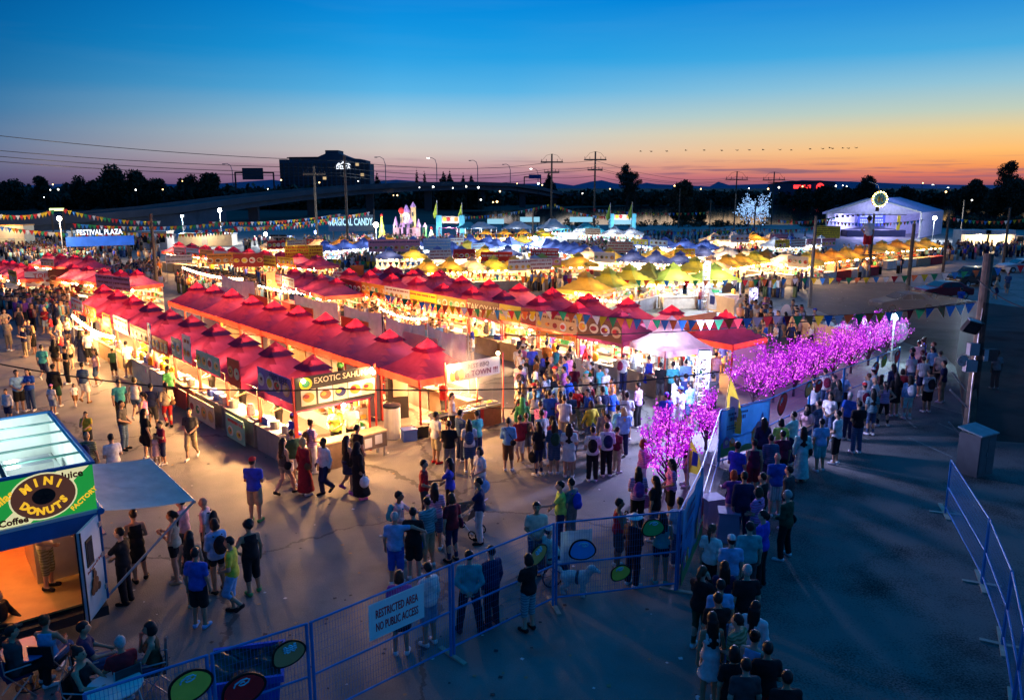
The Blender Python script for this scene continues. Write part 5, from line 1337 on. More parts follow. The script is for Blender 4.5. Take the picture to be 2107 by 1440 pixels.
# roof deck and the open lit parapet above it
lb("roof", M_LTEAL, -TW, 0, ZT - .03, 0, TL, ZT)
lb("parapet", M_LTEAL, -TW, TL - .05, ZT, 0, TL, ZP); lb("parapet", M_LTEAL, -TW, .06, ZT, -TW + .05, TL - .05, ZP)
lb("parapet", M_LTEAL, -.05, .06, ZT, 0, TL - .05, ZP)
sgn = lb("sign_panel", M_GREEN, -TW, -.02, ZT + .07, .01, .05, ZP)
lb("edge_trim", M_TB, 0.001, .06, ZP - .03, .06, TL, ZP + .05); lb("edge_trim", M_TB, -TW, -.03, ZP, .06, .06, ZP + .05); lb("edge_trim", M_TB, -TW, TL - .06, ZP, .06, TL, ZP + .05)
lb("center_beam", M_DARK, -1.5, .06, ZP - .06, -1.42, TL - .06, ZP + .04)
for k in range(1, 5): lb("cross_bar", mat("bar_teal", (.2, .36, .34), .5), -TW + .05, TL * k / 5 - .02, ZP - .02, -.05, TL * k / 5 + .02, ZP + .02)
M_TUBE = glow("tube_light", (.82, 1, .95), 7)
for y0, y1 in ((.25, 1.5), (1.7, 3.0)): lb("tube_lamp", M_TUBE, -1.64, y0, ZP - .34, -1.56, y1, ZP - .26); lb("lamp_batten", M_STEEL, -1.72, y0 - .1, ZP - .26, -1.5, y1 + .1, ZP - .2)
for y in (.8, 2.3, 3.6): lamp((-1.0, y, ZP - .3), 6, (.84, 1, .93), .1, trl)
for y in (1.4, 3.2): lamp((-2.2, y, ZP - .3), 6, (.84, 1, .93), .1, trl)
MB().tube([(-.5, .9, ZT + .2), (-1.3, 1.2, ZT + .25), (-1.3, 2.3, ZT + .25)], .16, 10).build("vent_duct", M_STEEL, trl)
MB().lathe([(.5, 0), (.52, .1), (.4, .22), (.05, .26)], 18, (-.75, .75, ZT)).build("roof_fan", M_LTEAL, trl)
lb("roof_box", M_STEEL, -1.2, 2.6, ZT, -.3, 3.3, ZT + .4)
o_ = link('goods', GOODS[1], trl, 'stuff', (-1.5, TL - .5, F0)); o_ = link('goods', GOODS[2], trl, 'stuff', (-TW + .1, 3.2, F0)); o_.rotation_euler.z = PI / 2; o_.scale.x = .8
# the sign's face
def face(x, z, y=-.026): return frame((x, y, z), (1, 0, 0), (0, 0, 1))
zc = (ZT + .07 + ZP) / 2 + .02; xc = -.88
MB().prism([(-1.75, ZT + .075), (-1.15, ZT + .075), (-.05, ZP - .005), (-.62, ZP - .005)], frame((0, -.021, 0), (1, 0, 0), (0, 0, 1)), .004).build("cream_band", M_CREAMS, sgn)
for rx, rz, m, dy in ((.58, .47, M_CREAMS, -.026), (.55, .44, M_CHOC, -.032), (.2, .16, mat("sign_hole", (.06, .025, .018), .5), -.038)):
 MB().prism([(xc + rx * math.cos(a * PI / 16), zc + rz * math.sin(a * PI / 16)) for a in range(32)], frame((0, dy, 0), (1, 0, 0), (0, 0, 1)), .005).build("sign_disc", m, sgn)
MB().prism([(xc + (.13 if k % 2 == 0 else .04) * math.cos(k * PI / 5 + .3), zc + (.09 if k % 2 == 0 else .03) * math.sin(k * PI / 5 + .3)) for k in range(10)], frame((0, -.044, 0), (1, 0, 0), (0, 0, 1)), .004).build("star", M_RUB, sgn)
for word, up in (("MINI", True), ("DONUTS", False)):
 n = len(word)
 for i, ch in enumerate(word):
  f = (i / (n - 1) - .5) * 2
  a = PI / 2 - f * (.85 if up else 1.1) if up else -PI / 2 + f * 1.1
  x, z = xc + .37 * math.cos(a), zc + .3 * math.sin(a)
  rot = (a - PI / 2) * .6 if up else (a + PI / 2) * .6
  Mx = frame((x, -.04, z), (math.cos(rot), 0, math.sin(rot)), (-math.sin(rot), 0, math.cos(rot)))
  text(ch, .21 if up else .19, M_YEL, sgn, Mx, 'letter', bold=.012)
text("Juice", .2, mat("sign_maroon", (.3, .02, .015), .5), sgn, face(-.36, ZP - .13, -.03), bold=.006); text("Coffee", .18, MATS['sign_maroon'], sgn, face(-1.42, ZT + .17, -.03), bold=.006)
M45 = frame((-.2, -.03, zc - .22), (.8, 0, .6), (-.6, 0, .8)); text("FACTORY", .13, M_YEL, sgn, M45, bold=.004)
M46 = frame((-1.58, -.03, zc + .06), (.85, 0, .53), (-.53, 0, .85)); text("Fellas", .22, M_YEL, sgn, M46, bold=.006)
M47 = frame((-1.72, -.03, zc + .3), (.85, 0, .53), (-.53, 0, .85)); text("Lil'", .2, M_YEL, sgn, M47, bold=.006)
# open door leaf, swung out toward the camera
dh = Vector((-.02, -.05, F0)); 
door = lb("door", M_TW, 0, 0, 0, 1, 1, 1)
door.data.clear_geometry(); 
bd = MB(); bd.box(0, -.025, 0, .92, .025, 1.86); me_ = bd.mesh("door"); me_.materials.append(M_TW); door.data = me_
door.location = dh; door.rotation_euler = (0, 0, math.radians(-122))
def dp(nm, m, x0, z0, x1, z1, y=-.028, t=.02): return MB().box(x0, y - t, z0, x1, y, z1).build(nm, m, door)
# door's outer face looks back to -y local after opening; build both faces' trims
for yy in (-.03, .05):
 dp("door_edge", M_RUB, .9, 0, .935, 1.86, yy, .02)
dp("window_frame", M_RUB, .42, 1.05, .72, 1.6, .045); dp("window_pane", M_WIN, .46, 1.1, .68, 1.55, .052)
dp("window_frame", M_RUB, .42, 1.05, .72, 1.6, -.026); dp("window_pane", M_WIN, .46, 1.1, .68, 1.55, -.04)
for yy in (.05, -.04):
 for i, (x, z, r) in enumerate(((.48, .52, .09), (.62, .52, .09), (.34, .5, .08), (.55, .66, .09), (.42, .65, .08), (.48, .8, .08), (.5, .9, .05))):
  MB().lathe([(.02, -.008), (r, -.004), (r, .004), (.02, .008)], 12, M=frame((x, yy, z), (1, 0, 0), (0, 0, 1))).build("printed_donut", mat("donut_brown", (.13, .045, .02), .5), door)
for sgn_, yy in ((1, -.045), (-1, .055)):
 text("Fresh and on the Spot", .075, MATS['sign_maroon'], door, frame((.46, yy, 1.0), (sgn_, 0, .12), (-.12 * sgn_, 0, 1)))
for z in (.25, .95, 1.6): dp("hinge", M_STEEL, -.06, z, .05, z + .1, .05, .03)
# awning and its brace
ab = MB(); A0, A1, B0, B1 = Vector((.02, .0, 2.62)), Vector((.02, 3.5, 2.62)), Vector((1.9, .0, 2.36)), Vector((1.9, 3.5, 2.36))
vs = []
for i in range(9):
 for j in range(9):
  p = A0 + (A1 - A0) * (j / 8) + (B0 - A0) * (i / 8); sag = .07 * math.sin(PI * i / 8) * (1 - .4 * math.cos(2 * PI * j / 2.67)); vs.append(p - UP * sag)
ab.add(vs, [(i * 9 + j, i * 9 + 9 + j, i * 9 + 10 + j, i * 9 + j + 1) for i in range(8) for j in range(8)])
ab.build("awning", fabric("awning_cloth", (.66, .58, .52), .12), trl, smooth=True)
MB().tube([B0 - UP * .03, B1 - UP * .03], .035, 8).build("awning_bar", M_LEGW, trl); MB().tube([A0 + Vector((.04, -.1, .02)), A1 + Vector((.04, .1, .02))], .07, 10).build("awning_roll", M_TB, trl)
MB().tube([B0, Vector((.06, .05, .75))], .028, 8).build("awning_arm", M_LEGW, trl); MB().tube([B1, Vector((.06, 3.4, 1.2))], .028, 8).build("awning_arm", M_LEGW, trl)
# inside: ovens, orange glow
lb("fryer", M_STEEL, -1.0, 1.5, F0 + .02, -.1, 3.2, F0 + .95); lb("menu_panel", mat("menu_red", (.7, .08, .03), .5, .5, 8), -1.7, TL - .1, F0 + .9, -.1, TL - .075, ZT - .15)
lb("black_cabinet", M_DARK, -TW + .1, .15, F0 + .02, -2.05, .95, F0 + 1.15); lb("oven", mat("oven_yellow", (.55, .35, .08), .5, .3, 4), -TW + .1, .2, F0 + 1.17, -2.1, .85, F0 + 1.5)
for y in (1.2, 2.7): lb("ceiling_lamp", M_BULBW, -1.7, y, ZT - .1, -1.3, y + .15, ZT - .045)
lamp((-1.5, 1.2, ZT - .25), 6, (1, .33, .05), .1, trl); lamp((-1.2, 3.2, ZT - .3), 34, (1, .15, .02), .1, trl)
# ================================================================== blue temporary fences
M_FB = mat("fence_blue", (.015, .2, .52), .4, .2, 3); M_FW = mat("fence_wire", (.04, .2, .5), .4, .1, 4, metal=.3)
FH = 1.95
FENCE_N = [0]
def fence(a, c, label, ww=.003, h=FH, wire=.055):
 a, c = Vector(a), Vector(c); a.z = c.z = 0
 d = c - a; L = d.length; rz = math.atan2(d.y, d.x)
 o = thing("temporary_fence", label, "fence panel", a, rz, "blue temporary fence panels")
 for x in (.04, L - .04): MB().tube([(x, 0, .03), (x, 0, h)], .03, 8).build("post", M_FB, o)
 for z in (h - .01, h * .5, .2): MB().tube([(.04, 0, z), (L - .04, 0, z)], .021, 6).build("rail", M_FB, o)
 b = MB(); n = int(L / wire)
 for i in range(1, n):
  x = L * i / n; b.add([(x - ww, 0, .2), (x + ww, 0, .2), (x + ww, .003, h), (x - ww, .003, h)], [(0, 1, 2, 3)])
 for k in range(1, 12):
  z = .2 + (h - .2) * k / 12; b.add([(.04, .002, z - .002), (L - .04, .002, z - .002), (L - .04, .002, z + .002), (.04, .002, z + .002)], [(0, 1, 2, 3)])
 b.build("wire_mesh", M_FW, o, kind='stuff')
 for x in (.0,): MB().box(x - .05, -.4, .0, x + .05, .4, .035).build("foot", mat("foot_steel", (.4, .36, .28), .5), o)
 return o, L
PT = [(430, 1345), (635, 1280), (928, 1160), (1142, 1075), (1400, 1050), (1445, 959), (1483, 843), (1583, 820), (1668, 783), (1738, 757), (1807, 733), (1853, 713)]
FP = [G(x, y, FH) for x, y in PT]
FP = [FP[0] + (FP[0] - FP[1]) * 1.1] + FP
FL = ["blue fence panel at the bottom edge behind the seated diners", "blue fence panel in front of the blue bin", "blue fence panel carrying the RESTRICTED AREA sign", "blue fence panel in front of the checked-shirt man and his companion",
      "blue fence panel with blue and green candy boards", "short angled fence panel under the tall leaning picture banner", "fence panel between the leaning banner and the wide blue banner", "fence panel behind the wide blue festival banner",
      "fence panel with the red oval board beside the blue banner", "fence panel with candy boards next to the queue's middle", "fence panel with a striped board by the queue's far part", "last fence panel at the far corner under the purple trees"]
PANELS = []
for i in range(len(FP) - 1): PANELS.append(fence(FP[i], FP[i + 1], FL[i]))
# the fence goes on beyond the corner, behind the purple trees
FQ = [FP[-1], G(1745, 700, 1.5), G(1655, 668, 1.5), G(1560, 640, 1.5)]
# candy shaped boards hung on the fence
def blob(w, h, n=28, sq=.22):
 pts = []
 for i in range(n):
  a = 2 * PI * i / n; x, y = math.cos(a), math.sin(a)
  k = 1 + sq * (-y) * .35 + .06 * math.cos(3 * a + .6)
  pts.append((x * w * k, y * h * (1 + .05 * math.cos(2 * a))))
 return pts
M_OUT = mat("board_outline", (.012, .012, .012), .5)
BRD = {'blue': (.05, .4, .95), 'green': (.02, .5, .13), 'yellow': (.8, .75, .1), 'red': (.8, .02, .03), 'brown': (.55, .32, .13), 'orange': (.85, .45, .13)}
BRM = {k: mat("board_" + k, c, .5, .1, 4) for k, c in BRD.items()}; M_SW = mat("board_swirl", (.3, .75, .95), .5)
def candy(px, py, w, c, pi, label, rot=0.0, wave=False, sqz=1.0):
 a, q = FP[pi], FP[pi + 1]
 p = ON(px, py, a, q)
 d = (q - a); d.z = 0; d.normalize()
 nrm = Vector((d.y, -d.x, 0))
 if nrm.dot(Vector((p.x, p.y, 0))) > 0: nrm = -nrm; d = -d
 dx = d if nrm.cross(UP).dot(d) < 0 or True else -d
 o = thing("candy_board", label, "candy board", p + nrm * .05, 0, "gumdrop boards hung on the fence")
 x = UP.cross(nrm)
 M = frame((0, 0, 0), x * math.cos(rot) + UP * math.sin(rot), UP * math.cos(rot) - x * math.sin(rot))
 h = w * .82
 MB().prism(blob(w, h), M, .02).build("outline", M_OUT, o)
 M2 = M @ Matrix.Translation((0, 0, .021))
 MB().prism(blob(w * .88, h * .86), M2, .006).build("face", BRM[c], o)
 b = MB(); M3 = M @ Matrix.Translation((0, 0, .03))
 if wave:
  for k in range(3):
   pts = [M3 @ Vector((w * (-.2 + .09 * i), h * (.5 - .17 * k) + .025 * math.sin(i * 1.9), 0)) for i in range(9)]
   b.tube(pts, .018, 5)
 else:
  pts = [M3 @ Vector((w * (.1 + (.06 + .03 * i) * math.cos(i * .8)), h * (.45 + (.035 + .016 * i) * math.sin(i * .8)), 0)) for i in range(13)]
  b.tube(pts, .014, 5)
 b.build("swirl", M_SW, o)
candy(590, 1340, .29, 'brown', 1, "brown gumdrop board with blue waves above the bin", .15, True)
candy(388, 1407, .34, 'yellow', 0, "yellow gumdrop board with pale swirl at the bottom edge", .25)
candy(497, 1415, .36, 'red', 1, "red gumdrop board with white swirl before the blue bin", .2)
candy(1103, 1138, .26, 'orange', 3, "small orange gumdrop board beside the wheelchair", .5, True)
candy(1196, 1128, .31, 'blue', 4, "blue gumdrop board above the white dog", -.1)
candy(1341, 1083, .27, 'green', 4, "green gumdrop board near the fence corner", 0)
candy(1274, 1175, .24, 'yellow', 4, "yellow gumdrop board low on the fence right of the dog", .3)
candy(1606, 830, .42, 'red', 8, "red oval board at the right end of the wide blue banner", .9)
candy(1660, 800, .34, 'orange', 8, "orange round board between the red oval and the queue", .4)
candy(1681, 793, .32, 'red', 9, "small red board above the queue's middle", .2)
candy(1713, 820, .34, 'blue', 9, "blue striped board low on the fence by the queue", .1, True)
candy(1798, 758, .36, 'red', 10, "tall red board with white loop by the queue's far part", .5)
candy(1816, 742, .34, 'yellow', 11, "yellow board on the last fence panel", .3)
candy(1843, 733, .34, 'red', 11, "red board at the far fence corner", .6)
# RESTRICTED AREA sign
pl = ON(754, 1248, FP[2], FP[3]); prr = ON(868, 1205, FP[2], FP[3]); top_ = ON(754, 1248, FP[2], FP[3]).z; bot_ = ON(757, 1317, FP[2], FP[3]).z
d = (prr - pl); d.z = 0; Wd = d.length; d.normalize(); nrm = Vector((d.y, -d.x, 0))
rs = thing("warning_sign", "white RESTRICTED AREA NO PUBLIC ACCESS sign with red letters on the blue fence", "sign", Vector((pl.x, pl.y, bot_)) + nrm * .05)
Hh = top_ - bot_ + .04
MB().prism([(0, 0), (Wd, 0), (Wd, Hh), (0, Hh)], frame((0, 0, 0), d, UP), .008).build("board", mat("sign_pale", (.8, .9, .93), .4, .05, 3), rs)
M_SR = mat("sign_red_ink", (.75, .03, .05), .5)
for t, z in (("RESTRICTED AREA", .66), ("NO PUBLIC ACCESS", .3)):
 text(t, Hh * .33, M_SR, rs, frame(d * Wd * .5 + UP * Hh * z + nrm * .012, d, UP), bold=.001, width=Wd * .86)
# light blue notice near the fence post, banners
M_BANB = fabric("banner_blue", (.03, .26, .62), .12)
def banner(p, q, z0, z1, lab, base, off=.06):
 d = (q - p); d.z = 0; L = d.length; d.normalize(); n = Vector((d.y, -d.x, 0))
 if n.dot(p) > 0 and n.y > 0: n = -n
 o = thing("fence_banner", lab, "banner", Vector((p.x, p.y, z0)) + n * off, 0, "printed banners on the fence")
 x = UP.cross(n); s = 1 if x.dot(d) > 0 else -1
 org = Vector((0, 0, 0)) if s > 0 else d * L
 b = MB(); K = 12; vs = []
 for i in range(K + 1):
  vs += [org + x * (L * i / K) + n * (.02 * math.sin(i * 1.7)), org + x * (L * i / K) + n * (.02 * math.sin(i * 1.3 + 1)) + UP * (z1 - z0)]
 b.add(vs, [(2 * i, 2 * i + 2, 2 * i + 3, 2 * i + 1) for i in range(K)]); b.build("sheet", base, o)
 return o, org, x, n, L, z1 - z0
for (i, lab, z0) in ((5, "tall leaning banner with green hills seen edge-on at the fence corner", .12), (7, "wide blue festival banner with a pink castle and rolling hills", .35)):
 o, org, x, n, L, hh = banner(FP[i], FP[i + 1], z0, 1.93, lab, M_BANB)
 F_ = lambda u, v, dn: frame(org + x * (L * u) + UP * (hh * v) + n * dn, x, UP)
 hills = [(0, 0)] + [(L * t, hh * (.2 + .1 * math.sin(t * 7 + 1) + .06 * math.sin(t * 15))) for t in [k / 14 for k in range(15)]] + [(L, 0)]
 MB().prism(hills, F_(0, 0, .026), .004).build("printed_hill", SIGNC['green'], o)
 for u, w, hgt, c in ((.74, .14, .42, 'pink'), (.82, .1, .6, 'purple'), (.9, .13, .45, 'red'), (.66, .09, .3, 'orange'), (.1, .12, .25, 'purple'), (.22, .1, .2, 'orange')):
  b = MB(); b.prism([(-w * L / 2, 0), (w * L / 2, 0), (w * L / 2, hh * hgt * .7), (0, hh * hgt), (-w * L / 2, hh * hgt * .7)], F_(u, .18, .032 + u * .004), .004)
  b.build("printed_tower", SIGNC[c], o)
  disc(o, 0, 0, .08, .08, 'cream', 0, 'printed_candy', M=F_(u, .3, .042 + u * .004))
 b = MB()
 rr = random.Random(i)
 for r_, (z, u0, u1, s) in enumerate(((.86, .12, .5, .05), (.74, .16, .46, .08), (.62, .1, .4, .03), (.56, .1, .36, .03))):
  u = u0
  while u < u1:
   w = rr.uniform(.015, .035); p0 = org + x * (L * u) + UP * (hh * z) + n * .03
   b.add([p0, p0 + x * L * w, p0 + x * L * w + UP * hh * s, p0 + UP * hh * s], [(0, 1, 2, 3)]); u += w + .01
 b.build("printed_line", SIGNC['navy' if r_ else 'red'], o, kind='stuff')
o, *_ = banner(G(385 + 1000, 1118, 1.0) if False else FP[4] + (FP[5] - FP[4]) * .05, FP[4] + (FP[5] - FP[4]) * .3, .95, 1.7, "plain light blue notice sheet tied to the fence by the white dog", fabric("notice_blue", (.2, .55, .8), .2), -.06)
# right-hand curved fence with steel feet
RF = [G(1957, 945, 1.6), G(2037, 1068, 1.6), G(2083, 1175, 1.6), G(2108, 1290, 1.6), G(2125, 1420, 1.6)]
for i, lab in enumerate(("farthest panel of the blue fence on the gravel, next to the grey cabinet", "second panel of the curving blue fence on the gravel", "third panel of the curving blue fence at the right edge", "nearest panel of the curving blue fence at the right edge")):
 o, L = fence(RF[i], RF[i + 1], lab, .008, h=1.6)
 MB().box(-.7, -.06, .0, .5, .06, .04).build("foot", mat("foot_wood", (.5, .42, .32), .7), o)
# ================================================================== purple glowing trees
M_PUR = glow("blossom_purple", (.42, .004, .66), .8); M_PUR2 = glow("blossom_pink", (.95, .16, .95), 1.5)
M_TRK = mat("tree_dark", (.06, .03, .06), .7)
def led_tree(base, h, w, lab, seed, n=520, m=(M_PUR, M_PUR2), lc=(.72, .08, 1), lp=11, group="purple glowing blossom trees by the fence", lean=(0, 0), size=.026, loc2=None):
 rr = random.Random(seed); base = Vector(base)
 o = thing("light_tree", lab, "light tree", base, rr.uniform(0, 6), group)
 o.rotation_euler.z = 0
 tb = MB(); tips = []
 tb.tube([(0, 0, 0), (0, 0, h * .35)], [.06, .045], 7)
 for k in range(13):
  a = 2 * PI * k / 13 + rr.uniform(-.3, .3); r = w * .5 * (rr.uniform(.6, 1.05) if k % 3 else rr.uniform(.2, .6))
  p0 = Vector((0, 0, h * rr.uniform(.1, .35))); p2 = Vector((math.cos(a) * r + lean[0], math.sin(a) * r + lean[1], h * (rr.uniform(.5, .8) if k % 3 else rr.uniform(.85, 1.08)))); p1 = p0.lerp(p2, .5) + Vector((math.cos(a) * r * .18, math.sin(a) * r * .18, -h * .05))
  tb.tube([p0, p1, p2], [.035, .022, .008], 5); tips += [(p0, p1, p2)]
  for q in range(3):
   b0 = p1.lerp(p2, rr.uniform(.1, .7)); b2 = b0 + Vector((rr.uniform(-.3, .3) * w, rr.uniform(-.3, .3) * w, rr.uniform(.0, .32) * h)); tb.tube([b0, b2], [.014, .005], 4); tips.append((b0, b0.lerp(b2, .5), b2))
 tb.build("trunk", M_TRK, o)
 b = MB()
 for i in range(n):
  p0, p1, p2 = rr.choice(tips); t = rr.uniform(.25, 1.03)
  c = (p0.lerp(p1, t * 2) if t < .5 else p1.lerp(p2, t * 2 - 1)) + Vector((rr.gauss(0, .065), rr.gauss(0, .065), rr.gauss(0, .07))) * (h / 2.4)
  s = size * rr.uniform(.7, 1.4); b.cur = 1 if rr.random() < .18 else 0
  b.add([c + Vector((s, 0, 0)), c + Vector((-s * .5, s * .87, 0)), c + Vector((-s * .5, -s * .87, 0)), c + Vector((0, 0, s * 1.2)), c - Vector((0, 0, s * 1.2))], [(0, 1, 3), (1, 2, 3), (2, 0, 3), (1, 0, 4), (2, 1, 4), (0, 2, 4)])
 b.build("blossom_lights", list(m), o, kind='stuff')
 if lp: lamp((lean[0], lean[1], h * .8), lp, lc, .35, o)
 return o
led_tree(G(1370, 1012), 2.75, 1.9, "purple glowing tree nearest the camera, standing alone before the tall truss", 1, 2000)
led_tree(G(1452, 925), 2.1, 1.1, "small purple glowing tree behind the fence, right of the nearest one", 2, 1200)
for i, (px, py, h, w, lab) in enumerate(((1548, 842, 2.3, 2.3, "purple glowing tree at the left end of the row, above the yellow feather flag"), (1590, 828, 2.3, 2.1, "second purple tree from the left in the row"), (1632, 815, 2.4, 2.2, "third purple tree in the row, over the red oval board"),
  (1672, 798, 2.4, 2.2, "fourth purple tree in the row, left of the row's middle"), (1712, 782, 2.5, 2.2, "fifth purple tree in the row, right of its middle"), (1750, 768, 2.5, 2.1, "sixth purple tree in the row"), (1786, 752, 2.4, 2.0, "seventh purple tree in the row, left of the far floodlight"), (1822, 740, 2.5, 1.8, "last purple tree in the row, under the far floodlight"))):
 led_tree(G(px, py), h + .1, w * 1.15, lab, 10 + i, 1500)
M_WB = glow("blossom_white", (.3, .55, 1), 1.0)
led_tree(D(1537, 500, 165) * Vector((1, 1, 0)), 7.0, 4.6, "left of two white glowing trees at the river side", 31, 420, (M_WB, M_WB), (.6, .8, 1), 60, "white glowing trees at the river side", size=.09)
led_tree(D(1563, 500, 165) * Vector((1, 1, 0)), 7.0, 4.6, "right of two white glowing trees at the river side", 32, 420, (M_WB, M_WB), (.6, .8, 1), 60, "white glowing trees at the river side", size=.09)
# ================================================================== floodlight towers
M_TRUSS = mat("truss_aluminium", (.5, .5, .55), .35, .1, 4, metal=.7)
M_FLC = glow("flood_cyan", (.62, .95, 1), 60); M_FLW = glow("flood_white", (1, .93, .78), 60); M_FLP = glow("flood_violet", (.6, .45, 1), 60)
def truss(px, ybase, ytop, w, lab, head=True, c=CYAN, hm=M_FLC, power=900, hr=.12):
 a = G(px, ybase); h = D(px, ytop, a.y).z
 o = thing("truss_tower", lab, "light tower", a, 0, "aluminium light towers")
 cs = [(-w, -w), (w, -w), (w, w), (-w, w)]
 for x, y in cs: MB().tube([(x, y, 0), (x, y, h)], .022, 6).build("tube", M_TRUSS, o)
 b = MB(); n = int(h / (2 * w)) + 1
 for k in range(n):
  z0, z1 = h * k / n, h * (k + 1) / n
  for i in range(4):
   p, q = cs[i], cs[(i + 1) % 4]; b.tube([(*p, z0), (*q, z1)], .011, 4); b.tube([(*p, z1), (*q, z1)], .011, 4)
 b.build("lattice", M_TRUSS, o, kind='stuff')
 MB().box(-.35, -.35, 0, .35, .35, .03).build("base_plate", M_TRUSS, o)
 if head:
  MB().box(-.22, -.3, h, .22, .02, h + .3).build("lamp_housing", M_DARK, o)
  MB().lathe([(.02, -.03), (hr, 0), (hr, .03), (.02, .05)], 12, M=frame((0, -.33, h + .15), (1, 0, 0), (0, 0, 1))).build("lamp_lens", hm, o)
  lamp((-.15, -.45, h + .1), power, c, .45, o)
 return o
truss(1440, 885, 735, .2, "tall aluminium truss tower with a bright cyan floodlight by the near purple tree", power=620, c=(.52, .52, 1))
truss(1549, 640, 600, .22, "truss tower with a violet lamp behind the red stalls' end", c=(.5, .4, 1), hm=M_FLP, power=150)
truss(1450, 640, 545, .2, "slim truss tower beside the lime tents over the clothes racks", c=COOL, power=300)
def flood(px, py, ybase, lab, c, m, power, r=.2, pole=True):
 a = G(px, ybase); z = D(px, py, a.y).z
 o = thing("floodlight", lab, "floodlight", a, 0, "floodlights on masts")
 MB().tube([(0, 0, 0), (0, 0, z + .2)], .05, 7).build("mast", M_LEGW, o)
 MB().box(-.25, .05, z - .15, .25, .25, z + .2).build("housing", M_DARK, o)
 MB().ball((0, -.08, z), r, 6).build("lamp_lens", m, o)
 if power: lamp((0, -.45 - r, z), power, c, .45, o)
 return o
flood(1832, 653, 745, "brilliant pale cyan floodlight at the far end of the purple trees", CYAN, M_FLC, 170, .12)
flood(133, 450, 545, "glaring yellow-white floodlight at the far left", WARMW, M_FLW, 1200, .26)
flood(457, 433, 500, "glaring white floodlight above the trailer roofs left of centre", (1, .95, .85), M_FLW, 1500, .32)
flood(379, 445, 500, "cyan floodlight between the two left glaring lights", CYAN, M_FLC, 500, .2)
flood(775, 463, 510, "white lamp on the dark pole before the candy castle", COOL, M_FLW, 700, .38)
flood(1101, 491, 540, "white lamp on the middle pole above the blue tents", COOL, M_FLW, 600, .3)
flood(1918, 449, 495, "white floodlight at the stage tent's right corner", COOL, M_FLW, 600, .32)
flood(548, 482, 505, "white lamp among the mustard tops", COOL, M_FLW, 400, .28)
flood(652, 478, 500, "blue lamp at the foot of the left wooden pole", (.3, .4, 1), glow("flood_blue", (.3, .4, 1), 40), 400, .3)
flood(1283, 655, 760, "bright white tube lamp on a post over the toothy food board", COOL, M_FLC, 36, .09)
flood(1185, 668, 765, "bright white lamp at the left corner of the toothy food board", COOL, M_FLC, 36, .09)
flood(1216, 678, 766, "second white lamp above the toothy food board", COOL, M_FLC, 30, .09)
M_CONE = mat("ice_cream_tan", (.62, .4, .18), .6, .2, 5)
ic = thing("ice_cream_cone", "giant ice cream cone model beside the toothy food board", "ice cream cone model", G(1187, 770))
MB().lathe([(.05, 1.0), (.28, 2.25), (.3, 2.4), (.26, 2.42)], 14).build("cone", M_CONE, ic); MB().lathe([(.28, 2.42), (.33, 2.6), (.25, 2.8), (.12, 2.95), (.02, 3.05)], 14).build("ice_cream", PANELM[0], ic); MB().tube([(0, 0, 0), (0, 0, 1.05)], .04, 6).build("stand", M_LEGW, ic)
# ================================================================== feather flags
def feather(px, ybase, ytop, c, c2, lab, lean=.5, w=.55):
 a = G(px, ybase); h = D(px, ytop, a.y).z
 o = thing("feather_flag", lab, "flag", a, R.uniform(-.2, .2), "tall feather flags")
 MB().tube([(0, 0, 0), (0, 0, h * .7), (lean * .1, 0, h * .9), (lean * .35, 0, h)], [.025, .02, .014, .008], 6).build("pole", M_LEGW, o)
 b = MB(); n = 8; vs = []
 for i in range(n + 1):
  t = i / n; z = h * (.98 - .62 * t); ww = w * (.15 + .85 * math.sin(min(1, t * 1.15) * PI * .55)) * (1 if t < .85 else 1)
  vs += [(.03 + (lean * .3 * max(0, .35 - t)), 0, z), (.03 + ww, .06 * math.sin(t * 6), z - .08)]
 b.add(vs, [(2 * i, 2 * i + 2, 2 * i + 3, 2 * i + 1) for i in range(n)]); b.build("flag_cloth", fabric("flag_" + c, CC[c], .3), o)
 MB().prism([(.1, h * .5), (w * .8, h * .47), (w * .8, h * .72), (.12, h * .76)], frame((0, -.035, 0), (1, 0, 0), (0, 0, 1)), .004).build("flag_print", SIGNC[c2], o)
feather(1487, 952, 768, 'yellow', 'white', "drooping yellow and white feather flag at the wide banner's left post", .7, .5)
feather(1766, 742, 645, 'white', 'purple', "white and violet feather flag among the purple trees")
feather(1455, 660, 590, 'white', 'blue', "white pointed flag right of the yellow tents")
feather(1413, 1010, 900, 'yellow', 'blue', "yellow and blue flag beside the tall leaning banner", .3, .35)
for px, yb, yt, lab in ((900, 475, 413, "lime flag on the left post of the candy arch"), (951, 475, 417, "lime flag on the right post of the candy arch"), (1255, 460, 418, "lime flag on the left side of the river arch"), (1300, 460, 416, "lime flag on the right side of the river arch"), (2068, 520, 465, "yellow flag by the food trucks at the right edge")):
 a = G(px, 505); 
 o = thing("feather_flag", lab, "flag", D(px, yb, 132) * Vector((1, 1, 0)), 0, "tall feather flags")
 z0, z1 = 0, D(px, yt, 132).z
 MB().tube([(0, 0, 0), (0, 0, z1)], .07, 6).build("pole", M_LEGW, o)
 MB().add([(0, 0, z1), (-.7, .1, z1 - 2.2), (-.5, -.1, z1 - 2.9), (0, 0, z1 - 2.4)], [(0, 1, 2, 3)]).build("flag_cloth", fabric("flag_lime", (.6, .75, .06), .3), o)
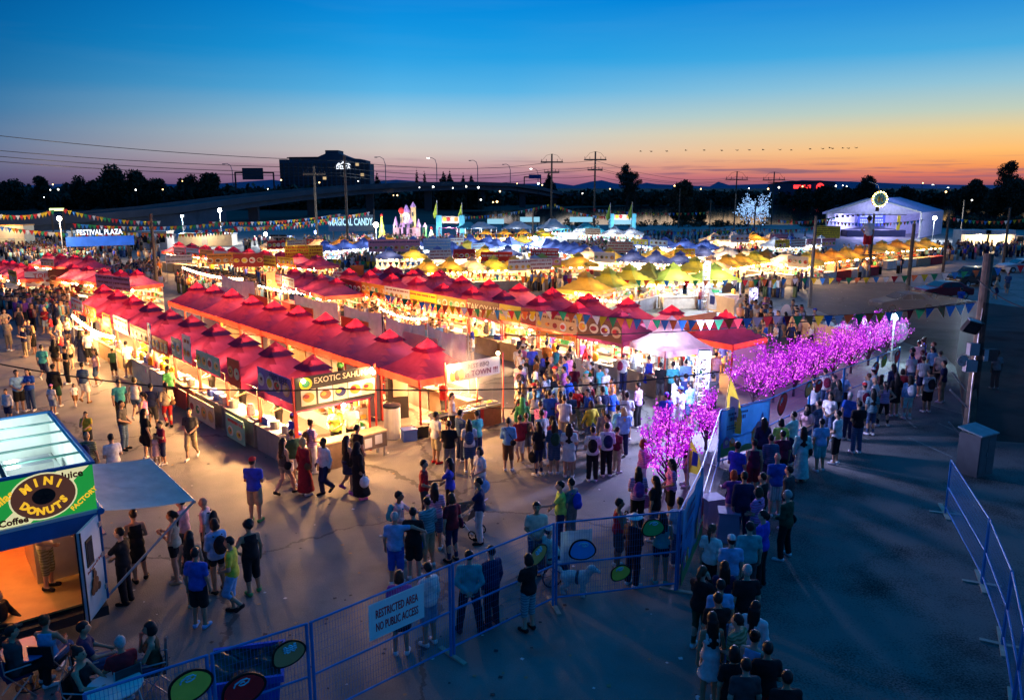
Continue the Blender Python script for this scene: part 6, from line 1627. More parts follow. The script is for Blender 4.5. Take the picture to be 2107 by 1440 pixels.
# white shaped boards and pale fence by the far corner
for i, (px, yb, w, h, lab) in enumerate(((1845, 715, .55, 1.5, "white leaf-shaped board at the far fence corner"), (1525, 660, .6, 1.4, "white rounded board beside the violet truss lamp"), (1614, 690, .5, 1.7, "white pointed board at the pale hoarding's left end"), (1700, 715, .7, 1.3, "pale round board behind the purple trees"), (1730, 725, .9, 1.4, "cream round board behind the purple trees' middle"))):
 a = G(px, yb); o = thing("shaped_board", lab, "board", a, R.uniform(-.3, .3), "white cut-out boards along the fence")
 pts = [(w * math.cos(2 * PI * k / 20) * (1 if math.sin(2 * PI * k / 20) < .2 else .75), h * .5 + h * .5 * math.sin(2 * PI * k / 20)) for k in range(20)]
 MB().prism(pts, frame((0, 0, .25), (1, 0, 0), (0, 0, 1)), .03).build("board", PANELM[0], o); MB().box(-.03, .0, 0, .03, .05, .5).build("stake", M_WOOD, o)
for i, (a, c) in enumerate((((1618, 700), (1690, 722)), ((1690, 722), (1765, 742)), ((1455, 645), (1510, 660)))):
 p, q = G(*a), G(*c); d = q - p; o = thing("hoarding", ["pale hoarding left of the cream round board", "pale hoarding right of the cream round board", "cream hoarding by the white pointed flag"][i], "hoarding", p, math.atan2(d.y, d.x), "pale hoardings along the fence")
 MB().box(0, -.02, .3, d.length, .02, 1.5).build("panel", PANELM[1], o)
 for x in (.1, d.length - .1): MB().box(x - .03, .02, 0, x + .03, .08, 1.55).build("post", M_LEGW, o)
# ================================================================== brown mesh screen, near pole, cabinet
mn = bpy.data.materials.new("mesh_screen"); mn.use_nodes = True; nt = mn.node_tree
b_ = nt.nodes['Principled BSDF']; b_.inputs['Base Color'].default_value = (.05, .04, .035, 1); b_.inputs['Roughness'].default_value = .9
tp_ = N(nt, 'ShaderNodeBsdfTransparent'); mx_ = N(nt, 'ShaderNodeMixShader'); mx_.inputs[0].default_value = .76
nt.links.new(tp_.outputs[0], mx_.inputs[1]); nt.links.new(b_.outputs[0], mx_.inputs[2]); nt.links.new(mx_.outputs[0], nt.nodes['Material Output'].inputs[0])
P1, P2 = G(1662, 633), G(1990, 905)
P1.z = P2.z = 0
Pm = G(1965, 742)
LP = lambda t: P1.lerp(Pm, t / .72) if t < .72 else Pm.lerp(P2, (t - .72) / .28)
P3 = P2 + Vector((7, -1.5, 0))
def ntop(p):
 s = p.y * math.cos(PITCH)
 for _ in range(1): px = 1053.5 + FPX * p.x / (p.y * 1.0)
 py = float(np.interp(px, [1655, 1680, 1733, 1860, 1887, 1933, 2013, 2300], [543, 555, 583, 580, 594, 606, 620, 628]))
 return D(px, py, p.y).z
sc_ = thing("mesh_screen", "brown see-through mesh screen hung from the poles in front of the parked cars", "mesh screen", P1)
b = MB(); K = 16; vs = []
for k in range(K + 1):
 t = k / K; p = LP(t); ztop = ntop(p)
 vs += [p - P1 + Vector((.05 * math.sin(k * 2), 0, .02)), p - P1 + Vector((.08 * math.sin(k * 1.3), 0, ztop))]
b.add(vs, [(2 * k, 2 * k + 2, 2 * k + 3, 2 * k + 1) for k in range(K)]); b.build("netting", mn, sc_)
MB().tube([vs[2 * k + 1] for k in range(K + 1)], .015, 5).build("top_cord", M_WIRE, sc_)
sc2 = thing("mesh_screen", "brown mesh screen running off the right edge beyond the near pole", "mesh screen", P2)
b = MB(); vs = []
for k in range(9):
 p = (P3 - P2) * (k / 8); vs += [p + Vector((0, .05 * math.sin(k * 2), .02)), p + Vector((0, .06 * math.sin(k), D(2030, 622, P2.y).z - .3 * math.sin(PI * k / 8)))]
b.add(vs, [(2 * k, 2 * k + 2, 2 * k + 3, 2 * k + 1) for k in range(8)]); b.build("netting", mn, sc2)
np_ = thing("utility_pole", "near leaning wooden pole with meter boxes and a dark floodlight on the right", "pole", P2)
tz = D(2035, 522, P2.y + .6)
off = Vector((tz.x - P2.x, .6, tz.z))
np_post = MB().tube([(0, 0, 0), off * .5, off], [.2, .18, .165], 12).build("post", M_WOOD, np_)
def onp(z): return off * (z / off.z)
for (z, dx, w, h, m, nm) in ((3.35, -.3, .17, .42, PANELM[2], 'meter_box'), (2.75, -.34, .2, .4, PANELM[2], 'meter_box'), (3.15, .3, .24, .42, mat("box_pale", (.45, .5, .52), .5), 'switch_box')):
 p = onp(z); MB().box(p.x + dx - w, p.y - .34, z - h / 2, p.x + dx + w, p.y - .1, z + h / 2).build(nm, m, np_)
p = onp(4.1); fl = MB().box(-.3, -.08, -.24, .3, .08, .24).build("flood_lamp", M_DARK, np_); fl.location = (p.x - .45, p.y - .25, 4.15); fl.rotation_euler = (.5, .25, .2)
rim = MB().box(-.32, -.06, .24, .32, .1, .27).box(.3, -.06, -.26, .33, .1, .26).build("rim", PANELM[0], fl)
MB().lathe([(.02, -.02), (.2, -.01), (.2, .01), (.02, .02)], 16, M=frame((onp(2.9).x - .66, onp(2.9).y - .3, 2.95), (1, 0, 0), (0, 0, 1))).build("round_plate", mat("plate_pale", (.5, .42, .4), .5, .4, 12), np_)
MB().tube([(-.12, -.18, 0.2), onp(1.5) + Vector((-.16, -.17, 0)), onp(3) + Vector((-.16, -.17, 0)), onp(4.8) + Vector((-.1, -.17, 0))], .022, 6).build("conduit", M_LEGW, np_)
for i, (x0, y0, x1, y1) in enumerate(((1986, 800, 1958, 765), (1990, 838, 1955, 802), (1985, 905, 1952, 868))):
 q0, q1 = D(x0, y0, P2.y), D(x1, y1, P2.y - .4); MB().tube([q0 - P2, q1 - P2], .03, 6).build("step_bar", M_LEGW, np_)
cb = thing("electrical_cabinet", "grey electrical cabinet with sloped pale top at the near pole's foot", "electrical cabinet", G(2003, 972), .5)
MB().box(-.42, -.35, 0, .42, .35, 1.35).build("body", mat("cabinet_grey", (.12, .13, .14), .5, .15, 3), cb)
MB().add([(-.46, -.4, 1.35), (.46, -.4, 1.35), (.46, .4, 1.47), (-.46, .4, 1.47), (-.46, -.4, 1.39), (.46, -.4, 1.39), (.46, .4, 1.52), (-.46, .4, 1.52)], [(3, 2, 1, 0), (4, 5, 6, 7), (0, 1, 5, 4), (1, 2, 6, 5), (2, 3, 7, 6), (3, 0, 4, 7)]).build("lid", mat("cabinet_lid", (.28, .36, .38), .4), cb)
MB().box(-.38, -.365, .1, -.01, -.352, 1.25).build("door", MATS['cabinet_grey'], cb); MB().box(.01, -.365, .1, .38, -.352, 1.25).build("door", MATS['cabinet_grey'], cb); MB().box(-.06, -.39, .65, -.03, -.366, .8).build("handle", M_STEEL, cb)
# ================================================================== cars
M_GLASS = mat("car_glass", (.02, .025, .03), .08, .05, 2, spec=.6); M_TYRE = mat("tyre", (.012, .012, .012), .8); M_RIM = mat("wheel_rim", (.5, .5, .52), .25, .05, 3, metal=.8)
def car(p, rz, paint, lab, L=4.5, Wc=1.75, Hc=1.42, suv=False, parts=True):
 o = thing("parked_car", lab, "car", p, rz, "cars parked behind the mesh screen")
 x = L / 2
 if suv: prof = [(-x, .4), (-x, .95), (-x + .1, 1.05), (-x + .35, Hc), (x * .25, Hc + .03), (x * .55, 1.1), (x * .93, .98), (x, .7), (x, .35), (-x, .35)]
 else: prof = [(-x, .4), (-x + .02, .82), (-x + .12, .92), (-x + .55, .98), (-x + 1.15, Hc - .05), (-x + 1.9, Hc), (.25, Hc - .04), (1.05, .98), (x * .9, .84), (x - .02, .66), (x, .4), (x - .1, .3), (-x + .1, .3)]
 # body: cross-sections tapering inward above the waist
 b = MB(); n = len(prof); vs = []
 for sy in (-1, 1):
  for (px_, pz) in prof: vs.append((px_, sy * (Wc / 2 if pz < .95 else Wc / 2 * (.98 - .2 * (pz - .95) / (Hc - .95))), pz))
 b.add(vs, [tuple(range(n)), tuple(range(2 * n - 1, n - 1, -1))] + [(i, n + i, n + (i + 1) % n, (i + 1) % n) for i in range(n)])
 bo = b.build("body", paint, o)
 md = bo.modifiers.new("edge", 'BEVEL'); md.width = .06; md.segments = 2; md.limit_method = 'ANGLE'; md.angle_limit = .5
 zt, zb = Hc - .1, 1.0
 for sy in (-1, 1):
  w0, w1 = Wc / 2 * .985, Wc / 2 * .84
  for xa, xb, xc_, xd in ((-x + 1.1, -.15, -.15, -x + 1.45), (-.05, .82, .2, -.05)):
   MB().add([(xa, sy * w0, zb), (xb, sy * w0, zb), (xc_, sy * w1, zt), (xd, sy * w1, zt)], [(0, 1, 2, 3) if sy < 0 else (3, 2, 1, 0)]).build("window", M_GLASS, o)
  for wx in (-x + .85, x - .85):
   wh = MB().lathe([(.12, -.1), (.3, -.11), (.32, -.05), (.32, .08), (.3, .11)], 18, M=frame((wx, sy * (Wc / 2 - .08), .32), (1, 0, 0), (0, 0, 1))).build("wheel", M_TYRE, o)
   MB().lathe([(.02, -.0), (.2, -.02), (.21, .02), (.02, .03)], 12, M=frame((wx, sy * (Wc / 2 + .03), .32), (1, 0, 0), (0, 0, sy * 1))).build("rim", M_RIM, wh)
  MB().box(x - .1, sy * .6 - .18, .62, x + .0, sy * .6 + .18, .75).build("headlight", PANELM[0], o); MB().box(-x - .02, sy * .6 - .18, .7, -x + .06, sy * .6 + .18, .84).build("tail_light", SIGNC['red'], o)
  MB().box(.7, sy * (Wc / 2 + .02) - .08, .98, .85, sy * (Wc / 2 + .02) + .08, 1.1).build("mirror", paint, o)
 MB().add([(.3, -.66, Hc - .06), (.3, .66, Hc - .06), (1.0, .78, 1.0), (1.0, -.78, 1.0)], [(3, 2, 1, 0)]).build("windscreen", M_GLASS, o, loc=(.03, 0, .015))
 MB().add([(-x + 1.15, -.66, Hc - .06), (-x + 1.15, .66, Hc - .06), (-x + .58, .78, 1.0), (-x + .58, -.78, 1.0)], [(0, 1, 2, 3)]).build("rear_window", M_GLASS, o, loc=(-.03, 0, .015))
car(G(1938, 613), PI + .15, mat("paint_red", (.28, .012, .02), .22, .05, 2, spec=.6), "dark red parked saloon behind the brown mesh screen")
car(G(2000, 588), PI + .3, mat("paint_black", (.015, .016, .018), .2, .05, 2, spec=.6), "black parked SUV beyond the dark red car", 4.7, 1.85, 1.75, True)
car(G(1858, 640), PI + .1, mat("paint_silver", (.35, .36, .38), .25, .05, 2, spec=.6), "silver parked car seen dimly through the mesh screen")
car(G(2100, 560), PI, mat("paint_white", (.6, .6, .6), .25, .05, 2, spec=.6), "pale car cut by the right edge beyond the bunting")
for i, (px, c, lab) in enumerate(((2012, 'cream', "left food truck with yellow lit hatch at the right edge"), (2062, 'white', "right food truck with yellow lit hatch at the right edge"))):
 a = G(px, 517); o = thing("food_truck", lab, "food truck", a, 0, "food trucks at the right edge")
 lbx = lambda nm, m, *q: MB().box(*q).build(nm, m, o)
 lbx("body", PANELM[0], -2.6, 0, .5, 1.6, 2.2, 3.0); lbx("cab", PANELM[2], 1.62, .1, .5, 2.9, 2.1, 2.2); lbx("windscreen", M_GLASS, 2.0, .05, 1.4, 2.85, .09, 2.1)
 lbx("hatch", glow("hatch_yellow", (1, .8, .35), 2.0), -2.1, -.03, 1.3, 1.1, -.01, 2.3); lbx("awning", FAB['white'], -2.2, -.9, 2.36, 1.2, -.02, 2.42)
 for wx in (-1.7, 2.1): MB().lathe([(.1, -.1), (.4, -.1), (.4, .1), (.1, .1)], 14, M=frame((wx, .1, .4), (1, 0, 0), (0, 0, 1))).build("wheel", M_TYRE, o)
 lamp((-.5, -1, 2.1), 120, WARMW, .1, o)
# ================================================================== stage tent
sd = 144; s = sd / FPX
sp = D(1822, 492, sd) * Vector((1, 1, 0))
sg_ = thing("stage_tent", "large white peaked stage tent with violet lit inside on the right", "stage tent", sp, .0)
X_ = lambda px: (px - 1822) * s * 1.02
Z_ = lambda py: 9 + (385 - py) * s * 1.0
M_STW = fabric("stage_white", (.6, .6, .72), .15); M_BLUER = fabric("stage_roof", (.3, .42, .62), .1)
x0, x1, xa, ze, zp, dp_ = X_(1701), X_(1888), X_(1790), Z_(436), Z_(407), 14
skew = 11.5
def sv(x, y, z): return (x + skew * y / dp_, y, z)
MB().add([sv(x0, 0, ze), sv(xa, 0, zp), sv(xa, dp_, zp), sv(x0, dp_, ze)], [(0, 1, 2, 3)]).build("roof_slope", M_BLUER, sg_)
MB().add([sv(xa, 0, zp), sv(x1, 0, ze), sv(x1, dp_, ze), sv(xa, dp_, zp)], [(0, 1, 2, 3)]).build("roof_slope", M_BLUER, sg_)
MB().add([sv(x1, 0, 0), sv(x1, dp_, 0), sv(x1, dp_, ze - .02), sv(x1, 0, ze - .02)], [(0, 1, 2, 3)]).build("side_wall", M_STW, sg_)
MB().add([sv(x0, 0, 0), sv(x0, dp_, 0), sv(x0, dp_, ze - .02), sv(x0, 0, ze - .02)], [(0, 1, 2, 3)]).build("side_wall", M_STW, sg_)
MB().add([sv(x0, dp_ - .5, 0), sv(x1, dp_ - .5, 0), sv(x1, dp_ - .5, ze), sv(xa, dp_ - .5, zp - .1), sv(x0, dp_ - .5, ze)], [(0, 1, 2, 3, 4)]).build("rear_wall", M_STW, sg_)
MB().add([sv(x0, 0, ze - .3), sv(x1, 0, ze - .3), sv(x1, 0, ze), sv(xa, 0, zp), sv(x0, 0, ze)], [(0, 1, 2, 3, 4)]).build("gable", M_STW, sg_, loc=(0, 2.2, 0))
for a, c in (((x0, 0, 0), (x0, 0, ze)), ((x1, 0, 0), (x1, 0, ze)), ((x0, 0, ze), (xa, 0, zp)), ((xa, 0, zp), (x1, 0, ze))): MB().bar(a, c, .22).build("frame_beam", PANELM[0], sg_)
MB().box(x0 + 5.5, 4, 0, x1 - .5, dp_ - 1, 1.2).build("stage_deck", M_DARK, sg_)
MB().box(x0 + 5.5, 3.9, 0, x1 - .5, 3.98, 1.2).build("deck_skirt", SIGNC['navy'], sg_)
scn = MB().box(X_(1822), dp_ - 2, 1.6, X_(1880), dp_ - 1.9, 4.2).build("backdrop_screen", glow("screen_blue", (.05, .08, .75), 1.0), sg_)
b = MB()
rr = random.Random(8)
for z in (3.3, 2.6, 2.1):
 x = X_(1826)
 while x < X_(1874): w = rr.uniform(.15, .35); b.box(x, dp_ - 2.03, z, x + w, dp_ - 2.01, z + .3); x += w + .12
b.build("screen_text", glow("screen_text", (.5, .6, 1), 1.0), scn, kind='stuff')
for i in range(14): MB().box(x0 + 3 + i * .95, 3, ze - 1.0 + .06 * i, x0 + 3.35 + i * .95, 3.4, ze - .6 + .06 * i).build("stage_lamp", M_DARK, sg_)
MB().bar((x0 + 2, 3.2, ze - .5), (x1 - 1, 3.2, ze - .5), .12).build("lighting_bar", M_DARK, sg_)
MB().box(X_(1793), 2.9, ze - .1, X_(1815), 3.1, ze + .1).build("tube_lamp", glow("stage_tube", (.75, .8, 1), 8), sg_); MB().box(X_(1848), 2.9, ze - .2, X_(1862), 3.1, ze).build("tube_lamp", MATS['stage_tube'], sg_)
MB().box(X_(1855), 2.5, ze - 3.2, X_(1862), 2.55, ze - .6).build("hanging_banner", SIGNC['yellow'], sg_)
lamp((X_(1795), 5, ze - 1), 600, (.45, .42, 1), .4, sg_); lamp((X_(1850), 6, ze - 1.2), 600, (.5, .45, 1), .4, sg_); lamp((X_(1740), 6, ze - 1.2), 400, (.42, .42, 1), .4, sg_)
# round lit sign on its pole and the figure below it
po, ph = POLES['r3']
p0 = po.location
zs = D(1793, 410, p0.y).z; rr_s = 16 * p0.y / FPX
rs_ = thing("round_sign", "round golden sign ringed with bulbs and a striped animal emblem on the pole", "round sign", (p0.x + .2, p0.y - .35, zs))
Mr = frame((0, 0, 0), (1, 0, 0), (0, 0, 1))
MB().prism([(rr_s * math.cos(k * PI / 14), rr_s * math.sin(k * PI / 14)) for k in range(28)], Mr, .15).build("ring", SIGNC['gold'], rs_)
MB().prism([(rr_s * .8 * math.cos(k * PI / 14), rr_s * .8 * math.sin(k * PI / 14)) for k in range(28)], Mr @ Matrix.Translation((0, 0, .152)), .03).build("face", SIGNC['mint'], rs_)
for x, z, a, c_ in ((-.15, .05, .28, 'yellow'), (-.12, -.25, .16, 'orange'), (.2, .0, .18, 'gold'), (.3, -.2, .14, 'yellow')):
 MB().prism([(rr_s * (x + .5 * a * math.cos(k * PI / 8)), rr_s * (z + a * math.sin(k * PI / 8) * 1.2)) for k in range(16)], Mr @ Matrix.Translation((0, 0, .184 + .002 * (x + 1))), .02).build("emblem", SIGNC[c_], rs_)
bm = MB().ball((0, 0, 0), .05, 4).mesh("light_bulb")
for k in range(16): a = 2 * PI * k / 16; inst("light_bulb", bm, M_BULBW, rs_, (rr_s * .92 * math.cos(a), -.2, rr_s * .92 * math.sin(a)))
MB().tube([(0, .1, rr_s), (-.2, .1, rr_s + .6), (-1.1, .1, rr_s + .9)], .04, 6).build("arm", M_LEGW, rs_)
MB().box(-.15, .15, -rr_s - .4, .15, .3, rr_s).build("bracket", M_DARK, rs_)
fg = thing("figure_statue", "tall striped figure statue in white shirt and red shorts fixed to the pole", "statue", (p0.x - .55, p0.y - .3, D(1785, 523, p0.y).z))
bmesh_ = body_mesh('m', 'hip', 'stand'); k = (523 - 447) * p0.y / FPX / 1.78
for nm, me, m in (("body", bmesh_, SKINS[1]), ("shirt", cloth_mesh('tshirt', 'm', 'hip', 'stand'), cmat('white')), ("shorts", cloth_mesh('shorts', 'm', 'hip', 'stand'), cmat('red')), ("hair", hair_mesh('curly'), HAIRC['black'])): inst(nm, me, m, fg, scale=k)
MB().box(-.5, -.3, -.12, 1.0, .3, -.02).build("platform", M_WOOD, fg)
# ================================================================== lit candy sign, castle, arches, pavilions
def panel_sign(px0, px1, py0, py1, dist, base, lab, words, m, bh=1.0):
 a = D((px0 + px1) / 2, py1, dist); s = dist / FPX
 W, H = (px1 - px0) * s, (py1 - py0) * s
 o = thing("lit_sign", lab, "lit sign", (a.x, dist, a.z), -math.atan2(a.x, dist), "lit entrance signs")
 MB().box(-W / 2, 0, 0, W / 2, .2, H * bh).build("board", base, o)
 for t, x, z, sz, wd in words: text(t, sz * H, m, o, frame((x * W, -.05, z * H), (1, 0, 0), (0, 0, 1)), bold=.02 * sz * H, width=wd * W, ext=.03)
 for x in (-W * .4, W * .4): MB().box(x - .1, .2, -a.z, x + .1, .4, H).build("post", M_DARK, o)
 return o
M_LETC = glow("letters_cyan", (.45, .8, 1), 1.1)
panel_sign(678, 768, 443, 476, 140, mat("sign_night", (.015, .035, .08), .6), "dark board with glowing cyan MAGICAL CANDY lettering", [("MAGICAL CANDY", 0, .55, .62, .95)], M_LETC)
panel_sign(146, 270, 469, 506, 100, mat("arch_blue", (.02, .12, .6), .5, .3, .8, emit=(.005, .07, .5), es=.45), "glowing blue entrance sign with white FESTIVAL PLAZA letters at the far left", [("FESTIVAL PLAZA", 0, .74, .4, .8)], glow("letters_white", (.7, .8, 1), 1.6), .52)
panel_sign(104, 130, 429, 434, 110, glow("sign_lime", (.85, 1, .35), 1.8), "small glowing yellow-green strip sign at the far left", [], M_LETC)
# castle of candy towers
cd = 138; cs_ = thing("candy_castle", "lit candy castle of pastel towers with a tall lighthouse turret", "candy castle", D(838, 505, cd) * Vector((1, 1, 0)))
xs = lambda px: (px - 838) * cd / FPX
hs_ = lambda py: 9 + (385 - py) * cd / FPX
def tower(px, w, ytop, c, roof, rc, ybase=505):
 x = xs(px); w = w * cd / FPX / 2; z = hs_(ytop)
 t = MB().lathe([(w, 0), (w * .95, z * .5), (w, z), (w * 1.15, z + .1)], 12, (x, R.uniform(-.5, .5), 0)).build("tower", mat("castle_" + c, {'pink': (.7, .35, .45), 'white': (.75, .72, .72), 'tan': (.7, .48, .25), 'mint': (.3, .6, .5), 'violet': (.45, .3, .7), 'red': (.6, .1, .1), 'sky': (.25, .5, .8), 'green': (.1, .4, .15), 'yellow': (.8, .6, .1)}[c], .6, .2, 1.5), cs_)
 MB().lathe([(w * 1.2, z + .1), (w * .7, z + roof * .5), (.02, z + roof)], 12, (x, 0, 0)).build("roof", MATS.get("castle_" + rc) or mat("castle_" + rc, (.5, .3, .6), .6), cs_)
 for k in range(2): MB().box(x - w * .3, -w - .55, z * (.45 + .3 * k), x + w * .3, -w - .45 if False else -w * .5, z * (.45 + .3 * k) + .7).build("window", M_WIN, cs_)
for a in ((816, 9, 462, 'white', 1.6, 'pink'), (828, 8, 440, 'tan', 1.2, 'red'), (838, 16, 436, 'white', 1.4, 'sky'), (852, 11, 426, 'tan', 1.0, 'sky'), (836, 22, 466, 'pink', 1.5, 'red'), (848, 14, 458, 'violet', 1.5, 'violet'), (862, 9, 466, 'violet', 1.6, 'violet'), (826, 12, 470, 'red', 1.2, 'pink'), (875, 9, 466, 'green', .8, 'yellow'), (858, 8, 478, 'sky', 1.0, 'pink')): tower(*a)
MB().ball((xs(829), -.3, hs_(432)), .55, 7).build("lollipop", SIGNC['red'], cs_)
MB().box(xs(812), -1.0, 0, xs(866), .8, 2.2).build("base_wall", mat("castle_base", (.6, .35, .45), .6, .4, 1), cs_)
lamp((xs(838), -5, 3.5), 110, (1, .75, .8), .4, cs_); lamp((xs(850), -4, 5.5), 70, (.8, .75, 1), .4, cs_); lamp((xs(820), -3, 7), 40, (.9, .9, 1), .3, cs_)
def candy_tree(px, w, ytop, ybase, c, lab, dist=138):
 a = D(px, ybase, dist) * Vector((1, 1, 0)); h = D(px, ytop, dist).z; w = w * dist / FPX / 2
 o = thing("cone_tree", lab, "decorated cone", a, 0, "decorated cone trees by the candy castle")
 for k in range(4): MB().lathe([(w * (1 - k * .24), h * (.1 + k * .2)), (w * (.45 - k * .1), h * (.36 + k * .2)), (.03, h * (.4 + k * .2))], 12).build("tier", mat("cone_" + c, {'lime': (.55, .7, .1), 'pale': (.5, .65, .5), 'yellow': (.7, .6, .1)}[c], .6, .3, 2), o)
 MB().tube([(0, 0, 0), (0, 0, h * .2)], .2, 6).build("trunk", M_WOOD, o)
 MB().ball((0, 0, h), .25, 4).build("topper", SIGNC['red'], o)
 lamp((0, -w - 1, 2.5), 200, (1, .95, .6), .3, o)
candy_tree(787, 18, 443, 505, 'lime', "bright lime tiered cone tree left of the candy castle"); candy_tree(888, 18, 470, 510, 'pale', "pale mint cone tree right of the candy castle")
def arch(px0, px1, y0, y1, yb, dist, lab):
 a = D((px0 + px1) / 2, yb, dist) * Vector((1, 1, 0)); s = dist / FPX; W = (px1 - px0) * s; z0, z1 = 9 + (385 - y1) * s, 9 + (385 - y0) * s
 o = thing("entrance_arch", lab, "arch", a, 0, "pastel entrance arches")
 for x in (-W / 2, W / 2): MB().box(x - .45, -.4, 0, x + .45, .4, z1).build("post", mat("arch_sky", (.12, .5, .65), .5, .3, 1), o)
 MB().box(-W / 2 + .46, -.3, z0, W / 2 - .46, .3, z1 - .2).build("lintel", mat("arch_tan", (.65, .45, .35), .6, .4, 1.2), o)
 for i in range(6): disc(o, 0, 0, .35, .35, ['pink', 'yellow', 'red', 'cream', 'orange', 'white'][i], 0, 'printed_candy', M=frame((-W / 2 + W * (i + .5) / 6, -.32, (z0 + z1) / 2), (1, 0, 0), (0, 0, 1)))
 lamp((0, -2.5, z0 - .5), 150, COOL, .3, o)
arch(904, 951, 441, 457, 497, 132, "pastel candy arch with two lime flags beyond the blue tents"); arch(1257, 1302, 438, 450, 490, 150, "second pastel arch with lime flags near the river")
for i, (px, py, w, c, lab) in enumerate(((925, 470, 44, 'pinkred', "rose lit pavilion under the candy arch"), (990, 452, 56, 'white', "white pavilion with a tall sharp peak left of the middle pole"), (1065, 450, 60, 'white', "white pavilion before the cyan signs"), (1137, 443, 56, 'white', "large white pavilion below the twin crossarm poles"), (1205, 452, 40, 'teal', "teal pavilion near the second crossarm pole"), (965, 452, 50, 'teal', "blue-green lit pavilion behind the sharp white one"))):
 a = D(px, 497, 128) * Vector((1, 1, 0)); z = D(px, py, 128).z; hw = w * 128 / FPX / 2
 o = thing("pavilion", lab, "pavilion tent", a, R.uniform(-.2, .2), "white pavilions in the far rows")
 inst("canopy", CAN, FAB[c], o, (0, 0, 2.6 - EAVE * (z - 2.6) / (PEAK - EAVE)), scale=(hw / HALF, hw / HALF, (z - 2.6) / (PEAK - EAVE)))
 for x in (-1, 1):
  for y in (-1, 1): MB().tube([(x * hw * .95, y * hw * .95, 0), (x * hw * .95, y * hw * .95, 2.65)], .06, 6).build("leg", M_LEGW, o)
 lamp((0, -hw, 2.2), 60, (COOL, (1, .3, .5))[i == 0], .2, o)
M_CYB = glow("board_cyan", (.3, .65, .85), .7)
for i, (px, py, w, lab) in enumerate(((1020, 456, 34, "left of the glowing cyan boards beyond the white pavilions"), (1090, 452, 40, "middle glowing cyan board beyond the white pavilions"), (1195, 452, 46, "right glowing cyan board between the crossarm poles"), (1280, 457, 40, "glowing cyan board under the river arch"))):
 a = D(px, 500, 150) * Vector((1, 1, 0)); z = D(px, py + 5, 150).z; s = 150 / FPX
 o = thing("lit_board", lab, "lit sign", a, 0, "glowing cyan boards"); MB().box(-w * s / 2, 0, z, w * s / 2, .2, z + 10 * s).build("board", M_CYB, o)
 for x in (-w * s * .4, w * s * .4): MB().box(x - .08, .22, 0, x + .08, .35, z + .5).build("post", M_DARK, o)
# site cabins at the far left, caravans
for i, (px0, px1, yt, yb, dist, c, lab) in enumerate(((368, 478, 483, 512, 125, 'cream', "pale site cabin with lit face under the glaring floodlight"), (285, 345, 478, 512, 118, 'white', "pale cabin right of the blue lit sign"), (95, 140, 478, 515, 118, 'white', "white cabin left of the blue lit sign"), (0, 52, 465, 505, 112, 'cream', "orange-topped lit kiosk at the far left edge"), (560, 590, 489, 515, 120, 'white', "white cabin among the mustard tops"))):
 a = D((px0 + px1) / 2, yb, dist) * Vector((1, 1, 0)); s = dist / FPX; W = (px1 - px0) * s; h = D(px0, yt, dist).z
 o = thing("site_cabin", lab, "cabin", a, 0, "site cabins behind the market")
 MB().box(-W / 2, 0, 0, W / 2, 2.5, h).build("wall", PANELM[1 if c == 'cream' else 0], o); MB().box(-W / 2 - .1, -.15, h, W / 2 + .1, 2.6, h + .15).build("roof", SIGNC['orange'] if i == 3 else M_LEGW, o)
 MB().box(-.5, -.04, .1, .4, -.01, 2.0).build("door", PANELM[2], o)
 for x in (-W * .3, W * .3): MB().box(x - .6, -.04, 1.0, x + .6, -.01, 2.0).build("window", M_WINLIT if i in (0, 3) else M_WIN, o)
 if i in (0, 3): lamp((0, -2, h + .3), 120, WARMW, .2, o)
# ================================================================== bunting
PENC = [mat("pennant_" + n, c, .6, .1, 5) for n, c in (('red', (.55, .02, .03)), ('white', (.7, .7, .7)), ('blue', (.03, .22, .62)), ('yellow', (.8, .55, .02)), ('orange', (.75, .15, .04)), ('green', (.02, .28, .1)))]
PM = {}
def bunting(pts, n, sz, lab, sag=.3, joined=False):
 a, c = Vector(pts[0]), Vector(pts[1]); d = c - a; L = d.length
 o = thing("bunting", lab, "bunting", a, 0, "strings of bright pennants over the market")
 f = lambda t: d * t - UP * (4 * t * (1 - t) * sag)
 MB().tube([f(i / 24) for i in range(25)], .01 if not joined else .02, 4).build("cord", M_WIRE, o)
 u = d.normalized()
 if sz not in PM: PM[sz] = MB().add([(-sz * .5, 0, 0), (sz * .5, 0, 0), (.02 * sz, .1 * sz, -sz * 1.15), (-.02 * sz, .1 * sz, -sz * 1.15)], [(0, 3, 2, 1)]).mesh("pennant")
 jb = MB()
 for i in range(n):
  t = (i + .5) / n + R.uniform(-.1, .1) / n; p = f(t); ci = (0, 1, 2, 3, 4, 5)[i % 6] if R.random() > .2 else R.randrange(6)
  rz = math.atan2(u.y, u.x) + R.uniform(-.35, .35)
  if joined:
   jb.cur = ci; x = Vector((math.cos(rz), math.sin(rz), 0))
   jb.add([p - x * sz * .5, p + x * sz * .5, p + Vector((0, R.uniform(-.1, .1), -sz * 1.15))], [(0, 2, 1)])
  else:
   q = inst("pennant", PM[sz], PENC[ci], o, p, rz); q.rotation_euler.x = R.uniform(-.5, .5)
 if joined: jb.build("pennants", PENC, o, kind='stuff')
 return o
pA = D(2008, 622, 27.9)
mA = G(1590, 650, 4.6); mB = G(1150, 640, 4.3); mC = G(760, 598, 4.2)
bunting((pA, mA), 20, .34, "nearest bunting string from the leaning pole across the mesh screen", .15)
bunting((mA, mB), 24, .34, "bunting string over the orange banner stall and red roofs", .25)
bunting((mB, mC), 30, .34, "bunting string above the TAKOYAKI row's menus", .3)
pD = D(2110, 545, 50); pE = D(1665, 572, 57); pF = D(1140, 572, 57)
bunting((pD, pE), 22, .42, "second bunting string across the poles above the red car", .25)
bunting((pE, pF), 26, .42, "bunting string hanging before the yellow tents", .2)
